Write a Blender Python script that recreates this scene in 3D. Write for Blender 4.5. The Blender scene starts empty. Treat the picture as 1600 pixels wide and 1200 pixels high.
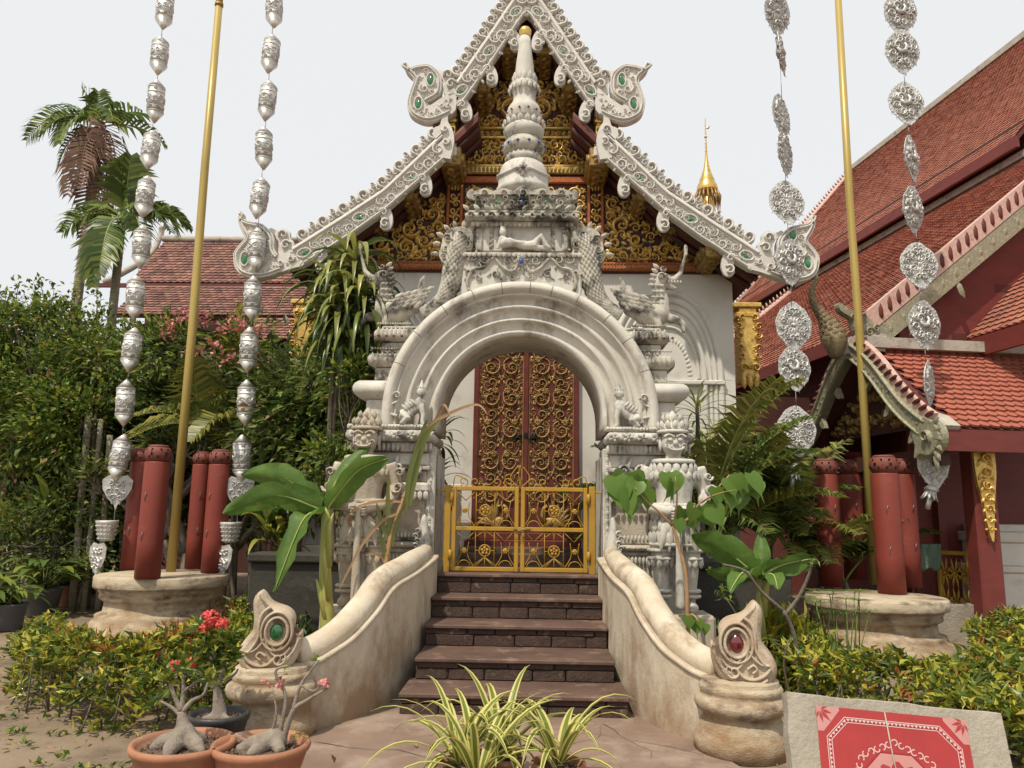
import bpy, math, random
import numpy as np
from mathutils import Vector as V, Matrix
S = bpy.context.scene
COL = S.collection
RX = random.Random(7)
rad = math.radians
pi = math.pi

# ------------------------------------------------------------------ camera
CAM = V((0.12, 0.0, 1.6)); FPX = 1200.0
_yaw, _pit, _rol = math.atan(30/1200), math.atan(200/1200), rad(.83)
_F = V((-math.sin(_yaw)*math.cos(_pit), math.cos(_yaw)*math.cos(_pit), math.sin(_pit)))
_R = V((math.cos(_yaw), math.sin(_yaw), 0)); _U = _R.cross(_F)
_R2 = _R*math.cos(_rol) + _U*math.sin(_rol); _U2 = _U*math.cos(_rol) - _R*math.sin(_rol)
cam = bpy.data.cameras.new('camera'); cam.lens = 27.0; cam.sensor_width = 36.0; cam.sensor_fit = 'HORIZONTAL'
cam.clip_start = .05; cam.clip_end = 2000
camo = bpy.data.objects.new('camera', cam); COL.objects.link(camo)
_m = Matrix((_R2, _U2, -_F)).transposed().to_4x4(); _m.translation = CAM
camo.matrix_world = _m; S.camera = camo

def _ray(px, py): return _F + _R2*((px-800)/FPX) + _U2*((600-py)/FPX)
def at(px, py, Y):
    d = _ray(px, py); return CAM + d*((Y-CAM.y)/d.y)
def gr(px, py, Z=0.0):
    d = _ray(px, py); return CAM + d*((Z-CAM.z)/d.z)
def xz(px, py, Y):
    p = at(px, py, Y); return (p.x, p.z)
def proj(p):
    q = V(p)-CAM; z = q.dot(_F); return (800+FPX*q.dot(_R2)/z, 600-FPX*q.dot(_U2)/z)

# ------------------------------------------------------------------ world, sun, exposure
TO_SUN = V((-.34, -.52, 1.0)).normalized()
w = bpy.data.worlds.new('World'); S.world = w; w.use_nodes = True
nt = w.node_tree; bg = nt.nodes['Background']
sky = nt.nodes.new('ShaderNodeTexSky'); sky.sky_type = 'NISHITA'; sky.sun_disc = False
sky.sun_elevation = math.asin(TO_SUN.z); sky.sun_rotation = math.atan2(TO_SUN.x, TO_SUN.y)
sky.air_density = 1.0; sky.dust_density = 8.0; sky.ozone_density = 1.0; sky.altitude = 0
hs = nt.nodes.new('ShaderNodeHueSaturation'); hs.inputs['Saturation'].default_value = .22
nt.links.new(sky.outputs[0], hs.inputs['Color'])
mx = nt.nodes.new('ShaderNodeMix'); mx.data_type = 'RGBA'; mx.inputs['Factor'].default_value = .82
mx.inputs['B'].default_value = (11.0, 11.2, 11.4, 1)          # even bright summer haze over the clear-sky model
nt.links.new(hs.outputs[0], mx.inputs['A'])
nt.links.new(mx.outputs['Result'], bg.inputs['Color']); bg.inputs['Strength'].default_value = .1
sun = bpy.data.lights.new('sun', 'SUN'); sun.energy = 4.4; sun.angle = rad(1.2); sun.color = (1, .91, .76)
suno = bpy.data.objects.new('sun', sun); COL.objects.link(suno)
suno.rotation_euler = TO_SUN.to_track_quat('Z', 'Y').to_euler(); suno.location = TO_SUN*40
S.view_settings.view_transform = 'Standard'; S.view_settings.look = 'None'
S.view_settings.exposure = -0.16; S.view_settings.gamma = 1.0; S.view_settings.use_curve_mapping = False
S.render.engine = 'CYCLES'; S.cycles.max_bounces = 6; S.cycles.transparent_max_bounces = 8

# ------------------------------------------------------------------ objects
def wm(o):
    m = o.matrix_basis.copy()
    while o.parent:
        o = o.parent; m = o.matrix_basis @ m
    return m
def tag(o, label=None, cat=None, group=None, kind=None):
    if label: o['label'] = label
    if cat: o['category'] = cat
    if group: o['group'] = group
    if kind: o['kind'] = kind
    return o
def thing(name, label, cat, loc=(0, 0, 0), group=None, rz=0):
    o = bpy.data.objects.new(name, None); COL.objects.link(o); o.location = V(loc); o.rotation_euler = (0, 0, rz)
    o.empty_display_size = .1
    return tag(o, label, cat, group)
def put(name, mesh, m, parent=None):
    "one more object with a shared mesh, at world matrix m"
    o = bpy.data.objects.new(name, mesh); COL.objects.link(o)
    if parent: o.parent = parent; o.matrix_basis = wm(parent).inverted() @ m
    else: o.matrix_basis = m
    return o
def copy_tree(o, parent=None):
    c = o.copy(); COL.objects.link(c); c.parent = parent
    for ch in list(o.children): copy_tree(ch, c)
    return c

class Fr:
    "flat frame: origin o, axes u v, normal n"
    def __init__(s, o, u=(1, 0, 0), v=(0, 0, 1), n=None):
        s.o = V(o); s.u = V(u).normalized(); s.v = V(v).normalized()
        s.n = V(n).normalized() if n is not None else s.u.cross(s.v)
    def p(s, a, b, d=0): return s.o + s.u*a + s.v*b + s.n*d
    def mat(s, a=0, b=0, d=0, ang=0, sc=1, flip=1):
        c, q = math.cos(ang), math.sin(ang)
        u = (s.u*c + s.v*q); v = (s.v*c - s.u*q)
        m = Matrix((u*sc*flip, v*sc, s.n*sc)).transposed().to_4x4(); m.translation = s.p(a, b, d); return m
class Cyl:
    "frame wrapped round a vertical axis: u runs along the circumference"
    def __init__(s, c, r): s.c = V(c); s.r = r
    def p(s, a, b, d=0):
        t = a/s.r; return s.c + V((math.cos(t)*(s.r+d), math.sin(t)*(s.r+d), b))

class MB:
    def __init__(s): s.v = []; s.f = []; s.m = []; s.mi = 0; s.sm = []; s.smooth = True
    def add(s, vs, fs, mi=None):
        b = len(s.v); s.v.extend([tuple(x) for x in vs])
        for f in fs: s.f.append(tuple(i+b for i in f)); s.m.append(s.mi if mi is None else mi); s.sm.append(s.smooth)
    def box(s, c, size, rot=None, o=None):
        c = V(c); hx, hy, hz = [q/2 for q in size]
        vs = [V((x*hx, y*hy, z*hz)) for x in (-1, 1) for y in (-1, 1) for z in (-1, 1)]
        if rot is not None: vs = [rot @ q for q in vs]
        k = s.smooth; s.smooth = False
        s.add([q+c for q in vs], [(0, 1, 3, 2), (4, 6, 7, 5), (0, 4, 5, 1), (2, 3, 7, 6), (0, 2, 6, 4), (1, 5, 7, 3)]); s.smooth = k
    def bbox(s, c, size, b=.01, rot=None):
        "box with chamfered edges"
        c = V(c); h = [q/2 for q in size]; b = min(b, min(h)*.6); vs = []; idx = {}
        for sx in (-1, 1):
            for sy in (-1, 1):
                for sz in (-1, 1):
                    for ax in range(3):
                        q = [sx*h[0], sy*h[1], sz*h[2]]
                        for k in range(3):
                            if k != ax: q[k] -= (sx, sy, sz)[k]*b
                        idx[(sx, sy, sz, ax)] = len(vs); vs.append(V(q))
        fs = []
        for ax in range(3):
            i, j = [k for k in range(3) if k != ax]
            for sg in (-1, 1):
                loop = []
                for a, d in ((-1, -1), (1, -1), (1, 1), (-1, 1)):
                    k = [0, 0, 0]; k[ax] = sg; k[i] = a; k[j] = d; loop.append(idx[(*k, ax)])
                fs.append(tuple(loop))
            for a in (-1, 1):
                for d in (-1, 1):
                    k0 = [0, 0, 0]; k0[i] = a; k0[j] = d
                    k1 = list(k0); k0[ax] = -1; k1[ax] = 1
                    fs.append((idx[(*k0, i)], idx[(*k1, i)], idx[(*k1, j)], idx[(*k0, j)]))
        for sx in (-1, 1):
            for sy in (-1, 1):
                for sz in (-1, 1): fs.append(tuple(idx[(sx, sy, sz, a)] for a in range(3)))
        if rot is not None: vs = [rot @ q for q in vs]
        k = s.smooth; s.smooth = False; s.add([q+c for q in vs], fs); s.smooth = k
    def prism(s, pts, fr, d0, d1, bev=0):
        n = len(pts); k = s.smooth; s.smooth = False
        if bev:
            cx = sum(p[0] for p in pts)/n; cy = sum(p[1] for p in pts)/n
            ins = inset(pts, bev)
            lay = [(pts, d0), (pts, d1-bev), (ins, d1)]
        else: lay = [(pts, d0), (pts, d1)]
        vs = [fr.p(a, b, d) for P, d in lay for a, b in P]
        fs = [tuple(range(n-1, -1, -1)), tuple(range((len(lay)-1)*n, len(lay)*n))]
        for L in range(len(lay)-1):
            for i in range(n):
                j = (i+1) % n; fs.append((L*n+i, L*n+j, (L+1)*n+j, (L+1)*n+i))
        s.add(vs, fs); s.smooth = k
    def tube(s, path, r, n=6, cap=True, flat=1.0, up=None):
        path = [V(p) for p in path]; m = len(path)
        if not hasattr(r, '__len__'): r = [r]*m
        vs = []; N = None
        for i, p in enumerate(path):
            t = (path[min(i+1, m-1)] - path[max(i-1, 0)])
            t = t.normalized() if t.length > 1e-9 else V((0, 0, 1))
            if N is None:
                a = V(up) if up is not None else (V((0, 0, 1)) if abs(t.z) < .9 else V((1, 0, 0)))
                N = (a - t*a.dot(t)).normalized()
            else:
                N = N - t*N.dot(t); N = N.normalized() if N.length > 1e-6 else V((1, 0, 0))
            B = t.cross(N)
            for k in range(n):
                q = 2*pi*k/n; vs.append(p + N*(math.cos(q)*r[i]*flat) + B*(math.sin(q)*r[i]))
        fs = [(i*n+k, i*n+(k+1) % n, (i+1)*n+(k+1) % n, (i+1)*n+k) for i in range(m-1) for k in range(n)]
        if cap: fs += [tuple(range(n-1, -1, -1)), tuple(range((m-1)*n, m*n))]
        s.add(vs, fs)
    def lathe(s, prof, n=24, c=(0, 0, 0), ph=0, sx=1, sy=1, wob=None):
        c = V(c); vs = []
        for r, z in prof:
            for k in range(n):
                a = ph+2*pi*k/n; q = r*(wob(a, z) if wob else 1); vs.append(c+V((math.cos(a)*q*sx, math.sin(a)*q*sy, z)))
        m = len(prof)
        fs = [(i*n+k, i*n+(k+1) % n, (i+1)*n+(k+1) % n, (i+1)*n+k) for i in range(m-1) for k in range(n)]
        if prof[0][0] > 1e-4: fs.append(tuple(range(n-1, -1, -1)))
        if prof[-1][0] > 1e-4: fs.append(tuple(range((m-1)*n, m*n)))
        s.add(vs, fs)
    def ell(s, c, r, nu=10, nv=6, rot=None):
        c = V(c); vs = []
        if not hasattr(r, '__len__'): r = (r, r, r)
        for i in range(nv+1):
            t = pi*i/nv
            for k in range(nu):
                a = 2*pi*k/nu; q = V((math.sin(t)*math.cos(a)*r[0], math.sin(t)*math.sin(a)*r[1], -math.cos(t)*r[2]))
                vs.append(c + (rot @ q if rot is not None else q))
        s.add(vs, [(i*nu+k, i*nu+(k+1) % nu, (i+1)*nu+(k+1) % nu, (i+1)*nu+k) for i in range(nv) for k in range(nu)])
    def bead(s, c, r):
        c = V(c); s.add([c+V(q)*r for q in ((1, 0, 0), (-1, 0, 0), (0, 1, 0), (0, -1, 0), (0, 0, 1), (0, 0, -1))],
              [(0, 2, 4), (2, 1, 4), (1, 3, 4), (3, 0, 4), (2, 0, 5), (1, 2, 5), (3, 1, 5), (0, 3, 5)])
    def relief(s, fr, pts, ws, h, d=0):
        "raised half-round ribbon along 2-D points"
        m = len(pts); vs = []
        for i, (x, y) in enumerate(pts):
            x0, y0 = pts[max(i-1, 0)]; x1, y1 = pts[min(i+1, m-1)]
            tx, ty = x1-x0, y1-y0; L = math.hypot(tx, ty) or 1; nx, ny = -ty/L, tx/L; w_ = ws[i] if hasattr(ws, '__len__') else ws
            hh = h*(w_/(ws[0] if hasattr(ws, '__len__') else ws))**.5 if w_ else 0
            vs += [fr.p(x+nx*w_, y+ny*w_, d-.002), fr.p(x+nx*w_*.45, y+ny*w_*.45, d+hh), fr.p(x-nx*w_*.45, y-ny*w_*.45, d+hh), fr.p(x-nx*w_, y-ny*w_, d-.002)]
        s.add(vs, [(i*4+k, i*4+k+1, i*4+k+5, i*4+k+4) for i in range(m-1) for k in range(3)])
    def scroll(s, fr, x, y, r, hand=1, a0=0, turns=1.35, w=None, h=None, n=15, d=0):
        w = w or r*.17; h = h or r*.2; P = []; W = []
        for i in range(n+1):
            t = i/n; a = a0+hand*t*2*pi*turns; q = r*(1-.82*t**.85); P.append((x+math.cos(a)*q, y+math.sin(a)*q)); W.append(w*(1-.55*t))
        W[0] *= .4; s.relief(fr, P, W, h, d)
        c = fr.p(P[-1][0], P[-1][1], d+h*.4); s.bead(c, w*.8)
    def leafr(s, fr, x, y, ang, l, w_, h, d=0):
        c, q = math.cos(ang), math.sin(ang)
        def P(a, b, z): return fr.p(x+c*a-q*b, y+q*a+c*b, d+z)
        s.add([P(0, 0, 0), P(l*.22, w_*.8, -.002), P(l*.66, w_*.82, -.002), P(l, 0, h*.25), P(l*.66, -w_*.82, -.002), P(l*.22, -w_*.8, -.002), P(l*.24, 0, h*.8), P(l*.66, 0, h)], [(0, 6, 1), (1, 6, 7, 2), (2, 7, 3), (0, 5, 6), (5, 4, 7, 6), (4, 3, 7)])
    def gem(s, fr, x, y, ang, l, w_, h, d=0, n=10):
        c, q = math.cos(ang), math.sin(ang); vs = [fr.p(x, y, d+h)]
        for i in range(n):
            a = 2*pi*i/n; k = .5*(1+math.cos(a)); px = math.cos(a)*l*.5; py = math.sin(a)*w_*(1-.55*k)
            vs.append(fr.p(x+c*px-q*py, y+q*px+c*py, d))
        s.add(vs, [(0, 1+i, 1+(i+1) % n) for i in range(n)])
    def flower(s, fr, x, y, r, n=6, h=None, d=0, a0=0):
        h = h or r*.35
        for i in range(n): s.leafr(fr, x, y, a0+2*pi*i/n, r, r*.36, h, d)
        s.bead(fr.p(x, y, d+h*.6), r*.24)
    def build(s, name, mats, parent=None, loc=None):
        me = bpy.data.meshes.new(name)
        inv = wm(parent).inverted() if parent else None
        if loc is not None: inv = Matrix.Translation(-V(loc))
        vs = [tuple(inv @ V(q)) for q in s.v] if inv is not None else s.v
        me.from_pydata(vs, [], s.f); fix(me)
        if not isinstance(mats, (list, tuple)): mats = [mats]
        for m_ in mats: me.materials.append(m_)
        if len(mats) > 1: me.polygons.foreach_set('material_index', s.m)
        me.polygons.foreach_set('use_smooth', s.sm)
        o = bpy.data.objects.new(name, me); COL.objects.link(o)
        if parent: o.parent = parent
        elif loc is not None: o.location = V(loc)
        return o
    def mesh(s, name, mats):
        me = bpy.data.meshes.new(name); me.from_pydata(s.v, [], s.f); fix(me)
        if not isinstance(mats, (list, tuple)): mats = [mats]
        for m_ in mats: me.materials.append(m_)
        if len(mats) > 1: me.polygons.foreach_set('material_index', s.m)
        me.polygons.foreach_set('use_smooth', s.sm); return me
def fix(me): me.update()

def inset(pts, b):
    n = len(pts); A = sum(pts[i][0]*pts[(i+1) % n][1]-pts[(i+1) % n][0]*pts[i][1] for i in range(n)); sg = 1 if A > 0 else -1; out = []
    for i in range(n):
        p, q, r = pts[i-1], pts[i], pts[(i+1) % n]
        e1 = (q[0]-p[0], q[1]-p[1]); e2 = (r[0]-q[0], r[1]-q[1])
        l1 = math.hypot(*e1) or 1; l2 = math.hypot(*e2) or 1
        nx = -e1[1]/l1-e2[1]/l2; ny = e1[0]/l1+e2[0]/l2; L = math.hypot(nx, ny) or 1
        out.append((q[0]+sg*nx/L*b, q[1]+sg*ny/L*b))
    return out
def catmull(P, k=6, closed=False):
    P = [tuple(p) for p in P]; n = len(P); out = []
    rng = range(n if closed else n-1)
    for i in rng:
        p0 = P[(i-1) % n] if closed or i > 0 else P[0]; p1 = P[i]; p2 = P[(i+1) % n]; p3 = P[(i+2) % n] if closed or i+2 < n else P[-1]
        for j in range(k):
            t = j/k; out.append(tuple(.5*((2*b)+(-a+c)*t+(2*a-5*b+4*c-d)*t*t+(-a+3*b-3*c+d)*t**3) for a, b, c, d in zip(p0, p1, p2, p3)))
    if not closed: out.append(P[-1])
    return out
def inpoly(x, y, P):
    r = False; n = len(P); j = n-1
    for i in range(n):
        if (P[i][1] > y) != (P[j][1] > y) and x < (P[j][0]-P[i][0])*(y-P[i][1])/(P[j][1]-P[i][1])+P[i][0]: r = not r
        j = i
    return r
def edist(x, y, P):
    m = 1e9; n = len(P)
    for i in range(n):
        ax, ay = P[i]; bx, by = P[(i+1) % n]; dx, dy = bx-ax, by-ay; L = dx*dx+dy*dy or 1
        t = max(0, min(1, ((x-ax)*dx+(y-ay)*dy)/L)); m = min(m, math.hypot(x-ax-t*dx, y-ay-t*dy))
    return m
def carve(mb, fr, poly, r, seed=1, d=0, mirror=False, leaves=3, h=None, tries=900, gems=None):
    "fill a polygon with scrollwork; with mirror the pattern is symmetrical about x=0"
    R = random.Random(seed); pts = []
    xs = [p[0] for p in poly]; ys = [p[1] for p in poly]
    for _ in range(tries):
        x = R.uniform(0 if mirror else min(xs), max(xs)); y = R.uniform(min(ys), max(ys))
        if not inpoly(x, y, poly): continue
        e = edist(x, y, poly); q = min(r*R.uniform(.75, 1.1), e*.95)
        if q < r*.42 or (mirror and x < q*.9): continue
        if all(math.hypot(x-a, y-b) > (q+c)*.93 for a, b, c in pts): pts.append((x, y, q))
    for x, y, q in pts:
        a0 = R.uniform(0, 6.28); hd = R.choice((-1, 1)); lv = [(R.uniform(0, 6.28), R.uniform(.6, .95)) for _ in range(leaves)]
        for sx in ((1, -1) if mirror else (1,)):
            aa = a0 if sx > 0 else pi-a0
            mb.scroll(fr, x*sx, y, q*.95, hd*sx, aa, d=d, h=h or q*.28, w=q*.2)
            for t, l in lv:
                t2 = t if sx > 0 else pi-t
                mb.leafr(fr, x*sx+math.cos(t2)*q*.75, y+math.sin(t2)*q*.75, t2+.9*hd*sx, q*l, q*.26, q*.3, d+.004)
        if gems is not None: gems.append((x, y, q))
    return pts
def petals(mb, p0, p1, out, size, n, up=V((0, 0, 1)), fat=.5, h=.3, d=0):
    p0, p1 = V(p0), V(p1); u = (p1-p0).normalized(); fr = Fr(p0, u, up, out); L = (p1-p0).length
    for i in range(n): mb.leafr(fr, L*(i+.5)/n, 0, pi/2, size, L/n*fat, size*h, d)
def beads(mb, p0, p1, n, r):
    p0, p1 = V(p0), V(p1)
    for i in range(n): mb.bead(p0.lerp(p1, (i+.5)/n), r)

def organic(name, prims, mat, parent=None, voxel=.02, smooth=3, extra=None):
    "one continuous body grown from overlapping ellipsoids and tapered limbs"
    mb = MB()
    for p in prims:
        if p[0] == 'e': mb.ell(p[1], p[2], 14, 9, p[3] if len(p) > 3 else None)
        else: mb.tube(p[1], p[2], 10)
    me = mb.mesh('tmp', []); o = bpy.data.objects.new('tmp', me); COL.objects.link(o)
    m = o.modifiers.new('r', 'REMESH'); m.mode = 'VOXEL'; m.voxel_size = voxel
    m2 = o.modifiers.new('s', 'SMOOTH'); m2.factor = .5; m2.iterations = smooth
    dg = bpy.context.evaluated_depsgraph_get(); e = o.evaluated_get(dg); em = e.to_mesh()
    vs = [tuple(q.co) for q in em.vertices]; fs = [tuple(p.vertices) for p in em.polygons]; e.to_mesh_clear()
    bpy.data.objects.remove(o); bpy.data.meshes.remove(me)
    b = MB(); b.add(vs, fs)
    if extra: b.add(extra.v, extra.f)
    return b.build(name, mat, parent)

# ------------------------------------------------------------------ foliage
def np_mesh(name, co, loops, nper, mats, parent=None, mi=None, smooth=False):
    me = bpy.data.meshes.new(name); nf = len(loops)//nper
    me.vertices.add(len(co)); me.vertices.foreach_set('co', np.asarray(co, dtype=np.float32).ravel())
    me.loops.add(len(loops)); me.loops.foreach_set('vertex_index', np.asarray(loops, dtype=np.int32))
    me.polygons.add(nf); me.polygons.foreach_set('loop_start', np.arange(0, nf*nper, nper, dtype=np.int32))
    for m_ in (mats if isinstance(mats, (list, tuple)) else [mats]): me.materials.append(m_)
    if mi is not None: me.polygons.foreach_set('material_index', np.asarray(mi, dtype=np.int32))
    me.polygons.foreach_set('use_smooth', np.full(nf, smooth, dtype=bool))
    me.update(); me.validate()
    o = bpy.data.objects.new(name, me); COL.objects.link(o)
    if parent: o.parent = parent; o.matrix_basis = wm(parent).inverted()
    return o
_T = np.array([[0, 0, 0], [-.5, .42, .10], [0, .45, -.02], [.5, .42, .10], [0, 1, -.14]])
_TF = np.array([0, 2, 1, 0, 3, 2, 1, 2, 4, 2, 3, 4])
def leaves(name, P, D, L, W, mat, parent=None, seed=0, flat=.6, curl=1.0):
    "many folded leaf blades: positions, directions, lengths; W = width/length"
    g = np.random.default_rng(seed); P = np.asarray(P, float); D = np.asarray(D, float); n = len(P)
    if n == 0: return None
    D = D/np.linalg.norm(D, axis=1, keepdims=True).clip(1e-6)
    up = np.array([0, 0, 1.0])*flat + g.normal(0, .45, (n, 3))
    X = np.cross(D, up); X /= np.linalg.norm(X, axis=1, keepdims=True).clip(1e-6); Z = np.cross(X, D)
    L = np.broadcast_to(np.asarray(L, float), (n,)); T = _T.copy(); T[:, 2] *= curl
    co = P[:, None, :] + (X[:, None, :]*T[None, :, 0:1]*W + D[:, None, :]*T[None, :, 1:2] + Z[:, None, :]*T[None, :, 2:3])*L[:, None, None]
    loops = (np.arange(n)[:, None]*5 + _TF[None, :]).ravel()
    return np_mesh(name, co.reshape(-1, 3), loops, 3, mat, parent)
def crown_pts(blobs, seed=0, per=14, spread=.16, shell=.55, droop=0.0):
    "leaf positions in clumps over ellipsoids; blobs = (centre, radii, clumps)"
    g = np.random.default_rng(seed); P = []; D = []
    for c, r, k in blobs:
        c = np.array(c); r = np.array(r if hasattr(r, '__len__') else (r, r, r))
        nc = max(4, k//11); cd = g.normal(0, 1, (nc, 3)); cd /= np.linalg.norm(cd, axis=1, keepdims=True)
        cc = cd*(shell+(1.1-shell)*g.random((nc, 1))); w_ = g.integers(0, nc, k); d = cc[w_]+g.normal(0, .20, (k, 3))*[1, 1, .6]
        q = c + d*r; d = d/np.linalg.norm(d, axis=1, keepdims=True).clip(.05)+[0, 0, .25]
        for i in range(k):
            m = int(per*g.uniform(.6, 1.4)); o = g.normal(0, spread, (m, 3))*[1, 1, .7]
            P.append(q[i]+o); D.append(o/spread*.5 + d[i]*.9 + g.normal(0, .35, (m, 3)) - [0, 0, droop])
    return np.concatenate(P), np.concatenate(D)
def frond(mb, base, d, length, droop, nl=34, ll=.5, lw=.022, r=.02, vee=.5, sag=.35, mi=(0, 0), seed=0, t0=.18, tip=.35, ragged=0):
    "feather palm leaf: arching midrib and paired leaflets"
    R = random.Random(seed); base = V(base); d = V(d).normalized(); P = []; n = 14; cur = base.copy(); dr = d.copy()
    for i in range(n+1):
        P.append(cur.copy()); cur = cur + dr*(length/n); dr = (dr + V((0, 0, -1))*droop/n).normalized()
    mb.tube(P, [r*(1-.85*i/n) for i in range(n+1)], 4, mi=None) if False else None
    mi0 = mb.mi; mb.mi = mi[1]; mb.tube(P, [r*(1-.85*i/n) for i in range(n+1)], 4); mb.mi = mi[0]
    for i in range(nl):
        t = t0+(1-t0)*(i+.5)/nl; k = min(int(t*n), n-1); p = P[k].lerp(P[k+1], t*n-k); tg = (P[k+1]-P[k]).normalized()
        sd = tg.cross(V((0, 0, 1))); sd = sd.normalized() if sd.length > .05 else V((1, 0, 0)); nn = sd.cross(tg)
        L = ll*(math.sin(pi*(.12+.8*t))**.6)*(1-tip*max(0, t-.6)/.4)
        for sg in (-1, 1):
            if ragged and R.random() < ragged: continue
            dd = (sd*sg + tg*R.uniform(.45, .75) + nn*vee*R.uniform(.6, 1.2)).normalized(); l = L*R.uniform(.85, 1.1)
            a = p; b = p+dd*l*.5; c = b+(dd*.8+V((0, 0, -1))*sag*R.uniform(.6, 1.8)).normalized()*l*.5
            wv = (tg*.8-nn*sg*.2).normalized()*lw
            mb.add([a-wv*.5, a+wv*.5, b+wv, b-wv, c], [(0, 1, 2, 3), (3, 2, 4)])
    mb.mi = mi0
def strap(mb, base, d, length, width, droop, n=7, mi=0, edge=None, fold=.25, twist=0, side=None, tipw=.04):
    "long blade leaf; edge = material index of pale margins"
    cur = V(base); dr = V(d).normalized(); sd = V(side) if side is not None else dr.cross(V((0, 0, 1)))
    sd = sd.normalized() if sd.length > .05 else V((1, 0, 0)); vs = []; cols = 5 if edge is not None else 3
    for i in range(n+1):
        t = i/n; wd = width*max(tipw, (min(1, .45+t*2.2) if t < .35 else 1)*(1-max(0, (t-.35)/.65)**1.7))
        nn = sd.cross(dr).normalized(); xs = (-1, -.5, 0, .5, 1) if cols == 5 else (-1, 0, 1)
        for x in xs: vs.append(cur+sd*x*wd*.5+nn*abs(x)*wd*fold)
        cur = cur+dr*(length/n); dr = (dr+V((0, 0, -1))*droop*(.4+1.2*t)/n).normalized()
        sd = (sd-dr*sd.dot(dr)).normalized()
    f0 = len(mb.f); mb.add(vs, [(i*cols+k, i*cols+k+1, (i+1)*cols+k+1, (i+1)*cols+k) for i in range(n) for k in range(cols-1)], mi)
    if edge is not None:
        for j in range(n*4):
            if j % 4 in (0, 3): mb.m[f0+j] = edge
def paddle(mb, base, d, side, length, width, droop, n=14, wave=.03, seed=0, fold=.18, mi=0, rib=1):
    "banana leaf: midrib and two wavy half blades"
    R = random.Random(seed); cur = V(base); dr = V(d).normalized(); sd = V(side).normalized(); rows = []; ribp = []
    for i in range(n+1):
        t = i/n; sd = (sd-dr*sd.dot(dr)).normalized(); nn = sd.cross(dr)
        wd = width*.5*max(.02, min(1, (t*5+.05))**.7*(1-max(0, (t-.5)/.5)**2.6)); row = []
        for x in (-1, -.55, -.08, 0, .08, .55, 1):
            wv = (R.uniform(-1, 1)*wave*abs(x)) if abs(x) > .3 else 0
            row.append(cur+sd*x*wd*(1+R.uniform(-.03, .03)*(abs(x) == 1))+nn*(abs(x)*wd*fold*2+wv))
        rows.append(row); ribp.append(cur.copy()); cur = cur+dr*(length/n); dr = (dr+V((0, 0, -1))*droop*(.3+1.4*t)/n).normalized()
    for i in range(n):
        for k in range(6): mb.add([rows[i][k], rows[i][k+1], rows[i+1][k+1], rows[i+1][k]], [(0, 1, 2, 3)], rib if k in (2, 3) else mi)
    mi0 = mb.mi; mb.mi = rib; mb.tube(ribp, [.016*(1-.8*i/n)*(length/1.0) for i in range(n+1)], 5); mb.mi = mi0
def heart(mb, base, d, side, L, mi=0, tail=.28, fold=.15):
    "heart shaped leaf with a drip tip"
    base = V(base); d = V(d).normalized(); s_ = V(side); s_ = (s_-d*s_.dot(d)).normalized(); n = s_.cross(d)
    O = [(.0, .0), (.28, -.1), (.46, .06), (.48, .28), (.36, .52), (.16, .74), (.05, .86), (0, 1+tail)]
    vs = [base+s_*x*L+d*y*L+n*(x*L*fold-L*.12*y*y) for x, y in O] + [base-s_*x*L+d*y*L+n*(x*L*fold-L*.12*y*y) for x, y in O[1:-1]]
    mid = [base+d*y*L-n*L*.12*y*y for y in (.25, .55, .8)]
    b = len(vs); vs += mid
    R_ = [0, 1, 2, 3, 4, 5, 6, 7]; Lf = [0, 8, 9, 10, 11, 12, 13, 7]; fs = []
    for Q, fl in ((R_, 0), (Lf, 1)):
        T = [(Q[0], Q[1], b), (Q[1], Q[2], b), (Q[2], Q[3], b), (Q[3], Q[4], b+1, b), (Q[4], Q[5], b+1), (Q[5], Q[6], b+2, b+1), (Q[6], Q[7], b+2)]
        fs += [tuple(reversed(t)) if fl else t for t in T]
    mb.add(vs, fs, mi)
def limb(mb, p0, p1, r0, r1, n=6, bend=.08, seed=0, sides=6):
    R = random.Random(seed); p0, p1 = V(p0), V(p1); L = (p1-p0).length; P = []
    off = V((R.uniform(-1, 1), R.uniform(-1, 1), R.uniform(-.3, .3)))*L*bend
    for i in range(n+1):
        t = i/n; P.append(p0.lerp(p1, t)+off*math.sin(pi*t)+V((R.gauss(0, 1), R.gauss(0, 1), 0))*r0*.25)
    mb.tube(P, [r0+(r1-r0)*i/n for i in range(n+1)], sides); return P
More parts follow.
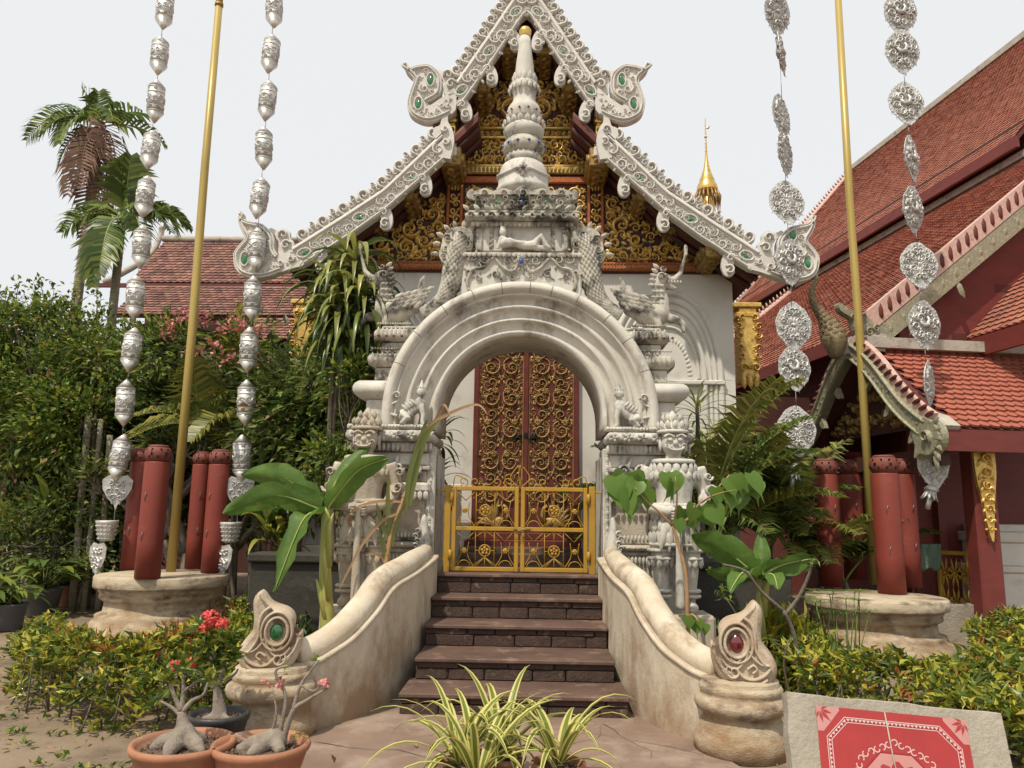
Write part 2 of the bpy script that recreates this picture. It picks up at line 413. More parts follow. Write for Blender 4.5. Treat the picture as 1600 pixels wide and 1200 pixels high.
# ------------------------------------------------------------------ materials
def mat(name, c1, c2=None, s=3.0, c3=None, s3=1.2, t3=(.55, .68), rough=.7, metal=0.0, bump=0.0, bs=30.0, isl=0.0, hue=0.0, st=(1, 1, 1), transl=0.0, spec=.4, isl_c=None, detail=6, coat=0, low=None):
    m = bpy.data.materials.new(name); m.use_nodes = True; n = m.node_tree.nodes; l = m.node_tree.links
    b = n['Principled BSDF']; b.inputs['Roughness'].default_value = rough; b.inputs['Metallic'].default_value = metal
    b.inputs['Specular IOR Level'].default_value = spec; b.inputs['Coat Weight'].default_value = coat
    geo = n.new('ShaderNodeNewGeometry'); mp = n.new('ShaderNodeMapping'); mp.inputs['Scale'].default_value = st
    l.new(geo.outputs['Position'], mp.inputs['Vector'])
    def noise(sc, det=detail, ro=.6):
        t = n.new('ShaderNodeTexNoise'); t.inputs['Scale'].default_value = sc; t.inputs['Detail'].default_value = det; t.inputs['Roughness'].default_value = ro
        l.new(mp.outputs[0], t.inputs['Vector']); return t.outputs['Fac']
    def ramp(f, a, c):
        r = n.new('ShaderNodeMapRange'); r.inputs['From Min'].default_value = a; r.inputs['From Max'].default_value = c; r.clamp = True; l.new(f, r.inputs['Value']); return r.outputs[0]
    def mix(f, A, B, bt='MIX'):
        x = n.new('ShaderNodeMix'); x.data_type = 'RGBA'; x.blend_type = bt
        for k, q in (('A', A), ('B', B)):
            if isinstance(q, tuple): x.inputs[k].default_value = (*q, 1)
            else: l.new(q, x.inputs[k])
        if isinstance(f, float): x.inputs['Factor'].default_value = f
        else: l.new(f, x.inputs['Factor'])
        return x.outputs['Result']
    c = c1
    if isl_c is not None: c = mix(ramp(geo.outputs['Random Per Island'], .35, .95), c1, isl_c)
    if c2 is not None: c = mix(ramp(noise(s), .32, .68), c, c2)
    if c3 is not None: c = mix(ramp(noise(s3, 9, .68), *t3), c, c3)
    if low is not None:                                   # rain-splash dirt near the ground: (height, colour)
        sp = n.new('ShaderNodeSeparateXYZ'); l.new(geo.outputs['Position'], sp.inputs[0])
        ad = n.new('ShaderNodeMath'); ad.operation = 'MULTIPLY_ADD'; ad.inputs[1].default_value = -2.4; l.new(noise(3.1, 10, .7), ad.inputs[0]); l.new(sp.outputs['Z'], ad.inputs[2])
        c = mix(ramp(ad.outputs[0], low[0]-1.10, low[0]-1.75), c, low[1])
    if isl or hue:
        h = n.new('ShaderNodeHueSaturation')
        if isinstance(c, tuple):
            h.inputs['Color'].default_value = (*c, 1)
        else: l.new(c, h.inputs['Color'])
        v = n.new('ShaderNodeMapRange'); v.inputs['To Min'].default_value = 1-isl; v.inputs['To Max'].default_value = 1+isl; l.new(geo.outputs['Random Per Island'], v.inputs['Value']); l.new(v.outputs[0], h.inputs['Value'])
        if hue:
            q = n.new('ShaderNodeMath'); q.operation = 'MULTIPLY'; q.inputs[1].default_value = 7.31; l.new(geo.outputs['Random Per Island'], q.inputs[0])
            fr_ = n.new('ShaderNodeMath'); fr_.operation = 'FRACT'; l.new(q.outputs[0], fr_.inputs[0])
            v2 = n.new('ShaderNodeMapRange'); v2.inputs['To Min'].default_value = .5-hue; v2.inputs['To Max'].default_value = .5+hue; l.new(fr_.outputs[0], v2.inputs['Value']); l.new(v2.outputs[0], h.inputs['Hue'])
        c = h.outputs[0]
    if isinstance(c, tuple): b.inputs['Base Color'].default_value = (*c, 1)
    else: l.new(c, b.inputs['Base Color'])
    if bump:
        bp = n.new('ShaderNodeBump'); bp.inputs['Strength'].default_value = bump; bp.inputs['Distance'].default_value = .02; l.new(noise(bs, 8, .65), bp.inputs['Height']); l.new(bp.outputs[0], b.inputs['Normal'])
    if transl:
        tr = n.new('ShaderNodeBsdfTranslucent'); ms = n.new('ShaderNodeMixShader'); ms.inputs[0].default_value = transl
        if isinstance(c, tuple): tr.inputs[0].default_value = (*c, 1)
        else: l.new(c, tr.inputs[0])
        l.new(b.outputs[0], ms.inputs[1]); l.new(tr.outputs[0], ms.inputs[2]); l.new(ms.outputs[0], n['Material Output'].inputs['Surface'])
    return m
def leafm(name, c, c2=None, isl=.35, hue=.02, rough=.45, transl=.25, spec=.4): return mat(name, c, isl_c=c2, isl=isl, hue=hue, rough=rough, transl=transl, spec=spec)

STUC = mat('white_stucco', (.60, .575, .515), (.46, .435, .38), 6, (.13, .122, .11), 3.6, (.52, .68), rough=.85, bump=.35, bs=45, st=(1, 1, .6))
STUCG = mat('weathered_stucco', (.58, .545, .47), (.40, .37, .31), 9, (.075, .07, .06), 4.2, (.47, .62), rough=.9, bump=.6, bs=50)
STUCT = mat('tan_stucco', (.50, .445, .36), (.40, .34, .26), 5, (.20, .165, .125), 3.0, (.55, .75), rough=.9, bump=.5, bs=50)
BARGE = mat('pale_carved_stucco', (.64, .61, .56), (.56, .53, .48), 7, (.30, .275, .24), 4.0, (.58, .78), rough=.85, bump=.3, bs=60)
WHITE = mat('white_wall_paint', (.64, .615, .56), (.56, .535, .475), 2.5, (.36, .325, .27), 1.6, (.56, .78), rough=.9, bump=.1, bs=30)
ARCHM = mat('arch_stucco', (.62, .59, .525), (.50, .465, .40), 4, (.22, .195, .16), 3.2, (.53, .70), rough=.88, bump=.35, bs=60, st=(1, 1, .45))
BANI = mat('stained_plaster', (.58, .515, .405), (.46, .385, .28), 4.5, (.24, .15, .085), 1.9, (.50, .70), rough=.85, bump=.45, bs=42, st=(1, 1, .55), low=(.42, (.29, .195, .12)))
COPE = mat('coping_plaster', (.60, .535, .42), (.46, .375, .265), 4.5, (.24, .15, .085), 3.2, (.52, .72), rough=.8, bump=.3, bs=40)
HEADM = mat('naga_head_stone', (.53, .45, .345), (.36, .26, .17), 5.5, (.17, .10, .06), 4.0, (.55, .76), rough=.85, bump=.45, bs=45)
DRUM = mat('pedestal_stone', (.54, .46, .335), (.37, .29, .195), 5, (.11, .072, .048), 3.2, (.49, .66), rough=.9, bump=.6, bs=45, st=(1, 1, 2.2), low=(.42, (.27, .17, .09)))
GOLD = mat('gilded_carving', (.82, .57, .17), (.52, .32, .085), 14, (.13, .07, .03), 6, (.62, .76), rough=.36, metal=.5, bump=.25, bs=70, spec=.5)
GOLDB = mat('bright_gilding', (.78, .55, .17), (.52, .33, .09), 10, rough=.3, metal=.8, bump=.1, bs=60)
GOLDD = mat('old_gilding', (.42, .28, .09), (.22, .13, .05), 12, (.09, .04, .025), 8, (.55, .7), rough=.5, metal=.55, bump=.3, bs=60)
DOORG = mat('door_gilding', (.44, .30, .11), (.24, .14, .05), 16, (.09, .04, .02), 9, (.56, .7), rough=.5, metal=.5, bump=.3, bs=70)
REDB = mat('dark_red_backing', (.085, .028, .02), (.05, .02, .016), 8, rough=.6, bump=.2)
REDL = mat('red_lacquer', (.15, .03, .021), (.095, .023, .017), 5, rough=.45, bump=.08)
REDW = mat('red_painted_wood', (.175, .034, .027), (.13, .028, .022), 3, (.10, .03, .025), 2, (.58, .75), rough=.6, bump=.15, bs=30, st=(1, 1, 3))
SOFF = mat('dark_red_soffit', (.13, .035, .028), (.085, .026, .02), 4, rough=.7, bump=.15)
REDORN = mat('red_gold_trim', (.42, .16, .05), (.30, .06, .025), 30, rough=.5, metal=.3, bump=.4, bs=80)
GREENG = mat('green_glass', (.03, .22, .08), (.02, .15, .05), 9, rough=.12, spec=.8)
DKGREEN = mat('dark_green_glass', (.012, .10, .025), rough=.06, spec=.9, coat=.5)
REDG = mat('red_glass', (.11, .006, .008), rough=.06, spec=.9, coat=.5)
BLUEG = mat('blue_glass', (.03, .07, .30), rough=.12, spec=.8)
MIRR = mat('mirror_mosaic', (.10, .17, .22), (.03, .06, .10), 30, rough=.15, metal=.5)
BRICK = mat('laterite_brick', (.095, .055, .04), (.045, .03, .024), 9, (.24, .15, .10), 9, (.57, .70), rough=.85, bump=.8, bs=40, isl=.3)
MORT = mat('dark_mortar', (.07, .05, .04), (.11, .085, .065), 10, rough=.95, bump=.5)
TREAD = mat('red_stone_tread', (.135, .08, .058), (.08, .048, .038), 4, (.27, .185, .135), 3.2, (.54, .72), rough=.7, bump=.25, bs=25)
PAVE = mat('worn_red_paving', (.255, .175, .13), (.175, .115, .085), 2.2, (.35, .275, .215), 1.6, (.50, .70), rough=.8, bump=.2, bs=18)
DIRT = mat('dry_earth', (.26, .195, .13), (.18, .132, .088), 1.6, (.10, .075, .05), .8, (.50, .68), rough=.95, bump=.6, bs=12)
SOIL = mat('potting_soil', (.13, .085, .058), (.20, .14, .10), 14, (.06, .04, .03), 20, (.5, .65), rough=1, bump=1, bs=60)
TERRA = mat('terracotta', (.38, .175, .095), (.29, .125, .07), 6, (.40, .29, .22), 5, (.55, .72), rough=.75, bump=.2, bs=40)
TERRAD = mat('dark_terracotta', (.20, .052, .036), (.14, .04, .03), 6, rough=.65, bump=.15)
REDPOST = mat('painted_red_pipe', (.235, .043, .028), (.185, .036, .025), 3, (.30, .085, .06), 3.5, (.60, .78), rough=.55, bump=.06, bs=20)
BLACKP = mat('black_plastic', (.025, .025, .028), (.05, .045, .042), 6, rough=.45)
GREYP = mat('grey_planter_bag', (.10, .10, .105), (.07, .07, .075), 4, rough=.6)
YPOLE = mat('ochre_gold_paint', (.46, .345, .105), (.36, .26, .07), 2, (.24, .17, .06), 1.4, (.62, .8), rough=.4, metal=.15, st=(1, 1, .3))
YGATE = mat('yellow_gate_paint', (.42, .24, .025), (.34, .19, .022), 5, (.24, .13, .03), 5, (.62, .76), rough=.45)
SILV = mat('beaten_silver', (.66, .65, .62), (.40, .39, .365), 12, (.20, .19, .175), 9, (.58, .72), rough=.52, metal=.55, bump=.3, bs=60)
SILVP = mat('plain_silver', (.66, .63, .57), (.56, .53, .47), 6, rough=.36, metal=.75)
WIRE = mat('thin_wire', (.25, .25, .25), rough=.5, metal=.6)
TILE = mat('red_clay_tile', (.40, .155, .10), (.33, .125, .083), 2, (.20, .10, .08), 1.4, (.55, .75), rough=.85, isl=.11, hue=.008, bump=.1)
TILED = mat('aged_clay_tile', (.235, .11, .08), (.17, .085, .068), 5, (.115, .06, .055), 2.2, (.5, .7), rough=.85, isl=.35, hue=.015, bump=.15)
TILEL = mat('orange_clay_tile', (.36, .125, .07), (.28, .09, .055), 6, (.22, .085, .06), 4, (.6, .75), rough=.75, isl=.28, hue=.012, bump=.15)
RIDGE = mat('grey_ridge_mortar', (.47, .43, .37), (.34, .30, .25), 5, (.16, .14, .12), 3, (.55, .7), rough=.9, bump=.4)
PINKM = mat('pink_white_mosaic', (.58, .42, .36), (.50, .30, .25), 18, (.36, .20, .16), 6, (.55, .7), rough=.7, bump=.2)
NAGAG = mat('glass_mosaic_scales', (.40, .355, .23), (.21, .225, .17), 30, (.52, .44, .28), 16, (.55, .65), rough=.45, metal=.25, bump=.6, bs=70)
CONC = mat('rough_grey_concrete', (.40, .36, .29), (.30, .265, .21), 5, (.16, .14, .11), 4, (.56, .7), rough=.95, bump=.7, bs=40)
DARKW = mat('dark_mossy_wall', (.055, .05, .04), (.032, .03, .024), 3, (.10, .09, .07), 2, (.58, .75), rough=.95, bump=.5)
BARK = mat('grey_bark', (.21, .175, .135), (.13, .105, .08), 8, rough=.9, bump=.6, bs=40)
PALMT = mat('ringed_palm_trunk', (.30, .27, .20), (.20, .18, .13), 4, (.36, .34, .29), 3, (.55, .7), rough=.9, bump=.3, st=(1, 1, 6))
CAUDEX = mat('grey_caudex', (.31, .265, .215), (.20, .165, .13), 11, (.12, .10, .075), 9, (.54, .7), rough=.85, bump=.6, bs=60)
DRYL = leafm('dry_leaf', (.36, .25, .12), (.24, .14, .07), .3, .02, .7, .2)
DEADF = leafm('dead_frond', (.22, .13, .085), (.15, .085, .06), .3, .02, .8, .15)
G_DARK = leafm('dark_green_leaf', (.05, .092, .022), (.105, .15, .034), .5, .025, transl=.32)
G_MID = leafm('mid_green_leaf', (.10, .165, .028), (.225, .245, .04), .55, .03, transl=.38)
G_OLIVE = leafm('olive_leaf', (.085, .13, .032), (.17, .19, .05), .5, .03, transl=.38)
G_LITE = leafm('light_green_leaf', (.115, .20, .04), (.19, .25, .05), .35, .02, transl=.35)
G_PALM = leafm('palm_leaflet', (.10, .165, .038), (.20, .23, .055), .4, .02, .4, .38)
G_PALMY = leafm('yellow_palm_leaflet', (.15, .175, .035), (.24, .22, .05), .3, .02, .4)
G_STRAP = leafm('strap_leaf', (.07, .11, .024), (.22, .235, .06), .4, .02, .3, .3)
G_BANA = mat('banana_leaf', (.14, .235, .045), (.085, .17, .03), 7, (.27, .28, .07), 6, (.58, .72), rough=.5, transl=.42, bump=.25, bs=22)
G_RIB = mat('pale_midrib', (.30, .36, .11), (.24, .30, .08), 6, rough=.5)
BSTEM = mat('banana_stem', (.38, .36, .10), (.28, .29, .075), 6, (.17, .10, .04), 5, (.56, .68), rough=.5, st=(1, 1, .4))
G_BODHI = leafm('heart_leaf', (.085, .20, .03), (.16, .25, .045), .25, .02, .35, .4)
G_CANE = leafm('cane_leaf', (.14, .19, .06), (.22, .25, .08), .25, .02, .45, .3)
CANE = mat('dry_cane', (.42, .25, .12), (.34, .19, .09), 8, rough=.7, st=(1, 1, 4))
G_PAN = leafm('blade_green', (.12, .17, .025), (.17, .215, .035), .2, .015, .4, .3)
Y_PAN = leafm('blade_cream', (.60, .54, .15), (.64, .60, .25), .12, .01, .4, .3)
G_HEDGE = leafm('hedge_leaf', (.12, .175, .026), (.36, .33, .04), .5, .025, .35, .3)
O_HEDGE = leafm('orange_hedge_tip', (.40, .13, .035), (.34, .20, .05), .3, .03, .4, .3)
Y_CROT = leafm('croton_leaf', (.32, .28, .03), (.13, .17, .03), .35, .03, .4, .3)
PINKF = leafm('pink_petal', (.62, .20, .21), (.68, .32, .28), .2, .02, .5, .3)
CORALF = leafm('coral_petal', (.62, .045, .045), (.66, .11, .09), .2, .01, .5, .25)
CLOTH = mat('grey_green_cloth', (.14, .20, .15), rough=.95, bump=.3)
TARP = mat('white_tarpaulin', (.72, .73, .74), rough=.6)
WOODB = mat('brown_timber', (.13, .075, .04), (.09, .05, .03), 5, rough=.8, bump=.3)
BLACKI = mat('black_iron', (.02, .018, .016), rough=.4, metal=.5)
SLABR = mat('printed_red', (.36, .034, .034), (.31, .03, .03), 8, rough=.55)
SLABP = mat('printed_pink', (.50, .24, .22), (.45, .20, .185), 8, rough=.55)
SLABW = mat('printed_pale_pink', (.60, .40, .38), rough=.55)
SLABD = mat('printed_dark_red', (.28, .022, .025), rough=.55)
# ------------------------------------------------------------------ ground
def sheet(name, pts, z, m, kind='structure'):
    mb = MB(); mb.smooth = False; mb.add([(x, y, z) for x, y in pts], [tuple(range(len(pts)))])
    return tag(mb.build(name, m), kind=kind)
mb = MB(); n = 60; R = random.Random(3); vs = []
gx = [-300, -120, -60, -30, -18] + [-14+28*i/40 for i in range(41)] + [18, 30, 60, 120, 300]
gy = [-60, -20, -6] + [-1+15*i/30 for i in range(31)] + [17, 22, 30, 50, 100, 200, 600]
for y in gy:
    for x in gx: vs.append((x, y, R.uniform(-.018, .008) if abs(x) < 14 and y < 14 else -.01))
nx = len(gx)
mb.add(vs, [(j*nx+i, j*nx+i+1, (j+1)*nx+i+1, (j+1)*nx+i) for j in range(len(gy)-1) for i in range(nx-1)])
tag(mb.build('ground', DIRT), kind='structure')
mb = MB(); mb.prism([(-1.42, 2.0), (1.42, 2.0), (1.5, 5.2), (1.30, 5.95), (.92, 6.6), (-.9, 6.6), (-1.35, 5.95), (-1.6, 5.2)], Fr((0, 0, 0), (1, 0, 0), (0, 1, 0)), -.05, .016)
tag(mb.build('paving', PAVE), kind='structure')
mb = MB(); mb.smooth = False; R = random.Random(12)
for x, y, dx, dy, n_ in ((-1.35, 5.6, .16, -.05, 12), (.2, 5.0, .05, .14, 10), (1.3, 5.5, -.13, .04, 9), (-.3, 6.3, -.09, -.10, 8), (.7, 6.2, .03, -.12, 9)):
    P = [(x, y)]
    for i in range(n_): P.append((P[-1][0]+dx+R.gauss(0, .04), P[-1][1]+dy+R.gauss(0, .04)))
    w0 = [R.uniform(.002, .006)*(1-i/(n_+1)) for i in range(n_+1)]
    vs = [(a-dy*2*w, b+dx*2*w, .0205) if k else (a+dy*2*w, b-dx*2*w, .0205) for (a, b), w in zip(P, [q*3 for q in w0]) for k in (0, 1)]
    mb.add(vs, [(2*i, 2*i+1, 2*i+3, 2*i+2) for i in range(n_)])
tag(mb.build('paving_cracks', MORT), kind='structure')

# ------------------------------------------------------------------ temple hall
YB, YF = 10.4, 11.3
temple = thing('temple_hall', 'white walled temple with carved gold gable and pale scrolled bargeboards behind the gateway', 'temple', (0, 11.3, 0))
def sym(pts, Y): return [(abs(xz(a, b, Y)[0]), xz(a, b, Y)[1]) for a, b in pts]
wall_h = xz(812, 425, YF)[1]
UP_LO = sym([(830, 27), (880, 104), (926, 170)], YB); UP_HI = sym([(804, 0), (760, 65), (715, 130)], YB)
zt = UP_HI[0][1]+UP_HI[0][0]*1.40; zi = UP_LO[0][1]+.06
LO_HI = sym([(950, 212), (1040, 300), (1115, 350), (1185, 395)], YB); LO_LO = sym([(948, 250), (1040, 332), (1092, 370), (1165, 417)], YB)
UF = sym([(710, 139), (698, 148), (683, 158), (672, 165), (669, 161), (677, 157), (688, 148), (691, 133), (689, 118), (680, 107), (668, 101), (650, 103), (640, 106), (630, 98), (635, 112), (646, 124), (644, 134), (639, 148), (636, 163), (640, 178), (651, 187), (668, 192), (689, 187), (712, 172)], YB)
LF = sym([(1185, 395), (1197, 401), (1208, 403), (1214, 393), (1214, 380), (1220, 367), (1235, 355), (1252, 351), (1264, 347), (1269, 335), (1274, 350), (1268, 366), (1262, 377), (1269, 386), (1279, 400), (1280, 412), (1276, 427), (1265, 437), (1247, 441), (1225, 439), (1190, 426), (1165, 417)], YB)
def lerp2(P, t):
    L = [0]
    for a, b in zip(P, P[1:]): L.append(L[-1]+math.hypot(b[0]-a[0], b[1]-a[1]))
    d = t*L[-1]
    for i in range(len(P)-1):
        if d <= L[i+1]+1e-9:
            q = (d-L[i])/(L[i+1]-L[i]); return (P[i][0]+(P[i+1][0]-P[i][0])*q, P[i][1]+(P[i+1][1]-P[i][1])*q)
    return P[-1]
# shared small ornaments, made in a local frame (u,v,n = x,y,z)
LFR = Fr((0, 0, 0), (1, 0, 0), (0, 1, 0), (0, 0, 1))
def curl_mesh(name, kind):
    mb = MB()
    if kind == 0:
        mb.scroll(LFR, .0, .085, .085, 1, -1.2, 1.3, .028, .05, 14); mb.leafr(LFR, -.07, .05, 2.0, .10, .03, .03); mb.prism([(-.09, -.04), (.09, -.04), (.07, .05), (-.07, .05)], LFR, -.03, .025)
        mb.prism(catmull([(-.07, .0), (-.085, .09), (-.03, .165), (.045, .16), (.085, .1), (.07, .0)], 3), LFR, -.03, .012)
    elif kind == 1:
        for a, l in ((.6, .12), (1.1, .15), (1.57, .17), (2.04, .15), (2.54, .12)): mb.leafr(LFR, 0, .02, a, l, .026, .04)
        for x, y, h_ in ((.06, .06, 1), (-.06, .06, -1), (.0, .13, 1)): mb.scroll(LFR, x, y, .042, h_, 1.5, 1.3, .013, .03, 12, d=.01)
        mb.prism([(-.10, -.04), (.10, -.04), (.085, .07), (0, .13), (-.085, .07)], LFR, -.03, .012)
    elif kind == 2:   # hanging pendant curl
        mb.prism(catmull([(-.07, .1), (-.085, -.02), (-.06, -.13), (.0, -.20), (.07, -.19), (.095, -.13), (.06, -.09), (.055, .0), (.09, .1)], 3), LFR, -.03, .02)
        mb.scroll(LFR, .03, -.135, .06, -1, 2.6, 1.2, .022, .04, 12, d=.015); mb.scroll(LFR, .0, .0, .055, 1, 0, 1.2, .02, .035, 12, d=.015)
    else:             # upright leaf behind the finial
        mb.prism(catmull([(-.10, -.06), (-.12, .06), (-.09, .12), (-.11, .2), (-.05, .27), (.03, .27), (.1, .33), (.13, .28), (.07, .2), (.06, .1), (.1, .0), (.09, -.06)], 3), LFR, -.04, .02)
        mb.scroll(LFR, -.03, .18, .065, 1, 0, 1.3, .022, .04, 12, d=.015); mb.scroll(LFR, -.02, .04, .065, -1, 3, 1.3, .022, .04, 12, d=.015)
    return mb.mesh(name, BARGE)
CROCK = [curl_mesh('crocket', 0), curl_mesh('crocket', 1)]; PEND = curl_mesh('pendant', 2); LEAFC = curl_mesh('leaf_curl', 3)
def bargeboard(sg, hi, lo, fin, ncro, tpend, curlpos, gemsp, fin_gems, upper):
    fr = Fr((0, YB, 0), (sg, 0, 0), (0, 0, 1), (0, -1, 0)); mb = MB()
    H = [lerp2(hi, i/20) for i in range(21)]; L = [lerp2(lo, i/20) for i in range(21)]
    mb.prism(H+L[::-1], fr, -.14, 0)
    def off(t): return [(h[0]+(l[0]-h[0])*t, h[1]+(l[1]-h[1])*t) for h, l in zip(H, L)]
    for t, w_, h in ((.05, .028, .05), (.17, .016, .03), (.94, .022, .04)): mb.relief(fr, off(t), [w_]*21, h)
    mb.relief(fr, [(h[0], h[1]+.01) for h in H], [.035]*21, .03)
    # running scroll between the mouldings
    length = sum(math.hypot(H[i+1][0]-H[i][0], H[i+1][1]-H[i][1]) for i in range(20)); k = max(4, int(length/.19))
    R = random.Random(5)
    for i in range(k):
        t = (i+.5)/k; h = lerp2(H, t); l = lerp2(L, t); w_ = math.hypot(h[0]-l[0], h[1]-l[1]); ang = math.atan2(h[1]-l[1], h[0]-l[0])
        up = i % 2; q = .44+.2*(1 if up else 0); x = h[0]+(l[0]-h[0])*(.68 if up else .42); y = h[1]+(l[1]-h[1])*(.68 if up else .42)
        r = min(w_*.27, length/k*.58)
        if i in gemsp: continue
        mb.scroll(fr, x, y, r, 1 if up else -1, ang+(pi if up else 0), 1.45, r*.2, r*.34, 16)
        for a in (ang+2.2, ang-2.2, ang+.6, ang-1.0, ang+3.4):
            mb.leafr(fr, x+math.cos(a)*r*.9, y+math.sin(a)*r*.9, a+.5, r*.75, r*.22, r*.25)
        mb.leafr(fr, h[0]+(l[0]-h[0])*(.86 if not up else .26), h[1]+(l[1]-h[1])*(.86 if not up else .26), ang+pi/2+.4, r*1.1, r*.25, r*.3)
    # finial
    fin0 = fin; fin = catmull(fin, 3, True); mb.prism(fin, fr, -.12, .015, .0)
    F2 = inset(fin, .05); a, b = (12, 69) if upper else (6, 60)
    mb.relief(fr, F2[a:b], [.02]*(b-a), .04, d=.015); F3 = inset(fin, .014); mb.relief(fr, F3[a:b], [.014]*(b-a), .02, d=.015)
    band = H+L[::-1]; carve(mb, fr, inset(band, .05), .055, 31, .0, False, 4, .022, 1500)
    R = random.Random(9)
    P = []
    for _ in range(1600):
        xs = [p[0] for p in fin]; ys = [p[1] for p in fin]; x = R.uniform(min(xs), max(xs)); y = R.uniform(min(ys), max(ys))
        if inpoly(x, y, fin):
            e = edist(x, y, fin)-.062; r = min(.085, e)
            if r > .022 and all(math.hypot(x-c, y-d) > (r+q)*.9 for c, d, q in P) and all(math.hypot(x-c, y-d) > r+.07 for c, d in fin_gems):
                P.append((x, y, r)); mb.scroll(fr, x, y, r, R.choice((-1, 1)), R.uniform(0, 6), 1.3, r*.22, r*.36, 13, d=.015)
                for _k in range(3):
                    t = R.uniform(0, 6.28); mb.leafr(fr, x+math.cos(t)*r*.7, y+math.sin(t)*r*.7, t+.8, r*.8, r*.22, r*.3, .017)
    o = mb.build('bargeboard', BARGE, temple)
    for i in gemsp:
        t = (i+.5)/k; h = lerp2(H, t); l = lerp2(L, t); x, y = (h[0]+l[0])/2, (h[1]+l[1])/2; ang = math.atan2(H[10][1]-H[9][1], H[10][0]-H[9][0])
        g = MB(); g.gem(fr, x, y, ang+.3, .125, .042, .03, .006); g.build('gem', GREENG, o)
        s_ = MB(); q = [(x+math.cos(ang+.3)*math.cos(a)*.10-math.sin(ang+.3)*math.sin(a)*.065, y+math.sin(ang+.3)*math.cos(a)*.10+math.cos(ang+.3)*math.sin(a)*.065) for a in [2*pi*j/16 for j in range(17)]]
        s_.relief(fr, q, [.016]*17, .035)
        for t_ in (-.7, .7): s_.leafr(fr, x+math.cos(ang+t_)*.1, y+math.sin(ang+t_)*.1, ang+t_, .13, .03, .03)
        for t_ in (2.5, 3.8): s_.leafr(fr, x+math.cos(ang+t_)*.1, y+math.sin(ang+t_)*.1, ang+t_, .13, .03, .03)
        s_.build('gem_setting', BARGE, o)
    for x, y in fin_gems:
        g = MB(); g.gem(fr, x, y, 1.9, .17, .055, .04, .02); g.build('gem', GREENG, o)
        s_ = MB(); q = [(x+math.cos(a)*.06*(1.0)-.0, y+math.sin(a)*.105) for a in [2*pi*j/16 for j in range(17)]]; s_.relief(fr, q, [.015]*17, .03, d=.015); s_.build('gem_setting', BARGE, o)
    for i in range(ncro):
        t = (i+.4)/ncro*.95; h = lerp2(H, t); h2 = lerp2(H, min(1, t+.02)); ang = math.atan2(h2[1]-h[1], h2[0]-h[0])
        put('crocket', CROCK[i % 2], fr.mat(h[0]-math.sin(ang)*.03, h[1]+math.cos(ang)*.03, -.05, ang, 1.12), o)
    for t in tpend:
        l = lerp2(L, t); l2 = lerp2(L, t+.02); ang = math.atan2(l2[1]-l[1], l2[0]-l[0]); put('pendant', PEND, fr.mat(l[0], l[1]-.02, -.04, ang*.55, 1.25), o)
    put('leaf_curl', LEAFC, fr.mat(curlpos[0], curlpos[1], -.04, -.35, 1.15), o)
    return o
uhi = [(0, zt)]+UP_HI; ulo = [(0, zi)]+UP_LO
ug = sym([(673, 126), (654, 163)], YB); lg = sym([(1237, 367), (1261, 411)], YB)
ucp = sym([(704, 137)], YB)[0]; lcp = sym([(1197, 393)], YB)[0]
for sg in (1, -1):
    bargeboard(sg, uhi, ulo, UF, 15, (.22, .58, .95), ucp, (1, 5, 9), ug, True)
    o = bargeboard(sg, LO_HI, LO_LO, LF, 15, (.16, .46, .90), lcp, (3, 8, 13), lg, False)
    # upturned crest where the lower board starts
    fr = Fr((0, YB, 0), (sg, 0, 0), (0, 0, 1), (0, -1, 0)); cx, cz = LO_HI[0]; mb = MB()
    mb.prism(catmull([(cx-.12, cz-.38), (cx-.17, cz-.1), (cx-.13, cz+.1), (cx-.07, cz+.2), (cx-.06, cz+.32), (cx+.02, cz+.24), (cx+.05, cz+.14), (cx+.13, cz+.10), (cx+.14, cz-.02), (cx+.08, cz-.1), (cx+.05, cz-.35)], 3), fr, -.13, .03)
    mb.scroll(fr, cx-.03, cz+.08, .06, sg, 0, 1.2, .018, .03, 12, d=.03); mb.scroll(fr, cx-.05, cz-.12, .07, -sg, 2, 1.2, .02, .03, 12, d=.03)
    mb.build('board_crest', BARGE, o)
# roof slabs behind the boards
def slab(name, P, y0, y1, m, th, dz=0):
    mb = MB()
    for sg in (1, -1):
        fr = Fr((0, 0, 0), (sg, 0, 0), (0, 0, 1), (0, 1, 0)); Q = [(x, z+dz) for x, z in P]
        mb.prism(Q+[(x, z-th) for x, z in Q[::-1]], fr, y0, y1)
    return mb.build(name, m, temple)
ue = (UP_LO[-1][0]+.30, UP_LO[-1][1]-.36); ur = [(0, zt-.2), lerp2(list(zip(*[iter([])]*2)) or UP_HI, .5), UP_HI[-1], (ue[0], ue[1]+.12)]
ur = [(0, zt-.22), (UP_HI[1][0]-.06, UP_HI[1][1]-.10), (UP_HI[2][0]-.05, UP_HI[2][1]-.10), (ue[0]+.08, ue[1]+.18)]
lr = [(LO_HI[0][0]-.5, LO_HI[0][1]+.42)]+[(x, z-.10) for x, z in LO_HI]+[(LF[20][0], LF[20][1]+.16)]
slab('roof', ur, YB+.08, 21, TILED, .06); slab('soffit', ur, YB+.05, 20.9, SOFF, .10, -.064)
slab('roof', lr, YB+.08, 21, TILED, .06); slab('soffit', lr, YB+.05, 20.9, SOFF, .10, -.064)
# rafters under the eaves, running with the slope
mb = MB()
for sg in (1, -1):
    for Y in (10.62, 10.98):
        for P in (ur, lr):
            for a, b in zip(P, P[1:]):
                mb.tube([(sg*a[0], Y, a[1]-.20), (sg*b[0], Y, b[1]-.20)], .045, 4)
mb.build('rafter', REDB, temple)
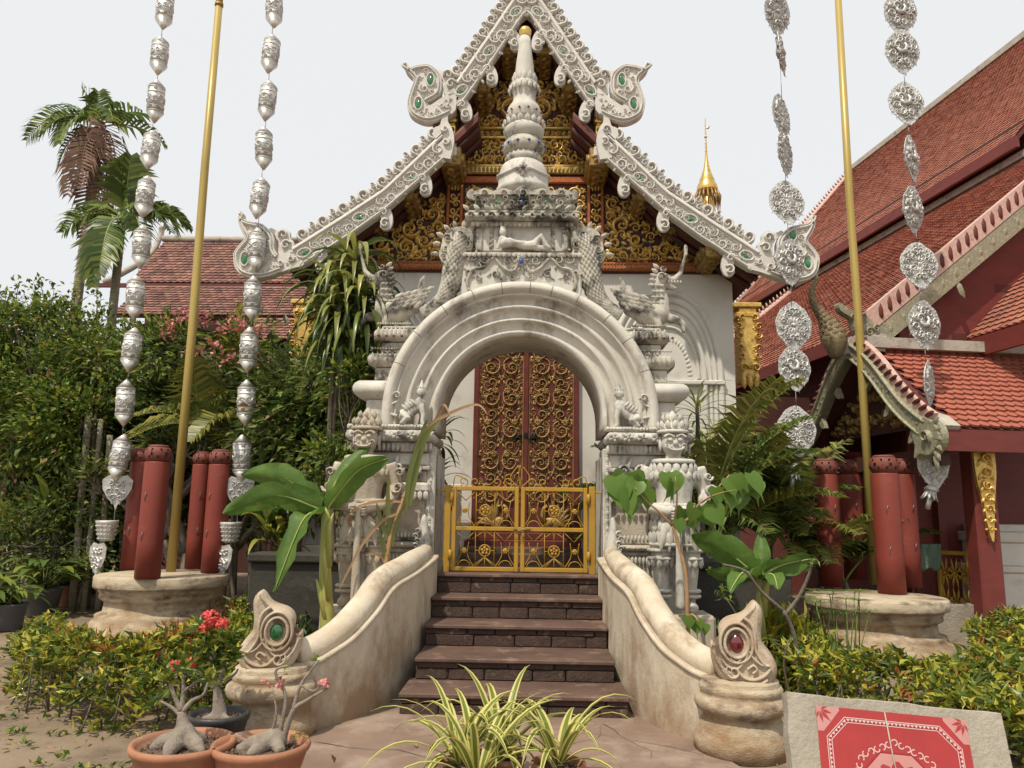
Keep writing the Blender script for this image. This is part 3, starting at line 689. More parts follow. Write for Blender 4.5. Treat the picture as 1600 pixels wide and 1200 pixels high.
# walls
WX = 3.15
mb = MB(); mb.box((0, 15.4, wall_h/2), (2*WX, 8.2, wall_h)); mb.build('wall', WHITE, temple)
mb = MB(); Q = [(x, z-.2) for x, z in lr if x < WX+.6]
poly = [(WX, wall_h-.02), (-WX, wall_h-.02)]
P = [(0, ur[0][1]-.22), (ur[2][0], ur[2][1]-.22), (ur[2][0]-.02, lr[0][1]-.6)]
up = [(ur[0][0], ur[0][1]-.25), (ur[1][0], ur[1][1]-.22), (1.32, ur[2][1]-.28), (1.32, LO_HI[0][1]-.25), (LO_HI[1][0], LO_HI[1][1]-.33), (LO_HI[2][0], LO_HI[2][1]-.33), (WX, wall_h+.1), (WX, wall_h-.02)]
poly = up+[(-x, z) for x, z in up[::-1][:-1]]
mb.prism(poly, Fr((0, YF, 0), (1, 0, 0), (0, 0, 1), (0, -1, 0)), -.1, .03); mb.build('gable_backing', REDB, temple)
FF = Fr((0, YF-.03, 0), (1, 0, 0), (0, 0, 1), (0, -1, 0))
def zf(py): return xz(820, py, YF)[1]
def xf(px, py=300): return abs(xz(px, py, YF)[0])
def frame_strip(poly, m, w_=.03, h=.04, name='gilt_moulding', d=0):
    mb = MB(); P = list(poly)+[poly[0]]
    for a, b in zip(P, P[1:]): mb.relief(FF, [a, b], [w_, w_], h, d)
    return mb.build(name, m, temple)
def panel(poly, r, seed, mirror, tries=1500, d=.0, m=GOLD, mosaic=True):
    mb = MB(); carve(mb, FF, poly, r, seed, d, mirror, 5, r*.36, tries); carve(mb, FF, poly, r*.55, seed+50, d-.0, mirror, 3, r*.16, tries)
    mb.build('carved_panel', m, temple)
    if mosaic:
        b = MB(); b.smooth = False; R = random.Random(seed); xs = [p[0] for p in poly]; ys = [p[1] for p in poly]
        for _ in range(int((max(xs)-min(xs))*(max(ys)-min(ys))*42)):
            x = R.uniform(min(xs), max(xs)); y = R.uniform(min(ys), max(ys))
            if inpoly(x, y, poly): b.gem(FF, x, y, R.uniform(0, 6), R.uniform(.05, .1), .03, .012, .008, 5)
        b.build('mirror_pieces', MIRR, temple)['kind'] = 'stuff'
xa = xf(918); zA, zB = zf(203), zf(84)
tri = [(0, zB), (xa*.35, zf(118)), (xa*.72, zf(160)), (xa*.97, zA), (-xa*.97, zA), (-xa*.72, zf(160)), (-xa*.35, zf(118))]
panel(tri, .17, 3, True, 2500); panel([(xa, zf(216)), (xa, zf(206)), (-xa, zf(206)), (-xa, zf(216))], .055, 4, True)
panel([(xa, zf(260)), (xa, zf(221)), (-xa, zf(221)), (-xa, zf(260))], .15, 6, True, 2200)
for z0 in (203.5, 218, 262): 
    mb = MB(); mb.bbox((0, YF-.05, zf(z0)), (2*xa+.1, .07, .045), .012); mb.build('gilt_moulding', GOLDB, temple)
for sg in (1, -1):
    for a, b in ((204, 262),): 
        mb = MB(); mb.bbox((sg*(xa+.04), YF-.05, (zf(a)+zf(b))/2), (.05, .07, abs(zf(a)-zf(b))+.04), .012); mb.build('gilt_moulding', GOLDB, temple)
    mb = MB(); mb.relief(FF, [(sg*(xa+.06), zA), (sg*(xa*.35+.1), zf(110)), (0, zf(66))], [.04, .04, .02], .05); mb.build('gilt_moulding', GOLDB, temple)
mb = MB(); mb.bbox((0, YF-.07, zf(270)), (2*xa+.2, .10, .13), .02); mb.build('gilt_band', GOLDB, temple)
mb = MB()
k = 34
for i in range(k): mb.leafr(Fr((0, YF-.122, 0), (1, 0, 0), (0, 0, 1), (0, -1, 0)), -xa-.08+(2*xa+.16)*(i+.5)/k, zf(275), pi/2, .1, .028, .025)
mb.build('leaf_row', GOLDD, temple)
mb = MB(); mb.bbox((0, YF-.055, zf(284)), (2*xa+.16, .07, .11), .015); mb.build('red_band', REDORN, temple)
panel([(xa*.96, zf(410)), (xa*.96, zf(294)), (-xa*.96, zf(294)), (-xa*.96, zf(410))], .16, 8, True, 2200)
for sg in (1, -1):
    x0, x1 = xf(917, 340), xf(943, 340)
    for xx in (x0+.025, x1-.025):
        mb = MB(); mb.bbox((sg*xx, YF-.06, (zf(296)+zf(412))/2), (.045, .10, abs(zf(296)-zf(412))), .01); mb.build('red_strip', REDORN, temple)
    mb = MB(); fr2 = Fr((sg*(x0+x1)/2, YF-.06, 0), (1, 0, 0), (0, 0, 1), (0, -1, 0)); n_ = 9
    for i in range(n_):
        z = zf(408)+(zf(305)-zf(408))*(i+.5)/n_; h_ = 1 if i % 2 else -1
        mb.scroll(fr2, .02*h_, z, .065, h_, 0, 1.3, .016, .035, 13); mb.leafr(fr2, -.03*h_, z+.02, 1.57+h_, .09, .025, .03)
    mb.build('carved_pilaster', GOLD, temple)
    mb = MB()
    for j in range(-2, 3): mb.leafr(fr2, j*.042, zf(302), 1.57-j*.1, .26, .03, .06, .02)
    for j in range(-2, 3): mb.leafr(fr2, j*.042+.02, zf(268), -1.57-j*.06, .22, .03, .05, .03)
    mb.bbox((sg*(x0+x1)/2, YF-.10, zf(272)), (.30, .16, .06), .015); mb.build('pilaster_capital', GOLD, temple)
    # side panels under the lower roofs
    pts = [(943, 300), (985, 318), (1030, 352), (1072, 382), (1096, 410), (943, 410)]
    P = [(sg*xf(a, b), zf(b)) for a, b in pts]; panel(P, .17, 11, False, 2600)
    # carved purlin ends
    for px, py, w_ in ((852, 96, .2), (892, 152, .22), (934, 262, .3), (1000, 318, .2), (1052, 352, .2), (1108, 402, .26)):
        x, z = xz(px, py, 10.9); x = abs(x); mb = MB(); z = max(z, wall_h+.12)
        mb.bbox((sg*x, 10.89, z), (w_, .74, w_), .02)
        fb = Fr((sg*x, 10.9, z-w_/2), (1, 0, 0), (0, 1, 0), (0, 0, -1))
        for q in (-.22, .0, .22): mb.scroll(fb, 0, q, w_*.38, 1, 0, 1.3, w_*.08, .03, 12); mb.leafr(fb, 0, q+.12, 1.57, .12, .04, .03)
        fb = Fr((sg*x, 10.52, z), (1, 0, 0), (0, 0, 1), (0, -1, 0)); mb.flower(fb, 0, 0, w_*.45, 8, .04)
        fb = Fr((sg*x-sg*w_/2, 10.9, z), (0, 1, 0), (0, 0, 1), (-sg, 0, 0))
        for q in (-.22, .0, .22): mb.scroll(fb, q, 0, w_*.38, 1, 0, 1.3, w_*.08, .03, 12)
        mb.build('purlin_end', GOLDD, temple)
    # little turned gilt post standing on the lower eave
    x = xf(936, 205)*.965; z0, z1 = xz(936, 233, 10.6)[1], xz(936, 178, 10.6)[1]; H = z1-z0; mb = MB()
    for a, b, w_ in ((0, .1, .2), (.1, .17, .15), (.17, .25, .19), (.25, .33, .14), (.33, .6, .17), (.6, .68, .14), (.68, .76, .2), (.76, .84, .15), (.84, 1.25, .19)):
        mb.bbox((sg*x, 10.6, z0+H*(a+b)/2), (w_, w_, H*(b-a)), .012)
    mb.build('eave_post', GOLDB, temple)
    mb = MB()
    for q in (-.036, .036): mb.ell((sg*x+q, 10.515, z0+H*.47), (.03, .015, .04), 8, 5)
    mb.build('post_hole', REDB, temple)
    mb = MB(); mb.bbox((sg*(x+.02), 10.6, z0-.09), (.26, .26, .16), .02); mb.build('post_block', BARGE, temple)
# band under the gable
mb = MB(); mb.bbox((0, YF-.06, (zf(412)+zf(425))/2+.005), (2*xf(1100, 418)+.1, .10, abs(zf(412)-zf(425))), .015); mb.build('red_band', REDORN, temple)
mb = MB(); bz = (zf(412)+zf(425))/2; W_ = xf(1100, 418)
beads(mb, (-W_, YF-.115, bz+.035), (W_, YF-.115, bz+.035), 110, .018); mb.build('gilt_bead_row', GOLDD, temple); mb = MB(); beads(mb, (-W_, YF-.115, bz-.03), (W_, YF-.115, bz-.03), 110, .018); mb.build('gilt_bead_row', GOLDD, temple)
# blind window arches on the white wall
def pointed(cx, cz, hw, h, k=14):
    P = []
    for i in range(k+1):
        a = pi/2*i/k; P.append((cx+hw*max(0,math.cos(a))**.82, cz+h*math.sin(a)**1.06))
    return P+[(2*cx-x, z) for x, z in P[::-1][1:]]
for sg in (1, -1):
    cx = sg*abs(xz(1040, 590, YF)[0]); cz = xz(1045, 592, YF)[1]; hw = .82; h = 1.32; mb = MB()
    for f, w_, hh in ((1.0, .05, .06), (.9, .035, .045), (.81, .03, .04), (.70, .05, .07), (.6, .03, .04)):
        P = pointed(cx, cz, hw*f, h*f); P = [(P[0][0], cz-1.2)]+P+[(P[-1][0], cz-1.2)] if f > .65 else P
        mb.relief(Fr((0, YF, 0), (1, 0, 0), (0, 0, 1), (0, -1, 0)), P, [w_]*len(P), hh)
    for i in range(26):
        P = pointed(cx, cz, hw*.5, h*.5, 13); mb.leafr(Fr((0, YF, 0), (1, 0, 0), (0, 0, 1), (0, -1, 0)), P[i][0], P[i][1], math.atan2(P[i][1]-cz, P[i][0]-cx)+pi, .09, .03, .02)
    mb.bbox((cx, YF-.03, cz-.06), (2*hw+.1, .10, .07), .015)
    mb.build('window_surround', WHITE, temple)
# corner pier of the wall and carved eave bracket beyond it
for sg in (1, -1):
    x, z0, z1 = sg*abs(xz(1166, 540, 12.4)[0]), xz(1166, 600, 12.4)[1], xz(1166, 484, 12.4)[1]; mb = MB()
    mb.bbox((x, 12.4, (z0+z1)/2), (.3, .3, z1-z0), .02); mb.bbox((x, 12.4, z1+.04), (.46, .36, .08), .015); mb.bbox((x, 12.4, z1-.12), (.38, .33, .08), .015)
    fb = Fr((x, 12.25, 0), (1, 0, 0), (0, 0, 1), (0, -1, 0))
    carve(mb, fb, [(-.17, z0), (.17, z0), (.24, z1-.1), (-.24, z1-.1)], .11, 4, 0, True, 4, .05, 500)
    for q in (-.1, 0, .1): mb.leafr(fb, q, z0+.18, -1.57, .3, .06, .06, .02)
    mb.build('eave_bracket', GOLD, temple)
# door
DZ0, DZ1 = 1.20, 3.98; DX = .055; fr = Fr((DX, YF-.06, DZ0), (1, 0, 0), (0, 0, 1), (0, -1, 0))
for sg in (1, -1):
    mb = MB(); mb.bbox((DX+sg*.35, YF-.03, (DZ0+DZ1)/2), (.685, .06, DZ1-DZ0), .008)
    o = mb.build('door_leaf', REDL, temple); g = MB(); fl = Fr((DX+sg*.37, YF-.06, DZ0), (sg, 0, 0), (0, 0, 1), (0, -1, 0)); n_ = 5; mh = .47
    for i in range(n_):
        z = .52+mh*i
        for q in (1, -1):
            g.scroll(fl, q*.15, z+.12, .125, q, pi/2+q*1.2, 1.35, .017, .028, 18); g.scroll(fl, q*.14, z+.36, .085, -q, -pi/2, 1.3, .014, .024, 15)
            g.relief(fl, catmull([(0, z-.08), (q*.05, z+.06), (q*.03, z+.2), (q*.12, z+.27), (q*.22, z+.24), (q*.27, z+.34)], 4), [.012]*21, .022)
            g.flower(fl, q*.09 if i % 2 else q*.2, z+.24, .058, 8, .03, .012)
            for a, b, t in ((.24, .02, 1.2), (.27, .12, 2.2), (.23, .42, .5), (.05, .33, 1.9), (.28, .30, -1), (.1, .03, -.6), (.18, .19, 1.5), (.06, .43, 2.6), (.3, .2, 1.5), (.12, .12, .3)): g.leafr(fl, q*a, z+b, t if q > 0 else pi-t, .07, .021, .022, .004)
    carve(g, fl, [(-.31, .5), (.31, .5), (.31, 2.7), (-.31, 2.7)], .05, 12, -.004, True, 4, .012, 500)
    for q in (.0,):   # guardian bird in the lowest panel
        g.ell(fl.p(.0, .22, .01), (.14, .03, .11), 10, 6); g.tube([fl.p(-.08, .25, .03), fl.p(-.13, .36, .035), fl.p(-.10, .46, .035), fl.p(-.05, .49, .03)], [.045, .032, .028, .034], 6); g.leafr(fl, -.03, .49, -.3, .09, .025, .03, .02)
        for j in range(7): g.leafr(fl, .07, .22, .1+j*.27, .26+.02*j, .035, .03, .012)
        for j in range(5): g.leafr(fl, -.02, .20, .9+j*.3, .13, .028, .03, .03)
        for j in (-.05, .06): g.leafr(fl, j, .12, -1.57, .09, .02, .02)
    g.relief(fl, [(-.325, .06), (.325, .06)], [.014]*2, .02); g.relief(fl, [(-.325, .06), (-.325, 2.7)], [.012]*2, .016); g.relief(fl, [(.325, .06), (.325, 2.7)], [.012]*2, .016)
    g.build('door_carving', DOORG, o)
    k_ = MB(); fk = Fr((DX+sg*.12, YF-.06, xz(820, 683, YF)[1]), (1, 0, 0), (0, 0, 1), (0, -1, 0)); k_.flower(fk, 0, 0, .075, 10, .03); q = [fk.p(math.cos(a)*.05, -.06+math.sin(a)*.05, .035) for a in [2*pi*i/12 for i in range(13)]]; k_.tube(q, .009, 5, False); k_.build('door_handle', BLACKI, o)
mb = MB(); mb.bbox((DX, YF-.075, (DZ0+DZ1)/2), (.075, .045, DZ1-DZ0), .012); mb.build('door_strip', REDL, temple)
mb = MB()
for sg in (1, -1): mb.bbox((DX+sg*.735, YF-.05, (DZ0+DZ1)/2), (.08, .10, DZ1-DZ0+.1), .012)
mb.bbox((DX, YF-.05, DZ1+.06), (1.72, .102, .12), .012); mb.bbox((DX, YF-.10, DZ0-.06), (1.72, .2, .14), .012); mb.bbox((DX, YF-.07, DZ0+.06), (1.5, .07, .1), .01)
mb.build('door_frame', REDL, temple)
mb = MB(); mb.bbox((DX, YF-.09, xz(820, 681, YF)[1]), (.06, .05, .075), .006); mb.build('padlock', BLACKI, temple)
# plinth, rear steps and low parapets in front of the door
mb = MB(); mb.box((0, 11.17, .55), (2*WX+.2, .26, 1.1)); mb.build('plinth', WHITE, temple)
for sg in (1, -1):
    mb = MB(); P = [(9.75, .9), (9.75, 1.45), (10.1, 1.62), (10.5, 1.9), (11.02, 1.98), (11.02, .9)]
    mb.prism(P, Fr((sg*.98, 0, 0), (0, 1, 0), (0, 0, 1), (sg, 0, 0)), -.13, .13); mb.build('porch_parapet', WHITE, temple)
# ------------------------------------------------------------------ staircase
stair = thing('staircase', 'five worn red stone steps rising between the curved walls to the yellow gate', 'staircase', (0, 6.4, 0))
SY = [6.38, 6.86, 7.45, 7.90, 8.30]; SZ = [0, .178, .36, .553, .757, .955]; SX = [(-.90, .92)]+[(-.85, .86)]*4
brick_me = []
R = random.Random(11)
for v in range(5):
    b = MB(); b.smooth = False; c = [V((x+R.uniform(-.03, .03), y+R.uniform(-.05, .05)*(y < 0), z+R.uniform(-.05, .05))) for x in (-.5, .5) for y in (-.5, .5) for z in (-.5, .5)]
    b.bbox((0, 0, 0), (1, 1, 1), .06)
    b.v = [tuple(V(q)+V((R.uniform(-.012, .012), R.uniform(-.05, .05), R.uniform(-.025, .025)))) for q in b.v]
    brick_me.append(b.mesh('brick', BRICK))
for i in range(5):
    x0, x1 = SX[i]; y0 = SY[i]; y1 = SY[i+1]+.1 if i < 4 else 9.4; z0, z1 = SZ[i], SZ[i+1]
    mb = MB(); mb.box(((x0+x1)/2, (y0+y1)/2+.04, (z0+z1)/2-.02), (x1-x0-.01, y1-y0-.02, z1-z0-.03)); mb.build('step_core', MORT, stair)
    mb = MB(); mb.bbox(((x0+x1)/2, (y0+y1)/2-.012, z1-.018), (x1-x0, y1-y0+.024, .036), .008); mb.build('tread', TREAD, stair)
    hf = z1-z0-.036
    for c, (zb_, hh) in enumerate(((z0, hf*.66), (z0+hf*.66, hf*.34))):
        x = x0+.004; 
        while x < x1-.02:
            w_ = R.uniform(.26, .46); w_ = min(w_, x1-x-.004); w_ = x1-x-.004 if x1-x-w_ < .12 else w_
            m = Matrix.Translation((x+w_/2, y0+.055, zb_+hh*.5+.001)) @ Matrix.Diagonal((w_-.012, .10+R.uniform(-.016, .012), hh-.008, 1))
            put('brick', R.choice(brick_me), m, stair); x += w_
mb = MB(); mb.box((0, 10.2, .46), (1.9, 1.7, .94)); mb.build('landing', TREAD, stair)
for k, (y, z) in enumerate(((10.75, 1.03), (10.98, 1.10))):
    mb = MB(); mb.bbox((.05, y, z-.05), (1.7, .5, .14), .012); mb.build('door_step', TREAD, stair)

# ------------------------------------------------------------------ gateway
gate = thing('gateway', 'ornate white stucco arched gateway with tiered shoulders and bell shaped spire', 'gateway', (0, 8.8, 0))
GY = 8.4; GF = Fr((0, GY, 0), (1, 0, 0), (0, 0, 1), (0, -1, 0)); ZC = 2.64
prof = [(.905, -.02), (.915, .012), (.94, .02), (.955, .03), (.965, .0), (.985, -.025), (1.02, -.03), (1.05, -.01), (1.065, .02), (1.08, .045), (1.095, .045), (1.105, .015), (1.13, -.015), (1.17, -.01), (1.195, .02), (1.21, .055), (1.23, .07), (1.245, .065), (1.255, .03), (1.285, .01), (1.32, .025), (1.34, .06), (1.355, .10), (1.37, .105), (1.38, .085), (1.395, .12), (1.42, .15), (1.455, .155), (1.49, .135), (1.515, .09), (1.52, .04), (1.52, -.55), (.905, -.88)]
mb = MB(); path = [(0, ZC-2.44)] if False else []
st = [(1, 0, z) for z in (2.44,)]
secs = []
for z in (2.46, 2.55): secs.append([(r, z, d) for r, d in prof])
for i in range(41):
    a = pi*i/40; secs.append([(math.cos(a)*r, ZC+math.sin(a)*r, d) for r, d in prof])
for z in (2.55, 2.46): secs.append([(-r, z, d) for r, d in prof])
np_ = len(prof); vs = [GF.p(*q) for s_ in secs for q in s_]
mb.add(vs, [(i*np_+k, (i+1)*np_+k, (i+1)*np_+(k+1) % np_, i*np_+(k+1) % np_) for i in range(len(secs)-1) for k in range(np_)]+[tuple(range(np_)), tuple(range(len(vs)-1, len(vs)-np_-1, -1))])
mb.sm = [True]*len(mb.f); arch = mb.build('arch', ARCHM, gate)
mb = MB(); mb.smooth = False
for a in (.35, .62, .85, 1.12, 1.33, 1.50, 1.72, 1.95, 2.2, 2.48, 2.75):      # open joints in the outer roll
    c, s_ = math.cos(a), math.sin(a); P = []
    for r, d in prof[24:31]:
        for t in (-.003, .003): P.append(GF.p(c*r-s_*t, ZC+s_*r+c*t, d+.0015))
    mb.add(P, [(2*i, 2*i+1, 2*i+3, 2*i+2) for i in range(6)])
mb.build('arch_crack', MORT, arch)
def gz(py, Y=GY): return xz(812, py, Y)[1]
def gx_(px, py=650, Y=GY): return xz(px, py, Y)[0]
def layer(parent, x0, x1, y0, y1, z0, z1, m=STUCG, name='moulding', b=.015, rolled=False):
    mb = MB()
    if rolled:
        h = z1-z0; k = 7; P = [(-math.cos(a)*0+math.sin(a)*h*.5, z0+h/2-math.cos(a)*h/2) for a in [pi*i/k for i in range(k+1)]]
        vs = []; 
        for o_, z in P: vs += [(x0-o_, y0-o_, z), (x1+o_, y0-o_, z), (x1+o_, y1, z), (x0-o_, y1, z)]
        mb.add(vs, [(i*4+j, i*4+(j+1) % 4, i*4+4+(j+1) % 4, i*4+4+j) for i in range(k) for j in range(4)]); mb.add([vs[-4], vs[-3], vs[-2], vs[-1]], [(0, 1, 2, 3)])
        mb.add([vs[0], vs[3], vs[2], vs[1]], [(0, 1, 2, 3)])
    else: mb.bbox(((x0+x1)/2, (y0+y1)/2, (z0+z1)/2), (x1-x0, y1-y0, z1-z0), b)
    return mb.build(name, m, parent)
for sg in (1, -1):
    def L(xa, xb, y0, y1, p0, p1, m=STUCG, name='moulding', rolled=False, b=.012):
        if rolled: xa += abs(gz(p0)-gz(p1))*.5
        a, c = (xa, xb) if sg > 0 else (-xb, -xa); return layer(gate, a, c, y0, y1, min(gz(p0), gz(p1)), max(gz(p0), gz(p1)), m, name, b, rolled)
    XO = 1.80
    L(.905, XO, 8.42, 9.28, 1140, 710, STUC, 'pier')
    L(.905, 1.0, 8.36, 8.5, 1100, 700, STUC, 'jamb_strip')
    L(1.05, 1.40, 8.38, 8.6, 1100, 770, STUCT, 'half_column')
    L(.92, XO+.06, 8.20, 9.28, 675.5, 668, STUCG, 'cornice'); L(.93, XO+.0, 8.23, 9.28, 694, 676, STUC, 'cornice', True); L(.95, XO-.02, 8.26, 9.27, 709, 694.5, STUCG, 'cornice')
    L(.98, XO-.04, 8.33, 9.26, 730, 709.5, STUC, 'frieze'); L(.96, XO-.03, 8.30, 9.26, 737, 730.5, STUCG, 'cornice'); L(1.0, XO-.06, 8.34, 9.25, 756, 737.5, STUCT, 'frieze'); L(.95, XO-.02, 8.27, 9.25, 772, 756.5, STUC, 'cornice', False, .025)
    L(1.0, 1.44, 8.35, 8.7, 848, 842, STUCG, 'column_ring'); L(.985, 1.455, 8.335, 8.7, 858, 848.5, STUCT, 'column_ring', True); L(1.0, 1.44, 8.35, 8.7, 866, 858.5, STUCG, 'column_ring')
    mb = MB(); X0, X1 = (sg*.93, sg*(XO+.04)); Yc = 8.2
    beads(mb, (X0, Yc-.0, gz(671.8)), (X1, Yc, gz(671.8)), 26, .021)
    mb.build('bead_row', STUC, gate); mb = MB()
    petals(mb, (X0, 8.255, gz(695)), (X1, 8.255, gz(695)), (0, -1, 0), -.10, 18, fat=.42, h=-.25)
    mb.build('petal_row', STUC, gate); mb = MB()
    fr = Fr((0, 8.165, 0), (1, 0, 0), (0, 0, 1), (0, -1, 0))
    mb = MB()
    for i in range(6):
        mb = MB(); mb.flower(fr, X0+(X1-X0)*(i+.5)/6, gz(685), .062, 5, .03); mb.build('rosette', STUC, gate)
    mb = MB()
    for i in range(16): mb.leafr(fr, X0+(X1-X0)*(i+.5)/16, gz(686), pi/2+(.7 if i % 2 else -.7), .07, .02, .018, -.02)
    mb.build('leaf_row', STUC, gate); mb = MB()
    petals(mb, (sg*.96, 8.265, gz(769)), (sg*(XO-.02), 8.265, gz(769)), (0, -1, 0), -.10, 13, fat=.5, h=-.2)
    mb.build('petal_row', STUC, gate); mb = MB()
    fr = Fr((0, 8.33, 0), (1, 0, 0), (0, 0, 1), (0, -1, 0))
    for xx in (1.12, 1.30, 1.62): mb.scroll(fr, sg*xx, gz(734), .07, sg, 0, 1.4, .02, .035, 14, d=.02); mb.leafr(fr, sg*(xx+.05), gz(730), 1.2, .13, .03, .03, .02)
    mb.build('scroll_row', STUC, gate); mb = MB()
    fr = Fr((0, 8.34, 0), (1, 0, 0), (0, 0, 1), (0, -1, 0))
    carve(mb, fr, [(sg*1.02, gz(754)), (sg*1.4, gz(754)), (sg*1.4, gz(740)), (sg*1.02, gz(740))], .07, 3, 0, False, 3, .025, 200)
    mb.build('frieze_relief', STUCG, gate); mb = MB()
    for i in range(30):      # studs and leaves up the jamb
        z = gz(1080)+(gz(712)-gz(1080))*(i+.5)/30; mb.leafr(Fr((0, 8.36, 0), (1, 0, 0), (0, 0, 1), (0, -1, 0)), sg*.955, z-.03, pi/2, .075, .026, .02); mb.bead((sg*.955, 8.355, z+.045), .013)
    mb.build('jamb_studs', STUC, gate); mb = MB()
    mb2 = MB()
    for i in range(10):      # zigzag leaf collar of the half column
        x = sg*(1.03+.04*i+.02); petals(mb2, (x-.02, 8.345, gz(866)), (x+.02, 8.345, gz(866)), (0, -1, 0), -.085, 1, fat=.5, h=-.2); mb.leafr(Fr((0, 8.345, 0), (1, 0, 0), (0, 0, 1), (0, -1, 0)), x, gz(843), pi/2, .07, .018, .02)
    mb.build('leaf_collar', STUC, gate); mb2.build('leaf_collar', STUC, gate); mb = MB()
    for i in range(7): mb.bead((sg*(1.05+.06*i), 8.31, gz(853)), .022)
    mb.build('bead_row', STUC, gate); mb = MB()
    carve(mb, Fr((0, 8.42, 0), (1, 0, 0), (0, 0, 1), (0, -1, 0)), [(sg*1.005, gz(900)), (sg*1.05, gz(900)), (sg*1.05, gz(780)), (sg*1.005, gz(780))], .06, 3, 0, False, 3, .025, 100)
    for i in range(9):
        z = gz(900)+(gz(785)-gz(900))*i/9
        mb.leafr(Fr((0, 8.42, 0), (1, 0, 0), (0, 0, 1), (0, -1, 0)), sg*1.03, z, pi/2-sg*.5, .11, .03, .02); 
        mb.leafr(Fr((0, 8.42, 0), (1, 0, 0), (0, 0, 1), (0, -1, 0)), sg*1.46, z, pi/2+sg*.5, .11, .03, .02)
    mb.build('leaf_border', STUC, gate)
    # shoulder tiers
    T = [(1076, 623, 594, STUC, True), (1063, 668, 623.5, STUC, False), (1050, 594, 573, STUCG, False), (1058, 572, 551, STUCG, True), (1040, 550.5, 533, STUCG, False), (1049, 532, 512, STUCG, True), (1040, 511.5, 507, STUCG, False)]
    xs = {}
    for x1, p0, p1, m, rl in T:
        X1 = gx_(x1, (p0+p1)/2)-.03; L(1.0, X1-(.06 if rl else 0), 8.52, 9.26, p0, p1, m, 'shoulder_tier', rl)
    for p0, x1 in ((572, 1058), (532, 1049)):
        mb = MB(); X1 = gx_(x1, p0)-.04; zz = gz(p0); petals(mb, (sg*1.25, 8.455, zz+.02), (sg*X1, 8.455, zz+.02), (0, -1, 0), .14, 8, fat=.55, h=.25); mb.build('lotus_petals', STUCG, gate); mb = MB(); beads(mb, (sg*1.25, 8.48, zz+.2), (sg*X1, 8.48, zz+.2), 14, .018); mb.build('bead_row', STUCG, gate); mb = MB()
        petals(mb, (sg*(X1+.03), 8.6, zz+.02), (sg*(X1+.03), 9.2, zz+.02), (sg, 0, 0), .14, 7, fat=.55, h=.25)
        mb.build('lotus_petals', STUCG, gate)
    gm = MB()
    for i in range(5): gm.bead((sg*(1.34+.09*i), 8.44, gz(525)), .02)
    gm.build('gem', REDG, gate)
# tower above the arch
YT = 8.9
def TB(hx, p0, p1, yf, m, name, rolled=False, b=.015):
    return layer(gate, -hx, hx, yf, YT+(YT-yf), min(gz(p0, yf), gz(p1, yf)), max(gz(p0, yf), gz(p1, yf)), m, name, b, rolled)
TB(.69, 470, 399, 8.5, STUC, 'tower_block'); TB(.70, 399, 394, 8.46, STUCG, 'moulding')
TB(.53, 393.5, 352, 8.56, STUC, 'tower_block'); TB(.60, 352, 345, 8.50, STUCG, 'moulding'); TB(.62, 344.5, 333, 8.48, STUCG, 'moulding', True); TB(.64, 332.5, 328.5, 8.46, STUCG, 'moulding'); TB(.56, 328, 300, 8.52, STUCG, 'tower_block')
mb = MB(); fr = Fr((0, 8.5, 0), (1, 0, 0), (0, 0, 1), (0, -1, 0)); zz = lambda p: gz(p, 8.5)
for q in (1, -1):
    mb.relief(fr, catmull([(q*.02, zz(405)), (q*.1, zz(425)), (q*.22, zz(418)), (q*.33, zz(404)), (q*.44, zz(418)), (q*.56, zz(422)), (q*.62, zz(440)), (q*.60, zz(455))], 5), [.022]*36, .035)
    for i, (x, p, r) in enumerate(((.16, 408, .06), (.30, 428, .055), (.42, 407, .065), (.56, 405, .06), (.62, 428, .05), (.5, 434, .04), (.1, 434, .04))):
        mb.scroll(fr, q*x, zz(p), r, q*(1 if i % 2 else -1), i*1.3, 1.3, r*.22, r*.45, 14)
        for j in range(3): mb.leafr(fr, q*x+math.cos(i+2.1*j)*r*.8, zz(p)+math.sin(i+2.1*j)*r*.8, i+2.1*j+.6, r*1.3, r*.35, r*.4)
for j in range(9): mb.leafr(fr, 0, zz(413), 2*pi*j/9, .13, .03, .04)
mb.flower(fr, 0, zz(408), .08, 8, .05, .02)
petals(mb, (-.69, 8.455, zz(397)), (.69, 8.455, zz(397)), (0, -1, 0), -.055, 24, fat=.5, h=-.3)
for i in range(11): mb.leafr(fr, -.62+1.24*i/10, zz(332), (pi/2+.8)*(1 if i < 5 else 1) if i < 5 else pi/2-.8, .10, .03, .035, .06); mb.scroll(fr, -.60+1.2*i/10, zz(340), .045, 1 if i < 5 else -1, 0, 1.2, .013, .03, 12, d=.06)
petals(mb, (-.60, 8.495, zz(346)), (.60, 8.495, zz(346)), (0, -1, 0), -.07, 22, fat=.5, h=-.3)
fr2 = Fr((0, 8.52, 0), (1, 0, 0), (0, 0, 1), (0, -1, 0)); z2 = lambda p: gz(p, 8.52)
carve(mb, fr2, [(-.56, z2(326)), (.56, z2(326)), (.56, z2(306)), (-.56, z2(306))], .085, 5, 0, True, 5, .05, 600)
for sx in (1, -1):
    fs_ = Fr((sx*.56, 8.9, 0), (0, -sx, 0), (0, 0, 1), (sx, 0, 0)); carve(mb, fs_, [(-.36, z2(326)), (.36, z2(326)), (.36, z2(306)), (-.36, z2(306))], .085, 5, 0, True, 4, .04, 300)
    for i in range(4):
        zq = zz(388)+(zz(356)-zz(388))*i/4
        for xx in (.47, .38): mb.leafr(Fr((0, 8.56, 0), (1, 0, 0), (0, 0, 1), (0, -1, 0)), sx*xx, zq, pi/2+sx*(.5 if xx < .4 else -.5), .1, .03, .03)
    mb.bbox((sx*.5, 8.58, zz(373)), (.08, .1, .28), .015)
mb.build('tower_relief', STUCG, gate)
mb = MB()     # wavy crown of petals round the foot of the bell
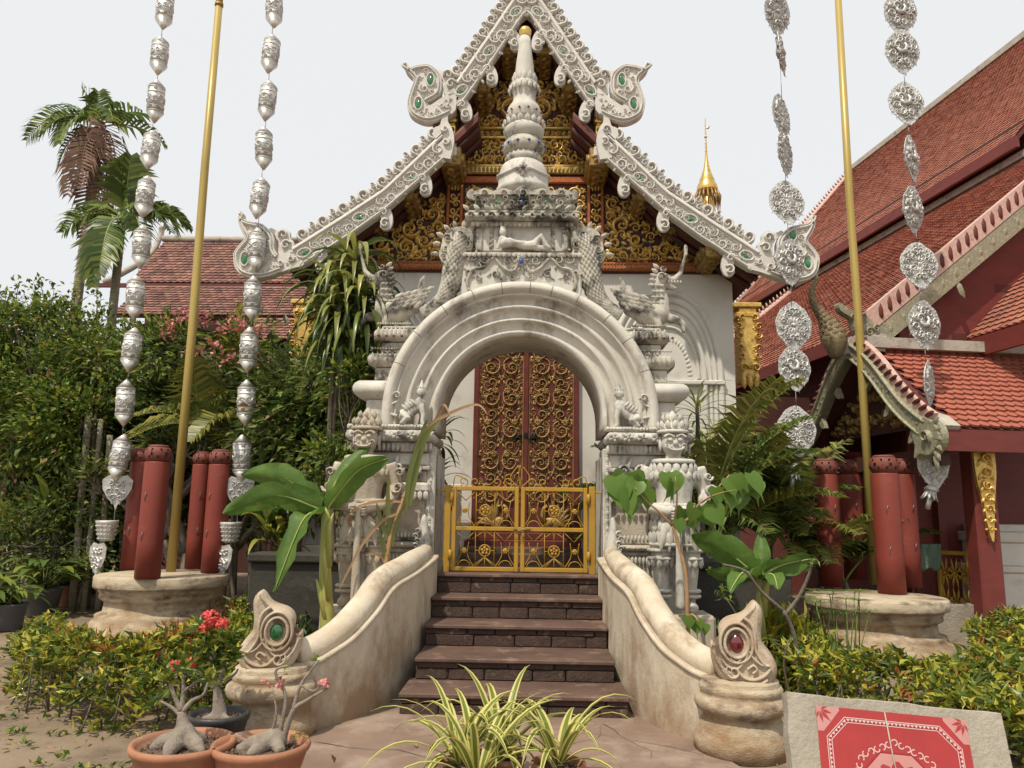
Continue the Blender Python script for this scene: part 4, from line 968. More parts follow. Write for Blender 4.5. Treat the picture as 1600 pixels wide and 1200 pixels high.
for k, (hx, yf) in enumerate(((.56, 8.52),)):
    for i in range(5):
        x = -.45+.9*i/4; w_ = .13; P = [(x-w_, z2(306)), (x+w_, z2(306)), (x+w_*.8, z2(300)), (x, z2(296 if i != 2 else 290)-.0), (x-w_*.8, z2(300))]
        mb.prism(P, Fr((0, 8.5, 0), (1, 0, 0), (0, 0, 1), (0, -1, 0)), -.06, .02+.004*(i % 2)); mb.scroll(Fr((0, 8.478, 0), (1, 0, 0), (0, 0, 1), (0, -1, 0)), x, z2(304), .04, 1, 0, 1.2, .012, .02, 10)
for sx in (1, -1): mb.prism(catmull([(sx*.48, z2(312)), (sx*.62, z2(311)), (sx*.66, z2(302)), (sx*.60, z2(295)), (sx*.56, z2(300)), (sx*.5, z2(298))], 3, True), Fr((0, 8.55, 0), (1, 0, 0), (0, 0, 1), (0, -1, 0)), -.1, .03)
mb.build('crown_of_petals', STUCG, gate)
for px, m in ((773, GREENG), (812, BLUEG), (850, GREENG)): 
    g = MB(); g.ell(at(px+3, 316, 8.46), (.022, .015, .025), 8, 5); g.build('gem', m, gate)
g = MB(); g.ell(at(814.5, 408, 8.40), (.03, .02, .035), 8, 5); g.build('gem', BLUEG, gate)
g = MB(); g.ell(at(815.5, 337, 8.42), (.025, .015, .025), 8, 5); g.build('gem', GREENG, gate)
# bell, rings and spire
YS = 8.9
def rz(r, py): a = xz(817, py, YS); b = xz(817+r, py, YS); return (abs(b[0]-a[0]), a[1])
spire = MB(); ax = 0.0
def ring(prof, n=28, m=STUC, name='bell', wob=None):
    b = MB(); b.lathe([rz(r, p) for r, p in prof], n, (ax, YS, 0), 0, 1, 1, wob); return b.build(name, m, gate)
ring([(42, 306), (42, 298), (39, 293), (39, 280), (37, 270), (33, 262), (26, 257), (18, 254), (0, 254)], 32, STUC, 'bell')
ring([(26, 258), (29, 254), (29, 249), (25, 246), (23, 243), (30, 241), (33, 235), (32, 228), (28, 224), (26, 221), (24, 219), (0, 219)], 28, STUCG, 'spire_ring')
ring([(20, 222), (27, 219), (31, 212), (32, 206), (30, 203), (24, 200), (20, 196), (0, 196)], 28, STUC, 'lotus_dish')
ring([(20, 198), (23, 192), (26, 184), (27, 176), (24, 170), (19, 163), (17, 155), (18, 147), (21, 140), (23, 136), (21, 134), (0, 134)], 28, STUC, 'lotus_vase', lambda a, z: 1+.025*math.sin(9*a))
ring([(16, 138), (17, 131), (15.5, 124), (16, 118), (14.5, 112), (13.5, 100), (11.5, 86), (9.5, 70), (8, 58), (0, 58)], 24, STUC, 'spire')
b = MB(); b.lathe([rz(r, p) for r, p in ((7, 60), (9, 57), (8.5, 54.5), (9.5, 52), (9.5, 48), (7, 44.5), (3, 42.5), (0, 41.5))], 20, (ax, YS, 0)); b.build('gilt_knob', GOLDB, gate)
mb = MB()
for py, r, n_, l, up in ((171, 25, 12, .17, -1), (137, 23, 16, .09, -1), (203, 31, 18, .1, 1), (226, 30, 18, .1, -1), (132, 17, 12, .13, 1), (243, 25, 20, .09, -1), (186, 25, 12, .12, 1), (262, 33, 14, .1, -1)):
    rr, z = rz(r, py); fc = Cyl((ax, YS, z), rr)
    mb = MB()
    for i in range(n_): mb.leafr(fc, 2*pi*rr*i/n_, 0, up*pi/2, l, pi*rr/n_*.95, .025, .0)
    mb.build('spire_petals', STUC, gate)
mb = MB(); rr, z = rz(39.5, 280); fc = Cyl((ax, YS, z), rr)
P = [(2*pi*rr*i/48, .02*math.cos(i*2*pi/12)) for i in range(49)]; mb.relief(fc, P, [.018]*49, .02); 
a0 = 1.5*pi*rr
for j in range(8): mb.leafr(fc, a0+.0, .0, j*pi/4, .11 if j % 2 == 0 else .07, .025, .03, .01)
mb.build('bell_garland', STUC, gate)
fc_ = Cyl((ax, YS, 0), rz(39.5, 280)[0]); g = MB(); g.ell(fc_.p(a0, rz(39, 280)[1], .035), (.026, .02, .026), 8, 5); g.build('gem', REDG, gate)
g = MB(); r_, z_ = rz(32.5, 233); 
for i in range(12): a = 2*pi*(i+.5)/12; g.bead((ax+math.cos(a)*(r_+.005), YS+math.sin(a)*(r_+.005), z_), .024)
g.build('gem', BLUEG, gate)
g = MB(); r_, z_ = rz(27, 180)
for i in range(12): a = 2*pi*(i+.5)/12; g.bead((ax+math.cos(a)*(r_+.004), YS+math.sin(a)*(r_+.004), z_), .018)
g.build('gem', REDG, gate)
# scrolled crests and scaly serpent bodies sliding down to the shoulders
for sg in (1, -1):
    pts = [(908, 372), (917, 392), (921, 415), (925, 440), (934, 462), (950, 480), (970, 492)]; path = [V((sg*abs(at(a, b, 8.55).x), 8.52+.02*i, at(a, b, 8.55).z)) for i, (a, b) in enumerate(pts)]
    path = [V(q) for q in catmull(path, 5)]; rr = [.085+.035*math.sin(pi*min(1, i/22)) for i in range(len(path))]
    mb = MB(); mb.tube(path, rr, 10)
    for i in range(1, len(path)-1):          # scales
        t = (path[i+1]-path[i-1]).normalized()
        for k in range(7):
            a = pi*(k+.5*(i % 2))/6.5-pi; n_ = V((math.cos(a), math.sin(a), 0)); n_ = (n_-t*n_.dot(t)).normalized(); s_ = t.cross(n_)
            f_ = Fr(path[i]+n_*rr[i]*.97, s_, t, n_); mb.leafr(f_, 0, .03, -pi/2, .075, .026, .02)
    mb.build('serpent_body', STUCG, gate)
    mb = MB(); fr = Fr((0, 8.5, 0), (sg, 0, 0), (0, 0, 1), (0, -1, 0)); cp = lambda a, b: (abs(at(a, b, 8.5).x), at(a, b, 8.5).z)
    mb.prism(catmull([cp(896, 392), cp(893, 368), cp(900, 358), cp(915, 355), cp(932, 360), cp(940, 372), cp(943, 388), cp(946, 400), cp(938, 412), cp(928, 402), cp(915, 388)], 3, True), fr, -.2, 0)
    for a, b, r, h_ in ((914, 371, .105, -1), (932, 375, .06, 1), (935, 390, .055, -1), (902, 384, .06, 1), (924, 388, .06, -1), (938, 403, .04, 1)):
        x, z = cp(a, b); mb.scroll(fr, x, z, r, h_, .5, 1.5, r*.2, r*.4, 16)
    for i, (a, b) in enumerate(((898, 358), (908, 353), (920, 353), (931, 357), (940, 366), (944, 378), (947, 392))): x, z = cp(a, b); mb.leafr(fr, x, z-.02, 1.9-.35*i, .10, .035, .04, -.05)
    mb.build('scroll_crest', STUCG, gate)
# reclining figure in the niche
def Pm(a, b, Y): return at(a, b, Y)
pr_ = [('e', Pm(786, 363, 8.5), (.045, .05, .06)), ('e', Pm(789, 380, 8.5), (.075, .055, .06)), ('t', [Pm(787, 378, 8.49), Pm(805, 381, 8.49), Pm(822, 384, 8.49), Pm(838, 383, 8.49)], [.06, .05, .055, .06]),
       ('t', [Pm(834, 383, 8.49), Pm(846, 369, 8.48), Pm(853, 384, 8.48), Pm(860, 388, 8.47)], [.055, .042, .032, .022]), ('t', [Pm(836, 386, 8.50), Pm(850, 390, 8.5), Pm(862, 391, 8.49)], [.05, .035, .022]), ('t', [Pm(782, 377, 8.48), Pm(777, 390, 8.48), Pm(783, 370, 8.47)], [.028, .024, .02]),
       ('t', [Pm(795, 374, 8.47), Pm(806, 379, 8.45), Pm(818, 379, 8.45)], [.03, .024, .02]), ('t', [Pm(786, 370, 8.5), Pm(787, 375, 8.5)], [.03, .035]), ('e', Pm(786, 356, 8.51), (.035, .04, .025))]
pr_ = [(p[0], p[1], p[2]) for p in pr_]
organic('reclining_figure', pr_, STUC, gate, .011, 2)
# flame bosses at the heads of the banisters
for sg in (1, -1):
    mb = MB(); c = V((sg*1.0, 8.27, gz(862, 8.3))); fr = Fr(c, (sg, 0, 0), (0, 0, 1), (0, -1, 0))
    mb.lathe([(.0, -.06), (.045, -.05), (.075, .0), (.08, .06), (.065, .14), (.05, .22), (.04, .30), (.02, .36), (0, .38)], 10, c)
    for i in range(5): mb.scroll(fr, .05+.02*(i % 2), .0+.05*i, .035, 1, 0, 1.2, .012, .03, 10, d=.05)
    mb.build('flame_boss', STUC, gate)

# ------------------------------------------------------------------ kneeling sphinxes, birds and guardians on the gateway
def sphinx(sg, label):
    c = V((sg*1.15, 8.28, gz(667.5, 8.25))); t = thing('sphinx_statue', label, 'statue', c, 'kneeling sphinxes on the gateway ledges'); K = 1.12
    q = lambda x, y, z: c+V((sg*x, y, z))*K
    pr = [('t', [q(-.05, 0, .20), q(.03, .0, .14), q(.12, 0, .10)], [.05*K, .055*K, .062*K]), ('e', q(-.055, 0, .22), (.058*K, .05*K, .065*K)), ('e', q(-.065, -.01, .335), (.045*K, .045*K, .055*K)), ('t', [q(-.06, 0, .26), q(-.062, 0, .32)], [.026*K, .026*K]),
          ('t', [q(-.075, -.035, .2), q(-.095, -.045, .1), q(-.09, -.05, .02), q(-.12, -.05, .012)], [.03*K, .024*K, .02*K, .018*K]), ('t', [q(-.06, .035, .2), q(-.07, .045, .1), q(-.065, .05, .02), q(-.095, .05, .012)], [.03*K, .024*K, .02*K, .018*K]),
          ('t', [q(.12, -.035, .10), q(.05, -.06, .07), q(.12, -.055, .015), q(.06, -.055, .012)], [.055*K, .04*K, .024*K, .016*K]), ('t', [q(.12, .04, .10), q(.06, .06, .07), q(.12, .055, .015)], [.05*K, .04*K, .024*K]),
          ('t', [q(-.065, 0, .37), q(-.066, 0, .41), q(-.066, 0, .46)], [.036*K, .02*K, .006*K]), ('t', [q(.16, .0, .10), q(.24, .0, .12), q(.25, .0, .2), q(.17, .0, .24), q(.13, 0, .29), q(.19, 0, .32)], [.018*K, .016*K, .014*K, .013*K, .012*K, .012*K])]
    ex = MB(); fr = Fr(q(-.065, -.055, .335), (1, 0, 0), (0, 0, 1), (0, -1, 0))
    for s_ in (-1, 1): ex.ell(fr.p(s_*.016, .008, -.008), (.008, .004, .004), 6, 4); ex.ell(q(-.065+s_*.046, 0, .33), (.008, .014, .022), 6, 4)
    ex.leafr(fr, 0, .012, -pi/2, .028, .008, .014, -.01); ex.ell(fr.p(0, -.026, -.008), (.013, .006, .005), 6, 4)
    for i in range(9): a = 2*pi*i/9; ex.bead(q(-.065+.04*math.cos(a), .04*math.sin(a)-.005, .378), .010)
    fw = Fr(q(.0, -.06, .18), (sg, 0, 0), (0, 0, 1), (0, -1, 0))
    for i in range(4): ex.leafr(fw, -.03+.03*i, .02-.02*i, .8, .10, .022, .02)
    ex.scroll(Fr(q(.17, -.012, .30), (sg, 0, 0), (0, 0, 1), (0, -1, 0)), 0, 0, .045, 1, 0, 1.2, .014, .02, 10)
    organic('body', pr, STUC, t, .012, 2, ex)
sphinx(1, 'small white kneeling sphinx on the arch ledge above the heart leaved sapling')
sphinx(-1, 'small white kneeling sphinx on the arch ledge beside the tall dry cane')
def bird(sg, label, dirty):
    c = V((sg*1.50, 8.75, gz(507.5, 8.6))); t = thing('elephant_bird_statue', label, 'statue', c, 'trunked birds on the gateway shoulders'); q = lambda x, y, z: c+V((sg*x, y, z))
    pr = [('e', q(.02, 0, .17), (.22, .15, .14)), ('t', [q(.12, 0, .2), q(.14, 0, .36), q(.10, 0, .5), q(.12, 0, .58)], [.12, .085, .08, .085]), ('e', q(.14, 0, .60), (.11, .085, .09)),
          ('t', [q(.2, 0, .58), q(.30, 0, .60), q(.37, 0, .68), q(.40, 0, .80), q(.43, 0, .9)], [.055, .042, .03, .022, .018]), ('t', [q(.2, 0, .53), q(.28, 0, .49), q(.33, 0, .5)], [.045, .03, .012]), ('e', q(.435, 0, .97), (.028, .025, .07)), ('e', q(.432, 0, .905), (.028, .028, .028)),
          ('t', [q(-.12, 0, .18), q(-.26, .0, .22), q(-.36, 0, .32)], [.09, .06, .02]), ('t', [q(.05, -.09, .1), q(.1, -.1, .0)], [.05, .035]), ('t', [q(.05, .09, .1), q(.1, .1, .0)], [.05, .035]), ('t', [q(.22, -.02, .12), q(.32, -.03, .10), q(.38, -.03, .05), q(.38, -.03, -.06)], [.06, .05, .035, .02])]
    ex = MB(); fr = Fr(q(0, -.145, .18), (sg, 0, 0), (0, 0, 1), (0, -1, 0))
    for r_ in range(4):
        for i in range(5): ex.leafr(fr, -.02-.085*i+.03*r_, .12-.055*r_+.02*i, pi-.5-.05*r_, .15, .035, .03, .0)
    for i in range(4): ex.leafr(fr, -.24-.02*i, -.02+.08*i, pi*.72-.12*i, .2, .035, .03)
    fr = Fr(q(.10, -.088, .3), (sg, 0, 0), (0, 0, 1), (0, -1, 0))
    for i in range(4):
        for k in range(3): ex.leafr(fr, -.04+.05*k, -.02+.07*i, pi*.9, .06, .022, .02, .0)
    fr = Fr(q(.15, -.09, .62), (sg, 0, 0), (0, 0, 1), (0, -1, 0)); ex.ell(fr.p(.02, .01, .0), (.02, .012, .02), 8, 5)
    for i in range(5): ex.leafr(fr, -.04-.01*i, .09-.05*i, 2.4+.15*i, .10, .03, .03, -.04); ex.leafr(fr, .06+.035*i, -.045, -1.2, .05, .014, .02, -.03)
    ex.scroll(fr, -.03, -.01, .045, 1, 0, 1.2, .013, .025, 12); ex.scroll(fr, .0, .09, .04, -1, 0, 1.2, .013, .025, 12, d=-.03)
    organic('body', pr, STUCG, t, .016, 2, ex)
bird(1, 'stucco bird with a raised elephant trunk on the gateway shoulder clear of the leaves', 0)
bird(-1, 'stucco bird with an elephant trunk on the gateway shoulder beside the drooping strap leaves', 1)
def guardian(sg, label, m, m2):
    base = at(1052, 955, 8.1); c = V((sg*1.62, 8.12, base.z)); t = thing('guardian_statue', label, 'statue', c, 'giant guardians flanking the gateway'); top = at(1060, 640, 8.1).z; K = (top-c.z)/2.05
    q = lambda x, y, z: c+V((sg*x, y, z))*K; pr = []
    for s_ in (1, -1):
        pr += [('t', [q(.11*s_, 0, .84), q(.15*s_, -.03, .55), q(.14*s_, 0, .30), q(.135*s_, .01, .08)], [.135*K, .105*K, .085*K, .065*K]), ('t', [q(.135*s_, .02, .05), q(.16*s_, -.14, .04)], [.07*K, .05*K]),
               ('t', [q(.24*s_, 0, 1.44), q(.33*s_, .02, 1.2), q(.27*s_, -.13, 1.02), q(.06*s_, -.22, .98)], [.095*K, .08*K, .065*K, .05*K])]
    pr += [('e', q(0, 0, .9), (.21*K, .16*K, .15*K)), ('t', [q(0, 0, .9), q(0, -.01, 1.12), q(0, 0, 1.35), q(0, 0, 1.47)], [.19*K, .185*K, .215*K, .15*K]), ('e', q(0, -.03, 1.36), (.25*K, .155*K, .16*K)), ('t', [q(0, 0, 1.45), q(0, -.01, 1.6)], [.085*K, .08*K]), ('e', q(0, -.02, 1.70), (.125*K, .13*K, .145*K)),
           ('t', [q(0, -.01, 1.80), q(0, 0, 1.88), q(0, 0, 1.96), q(0, 0, 2.05)], [.14*K, .10*K, .06*K, .012*K]), ('e', q(0, -.1, 1.63), (.09*K, .06*K, .06*K)), ('e', q(0, -.2, .97), (.09*K, .06*K, .055*K)), ('t', [q(.0, -.25, 1.0), q(.0, -.24, .5), q(.0, -.22, .05)], [.035*K, .04*K, .05*K])]
    ex = MB(); fr = Fr(q(0, -.145, 1.70), (1, 0, 0), (0, 0, 1), (0, -1, 0))
    for s_ in (1, -1):
        ex.ell(fr.p(s_*.05*K, .02*K, .0), (.028*K, .02*K, .022*K), 8, 5); ex.relief(fr, catmull([(s_*.01*K, .05*K), (s_*.06*K, .075*K), (s_*.11*K, .05*K)], 4), [.014*K]*9, .02*K, d=-.005); ex.ell(q(.13*s_, 0, 1.68), (.02*K, .035*K, .07*K), 6, 5)
        ex.leafr(fr, s_*.05*K, -.075*K, pi/2+s_*.2, .05*K, .012*K, .02*K, .03*K); ex.scroll(fr, s_*.085*K, -.045*K, .03*K, s_, 0, 1.2, .01*K, .02*K, 9, d=-.005)
    ex.ell(fr.p(0, -.015*K, .015*K), (.03*K, .03*K, .03*K), 8, 5); ex.relief(fr, catmull([(-.085*K, -.06*K), (-.04*K, -.085*K), (.04*K, -.085*K), (.085*K, -.06*K)], 4), [.016*K]*13, .03*K, d=.02*K)
    def collar(z, r, n_, l, up=-1, sy=.8, w_=1.0):
        for i in range(n_):
            a = 2*pi*i/n_; o_ = q(r*math.cos(a), r*math.sin(a)*sy-.01, z); nn = V((math.cos(a), math.sin(a), 0)); f_ = Fr(o_, (-math.sin(a), math.cos(a), 0), (0, 0, 1), nn); ex.leafr(f_, 0, 0, up*pi/2, l*K, pi*r*K/n_*w_, .03*K, .0)
    def hoop(z, r, th, sy=.8, cx=0, cy=-.01):
        P = [q(cx+r*math.cos(a), cy+r*sy*math.sin(a), z) for a in [2*pi*i/20 for i in range(21)]]; ex.tube(P, th*K, 6, False)
    collar(1.83, .145, 12, .10, 1, 1.0); hoop(1.81, .15, .02, 1); collar(1.91, .09, 8, .09, 1, 1); hoop(1.5, .2, .028); collar(1.49, .225, 16, .13, -1, .75); collar(1.40, .255, 18, .10, -1, .68)
    hoop(1.05, .205, .03); collar(1.03, .215, 14, .15, -1, .82, 1.1); collar(.92, .235, 16, .15, -1, .76, 1.1); collar(.80, .245, 16, .15, -1, .72, 1.1); hoop(.66, .25, .02, .72)
    for s_ in (1, -1):
        for z, r in ((.60, .125), (.52, .12), (.2, .09), (.15, .09)): hoop(z, r, .02, 1, .145*s_)
        for i in range(10):
            a = 2*pi*i/10; f_ = Fr(q(.145*s_+.115*math.cos(a), -.01+.115*math.sin(a), .54), (-math.sin(a), math.cos(a), 0), (0, 0, 1), (math.cos(a), math.sin(a), 0)); ex.leafr(f_, 0, 0, -pi/2, .12*K, .04*K, .03*K)
        f_ = Fr(q(.36*s_, -.02, 1.2), (sg, 0, 0), (0, 0, 1), (0, -1, 0)); ex.scroll(f_, 0, 0, .07*K, sg, 0, 1.3, .02*K, .05*K, 12, d=.05); ex.scroll(f_, -.02, .15*K, .05*K, -sg, 0, 1.3, .016*K, .04*K, 12, d=.05)
        for j in range(4): ex.tube([q(.03*s_+.0, -.265, 1.0-.028*j), q(.075*s_, -.255, 1.0-.028*j)], .016*K, 5)
    f_ = Fr(q(0, -.17, .92), (1, 0, 0), (0, 0, 1), (0, -1, 0))
    for j in range(5): ex.leafr(f_, (j-2)*.05*K, 0, -pi/2+(j-2)*.12, .34*K, .05*K, .04*K)
    b = MB(); b.bbox((c.x, c.y+.05, c.z/2-.01), (.72, .5, c.z-.02), .03); b.build('pedestal', STUCT, t)
    organic('body', pr, m2, t, .02, 2, ex)
guardian(1, 'grey stucco giant guardian standing against the gateway pier under the heart shaped leaves', STUC, STUC)
guardian(-1, 'tan stained stucco giant guardian standing by the gateway pier behind the banana plant', STUCT, STUCT)

# ------------------------------------------------------------------ yellow metal gate
mg = thing('metal_gate', 'yellow double leaf metal gate with flower grilles closed across the archway', 'gate', (0, 8.5, .955))
Z0, Z1, ZM = .965, 1.872, xz(812, 827, 8.5)[1]; GYY = 8.52
for sg in (1, -1):
    mb = MB(); mb.bbox((.012+sg*.79, GYY, (Z0+Z1)/2-.01), (.07, .05, Z1-Z0+.05), .006); mb.build('gate_post', YGATE, mg)
    mb = MB(); X0, X1 = .012+sg*.012, .012+sg*.74; xa, xb = min(X0, X1), max(X0, X1)
    for x in (xa+.022, xb-.022): mb.bbox((x, GYY, (Z0+Z1)/2), (.044, .04, Z1-Z0), .005)
    for z in (Z0+.022, ZM, Z1-.022): mb.bbox(((xa+xb)/2, GYY, z), (xb-xa-.088, .036, .044), .005)
    lf = mb.build('gate_leaf', YGATE, mg); b = MB(); fl = MB(); cx = (xa+xb)/2; w_ = (xb-xa)-.088
    for (za, zb) in ((Z0+.044, ZM-.022), (ZM+.022, Z1-.044)):
        h = zb-za; zc = za+h*.45; T = lambda P, r=.0048: b.tube([(x, GYY, z) for x, z in P], r, 4)
        for x in (-.32, -.16, 0, .16, .32): 
            if x == 0: T([(cx, za), (cx, zc-.075)]); T([(cx, zc+.075), (cx, zb)])
            elif abs(x) < .2: T([(cx+x*w_, za), (cx+x*w_, zb)])
        for q in (1, -1):
            T([(cx, zc-.07), (cx+q*w_*.16, za)]); T([(cx, zc-.07), (cx+q*w_*.22, za+.0)]); T([(cx+q*.0, zb), (cx+q*w_*.22, zb-.09)]); T([(cx+q*w_*.16, zb), (cx+q*w_*.34, zb-.11)]); T([(cx+q*w_*.5, zb), (cx+q*w_*.34, zb-.11)])
            T([(cx+q*.07, zc), (cx+q*w_*.16, zc)]); xx = cx+q*w_*.35
            T(catmull([(xx-.11, za), (xx-.055, za+h*.22), (xx-.035, zc-.02), (xx-.05, zb-.12)], 4)); T(catmull([(xx+.11, za), (xx+.055, za+h*.22), (xx+.035, zc-.02), (xx+.05, zb-.12)], 4))
            T([(xx+.07*math.cos(a), za+.07*math.sin(a)) for a in [pi*i/10 for i in range(11)]]); fl = MB(); fl.flower(Fr((xx, GYY-.012, zc), (1, 0, 0), (0, 0, 1), (0, -1, 0)), 0, 0, .034, 6, .014); fl.ell((xx, GYY-.01, zc), (.03, .01, .03), 10, 4); fl.build('grille_flower', YGATE, lf)
        b.tube([(cx+.06*math.cos(a), GYY, zc+.06*math.sin(a)) for a in [2*pi*i/20 for i in range(21)]], .008, 5, False)
        fl = MB()
        for i in range(5): a = pi/2+2*pi*i/5; fl.ell((cx+.03*math.cos(a), GYY-.008, zc+.03*math.sin(a)), (.018, .012, .018), 8, 5)
        fl.bead((cx, GYY-.02, zc), .014); fl.build('grille_flower', YGATE, lf)
    b.build('grille', YGATE, lf)
    b = MB(); fr = Fr((cx, GYY, Z1), (1, 0, 0), (0, 0, 1), (0, -1, 0))    # scrolls along the top
    for x, r, h_ in ((-.25, .06, 1), (-.12, .05, -1), (.12, .05, 1), (.25, .06, -1)):
        P = [(cx+x+math.cos(a)*r*(1-i/26), GYY, Z1+.05+math.sin(a)*r*(1-i/26)) for i, a in [(i, h_*(i/20*7)-pi/2) for i in range(21)]]; b.tube(P, .006, 4)
    e_ = -sg*.36; P = catmull([(cx+e_, Z1), (cx+e_*.75, Z1+.10), (cx+e_*.95, Z1+.22)], 5); b.tube([(x, GYY, z) for x, z in P], .006, 4)
    P = catmull([(cx+sg*.36, Z1), (cx+sg*.33, Z1+.12), (cx+sg*.2, Z1+.06)], 5); b.tube([(x, GYY, z) for x, z in P], .006, 4)
    P = catmull([(cx-sg*.38, Z1), (cx-sg*.36, Z1+.14), (cx-sg*.375, Z1+.24)], 5); b.tube([(x, GYY, z) for x, z in P], .005, 4)
    b.build('top_scrolls', YGATE, lf)
    b = MB()
    for z in (Z0+.17, Z1-.12): b.lathe([(.016, -.05), (.022, -.048), (.022, .048), (.016, .05), (0, .055)], 8, (.012+sg*.75, GYY-.028, z))
    b.build('hinge', YGATE, lf)
    for z in (Z0+.12, Z1-.05):
        b = MB(); b.bbox((.012+sg*.865, GYY, z), (.09, .03, .02), .004); b.build('wall_bracket', YGATE, mg)
b = MB(); b.tube([(-.05, GYY-.035, ZM), (.14, GYY-.035, ZM)], .011, 6); b.bbox((.012, GYY-.03, ZM), (.05, .03, .045), .004); b.tube([(.14, GYY-.035, ZM), (.14, GYY-.05, ZM-.02)], .009, 5); b.build('bolt', GOLDD, mg)
b = MB(); b.bbox((.05, GYY-.045, ZM-.065), (.035, .018, .04), .005); b.tube([(.05+.012*math.cos(a), GYY-.045, ZM-.045+.028*math.sin(a)) for a in [pi*i/8 for i in range(9)]], .004, 4); b.build('padlock', GOLDD, mg)

# ------------------------------------------------------------------ curved naga banisters
def banister(sg, label, gemm, dx, dy, group):
    t = thing('naga_banister', label, 'banister', (sg*1.6, 5.8, 0), group)
    plan = [(.97, 8.27), (1.0, 7.3), (1.08, 6.72), (1.14, 6.42), (1.25, 6.12), (1.38, 5.95), (1.5, 5.80)]; py = [866, 893, 918, 957, 1003, 1031, 1046]
    C = []
    for (x, y), p in zip(plan, py):
        C.append(V((x, y, at(proj((x, y, 1))[0], p, y).z)))
    C = [V(q) for q in catmull(C, 6)]; k = len(C); M = lambda q: V((sg*(q[0]+dx*max(0, min(1, (8.0-q[1])/2))), q[1]+dy*max(0, min(1, (8.0-q[1])/2)), q[2]))
    # wall: inner and outer faces follow the plan
    inn, out = [], []
    for i, q in enumerate(C):
        tg = C[min(i+1, k-1)]-C[max(i-1, 0)]; tg.z = 0; tg.normalize(); nn = V((tg.y, -tg.x, 0)); nn = nn if nn.x < 0 else -nn
        inn.append(q+nn*.125); out.append(q-nn*.11)
    vs = []
    for a, b, c in zip(inn, out, C): vs += [M((a.x, a.y, -.05)), M((a.x, a.y, c.z-.075)), M((a.x, a.y, c.z-.035))+V((0, 0, 0)), M((c.x, c.y, c.z-.02)), M((b.x, b.y, c.z-.06)), M((b.x, b.y, -.05))]
    mb = MB(); mb.add(vs, [(i*6+j, i*6+j+1, i*6+j+7, i*6+j+6) for i in range(k-1) for j in range(5)]+[tuple(range(6)), tuple(range(k*6-1, k*6-7, -1))]); mb.sm = [j % 5 in (0, 4) for i in range(k-1) for j in range(5)]+[False]*2
    wallo = mb.build('side_wall', BANI, t)
    lip = MB(); lip.tube([M((a.x, a.y, c.z-.05)) for a, c in zip(inn, C)], .022, 6); lip.build('lip_moulding', BANI, wallo)
    cp = MB(); cp.tube([M(q)+V((0, 0, .015)) for q in C], [.07+.036*min(1, i/5) for i in range(k)], 14, True, .95); cp.build('coping', COPE, t)
    # pedestal drum
    e = M(V((1.60, 5.66, 0))); prof = [(.325, 0), (.325, .09), (.31, .12), (.285, .16), (.28, .20), (.265, .215), (.26, .255), (.275, .265), (.305, .285), (.32, .32), (.312, .355), (.29, .375), (.268, .383), (.278, .40), (.284, .425), (.27, .445), (.255, .45), (.26, .475), (.25, .482), (0, .485)]
    b = MB(); b.lathe(prof, 36, e, 0, 1, 1, lambda a, z: 1+.008*math.sin(3*a+9*z)); b.build('pedestal', DRUM, t)
    # carved head slab: outline read off the photograph, built at its own distance
    O = [(1177, 938), (1186, 946), (1189, 960), (1187, 980), (1188, 999), (1197, 1012), (1206, 1025), (1211, 1042), (1206, 1058), (1194, 1071), (1176, 1076), (1155, 1074), (1136, 1066), (1122, 1053), (1114, 1035), (1111, 1018), (1112, 1003), (1120, 1010), (1128, 1018), (1131, 1012), (1125, 999), (1123, 984), (1127, 973), (1137, 965), (1153, 960), (1163, 954), (1170, 944)]
    yh = 5.66; HP = [(at(a, b, yh).x-1.60, at(a, b, yh).z) for a, b in O]; HP = catmull(HP, 2, True)
    th = rad(8)*sg; u = V((math.cos(th)*sg, math.sin(th)*1.0*sg*1, 0)) if False else V((sg, -.22, 0)).normalized(); nrm = V((0, -1, 0)); nrm = (nrm-u*nrm.dot(u)).normalized()
    hf = Fr(e, u, (0, 0, 1), nrm); b = MB()
    n_ = len(HP); I1 = inset(HP, .034); I2 = inset(HP, .012); lay = [(I1, -.14), (I2, -.12), (HP, -.08), (HP, .06), (I2, .10), (I1, .118)]; vs = [hf.p(x, z, d) for P, d in lay for x, z in P]
    b.smooth = False; b.add(vs, [tuple(range(n_-1, -1, -1)), tuple(range(5*n_, 6*n_))]); b.smooth = True; b.add(vs, [(L*n_+i, L*n_+(i+1) % n_, (L+1)*n_+(i+1) % n_, (L+1)*n_+i) for L in range(5) for i in range(n_)])
    hd = b.build('naga_head', HEADM, t); b = MB(); D = .116
    pt = lambda a, c: (at(a, c, yh).x-1.60, at(a, c, yh).z)
    gc = pt(1150, 1002); ell = lambda rx, rz_, k0=0, k1=28, tw=0: [(gc[0]+rx*math.cos(2*pi*i/28), gc[1]+rz_*math.sin(2*pi*i/28)*(1.0 if math.sin(2*pi*i/28) < 0 else 1.12)) for i in range(k0, k1+1)]
    for rx, rz_, w_ in ((.078, .092, .014), (.108, .125, .013)): P = ell(rx, rz_); b.relief(hf, P, [w_]*len(P), .03, D)
    for P, w_ in (([(1160, 962), (1172, 972), (1177, 990), (1178, 1010), (1184, 1022), (1193, 1035)], .013), ([(1128, 1026), (1136, 1036), (1150, 1040), (1160, 1030), (1166, 1018), (1167, 1004)], .012), ([(1150, 1040), (1160, 1052), (1174, 1056), (1190, 1050), (1200, 1038)], .014), ([(1128, 1040), (1142, 1055), (1160, 1064), (1180, 1064), (1196, 1055)], .014), ([(1115, 1012), (1121, 1028), (1130, 1040), (1140, 1046), (1148, 1052)], .012), ([(1168, 1012), (1176, 1024), (1186, 1032), (1198, 1034)], .01), ([(1166, 1040), (1175, 1034), (1180, 1040), (1174, 1046)], .01), ([(1140, 1024), (1150, 1030), (1157, 1024)], .01)):
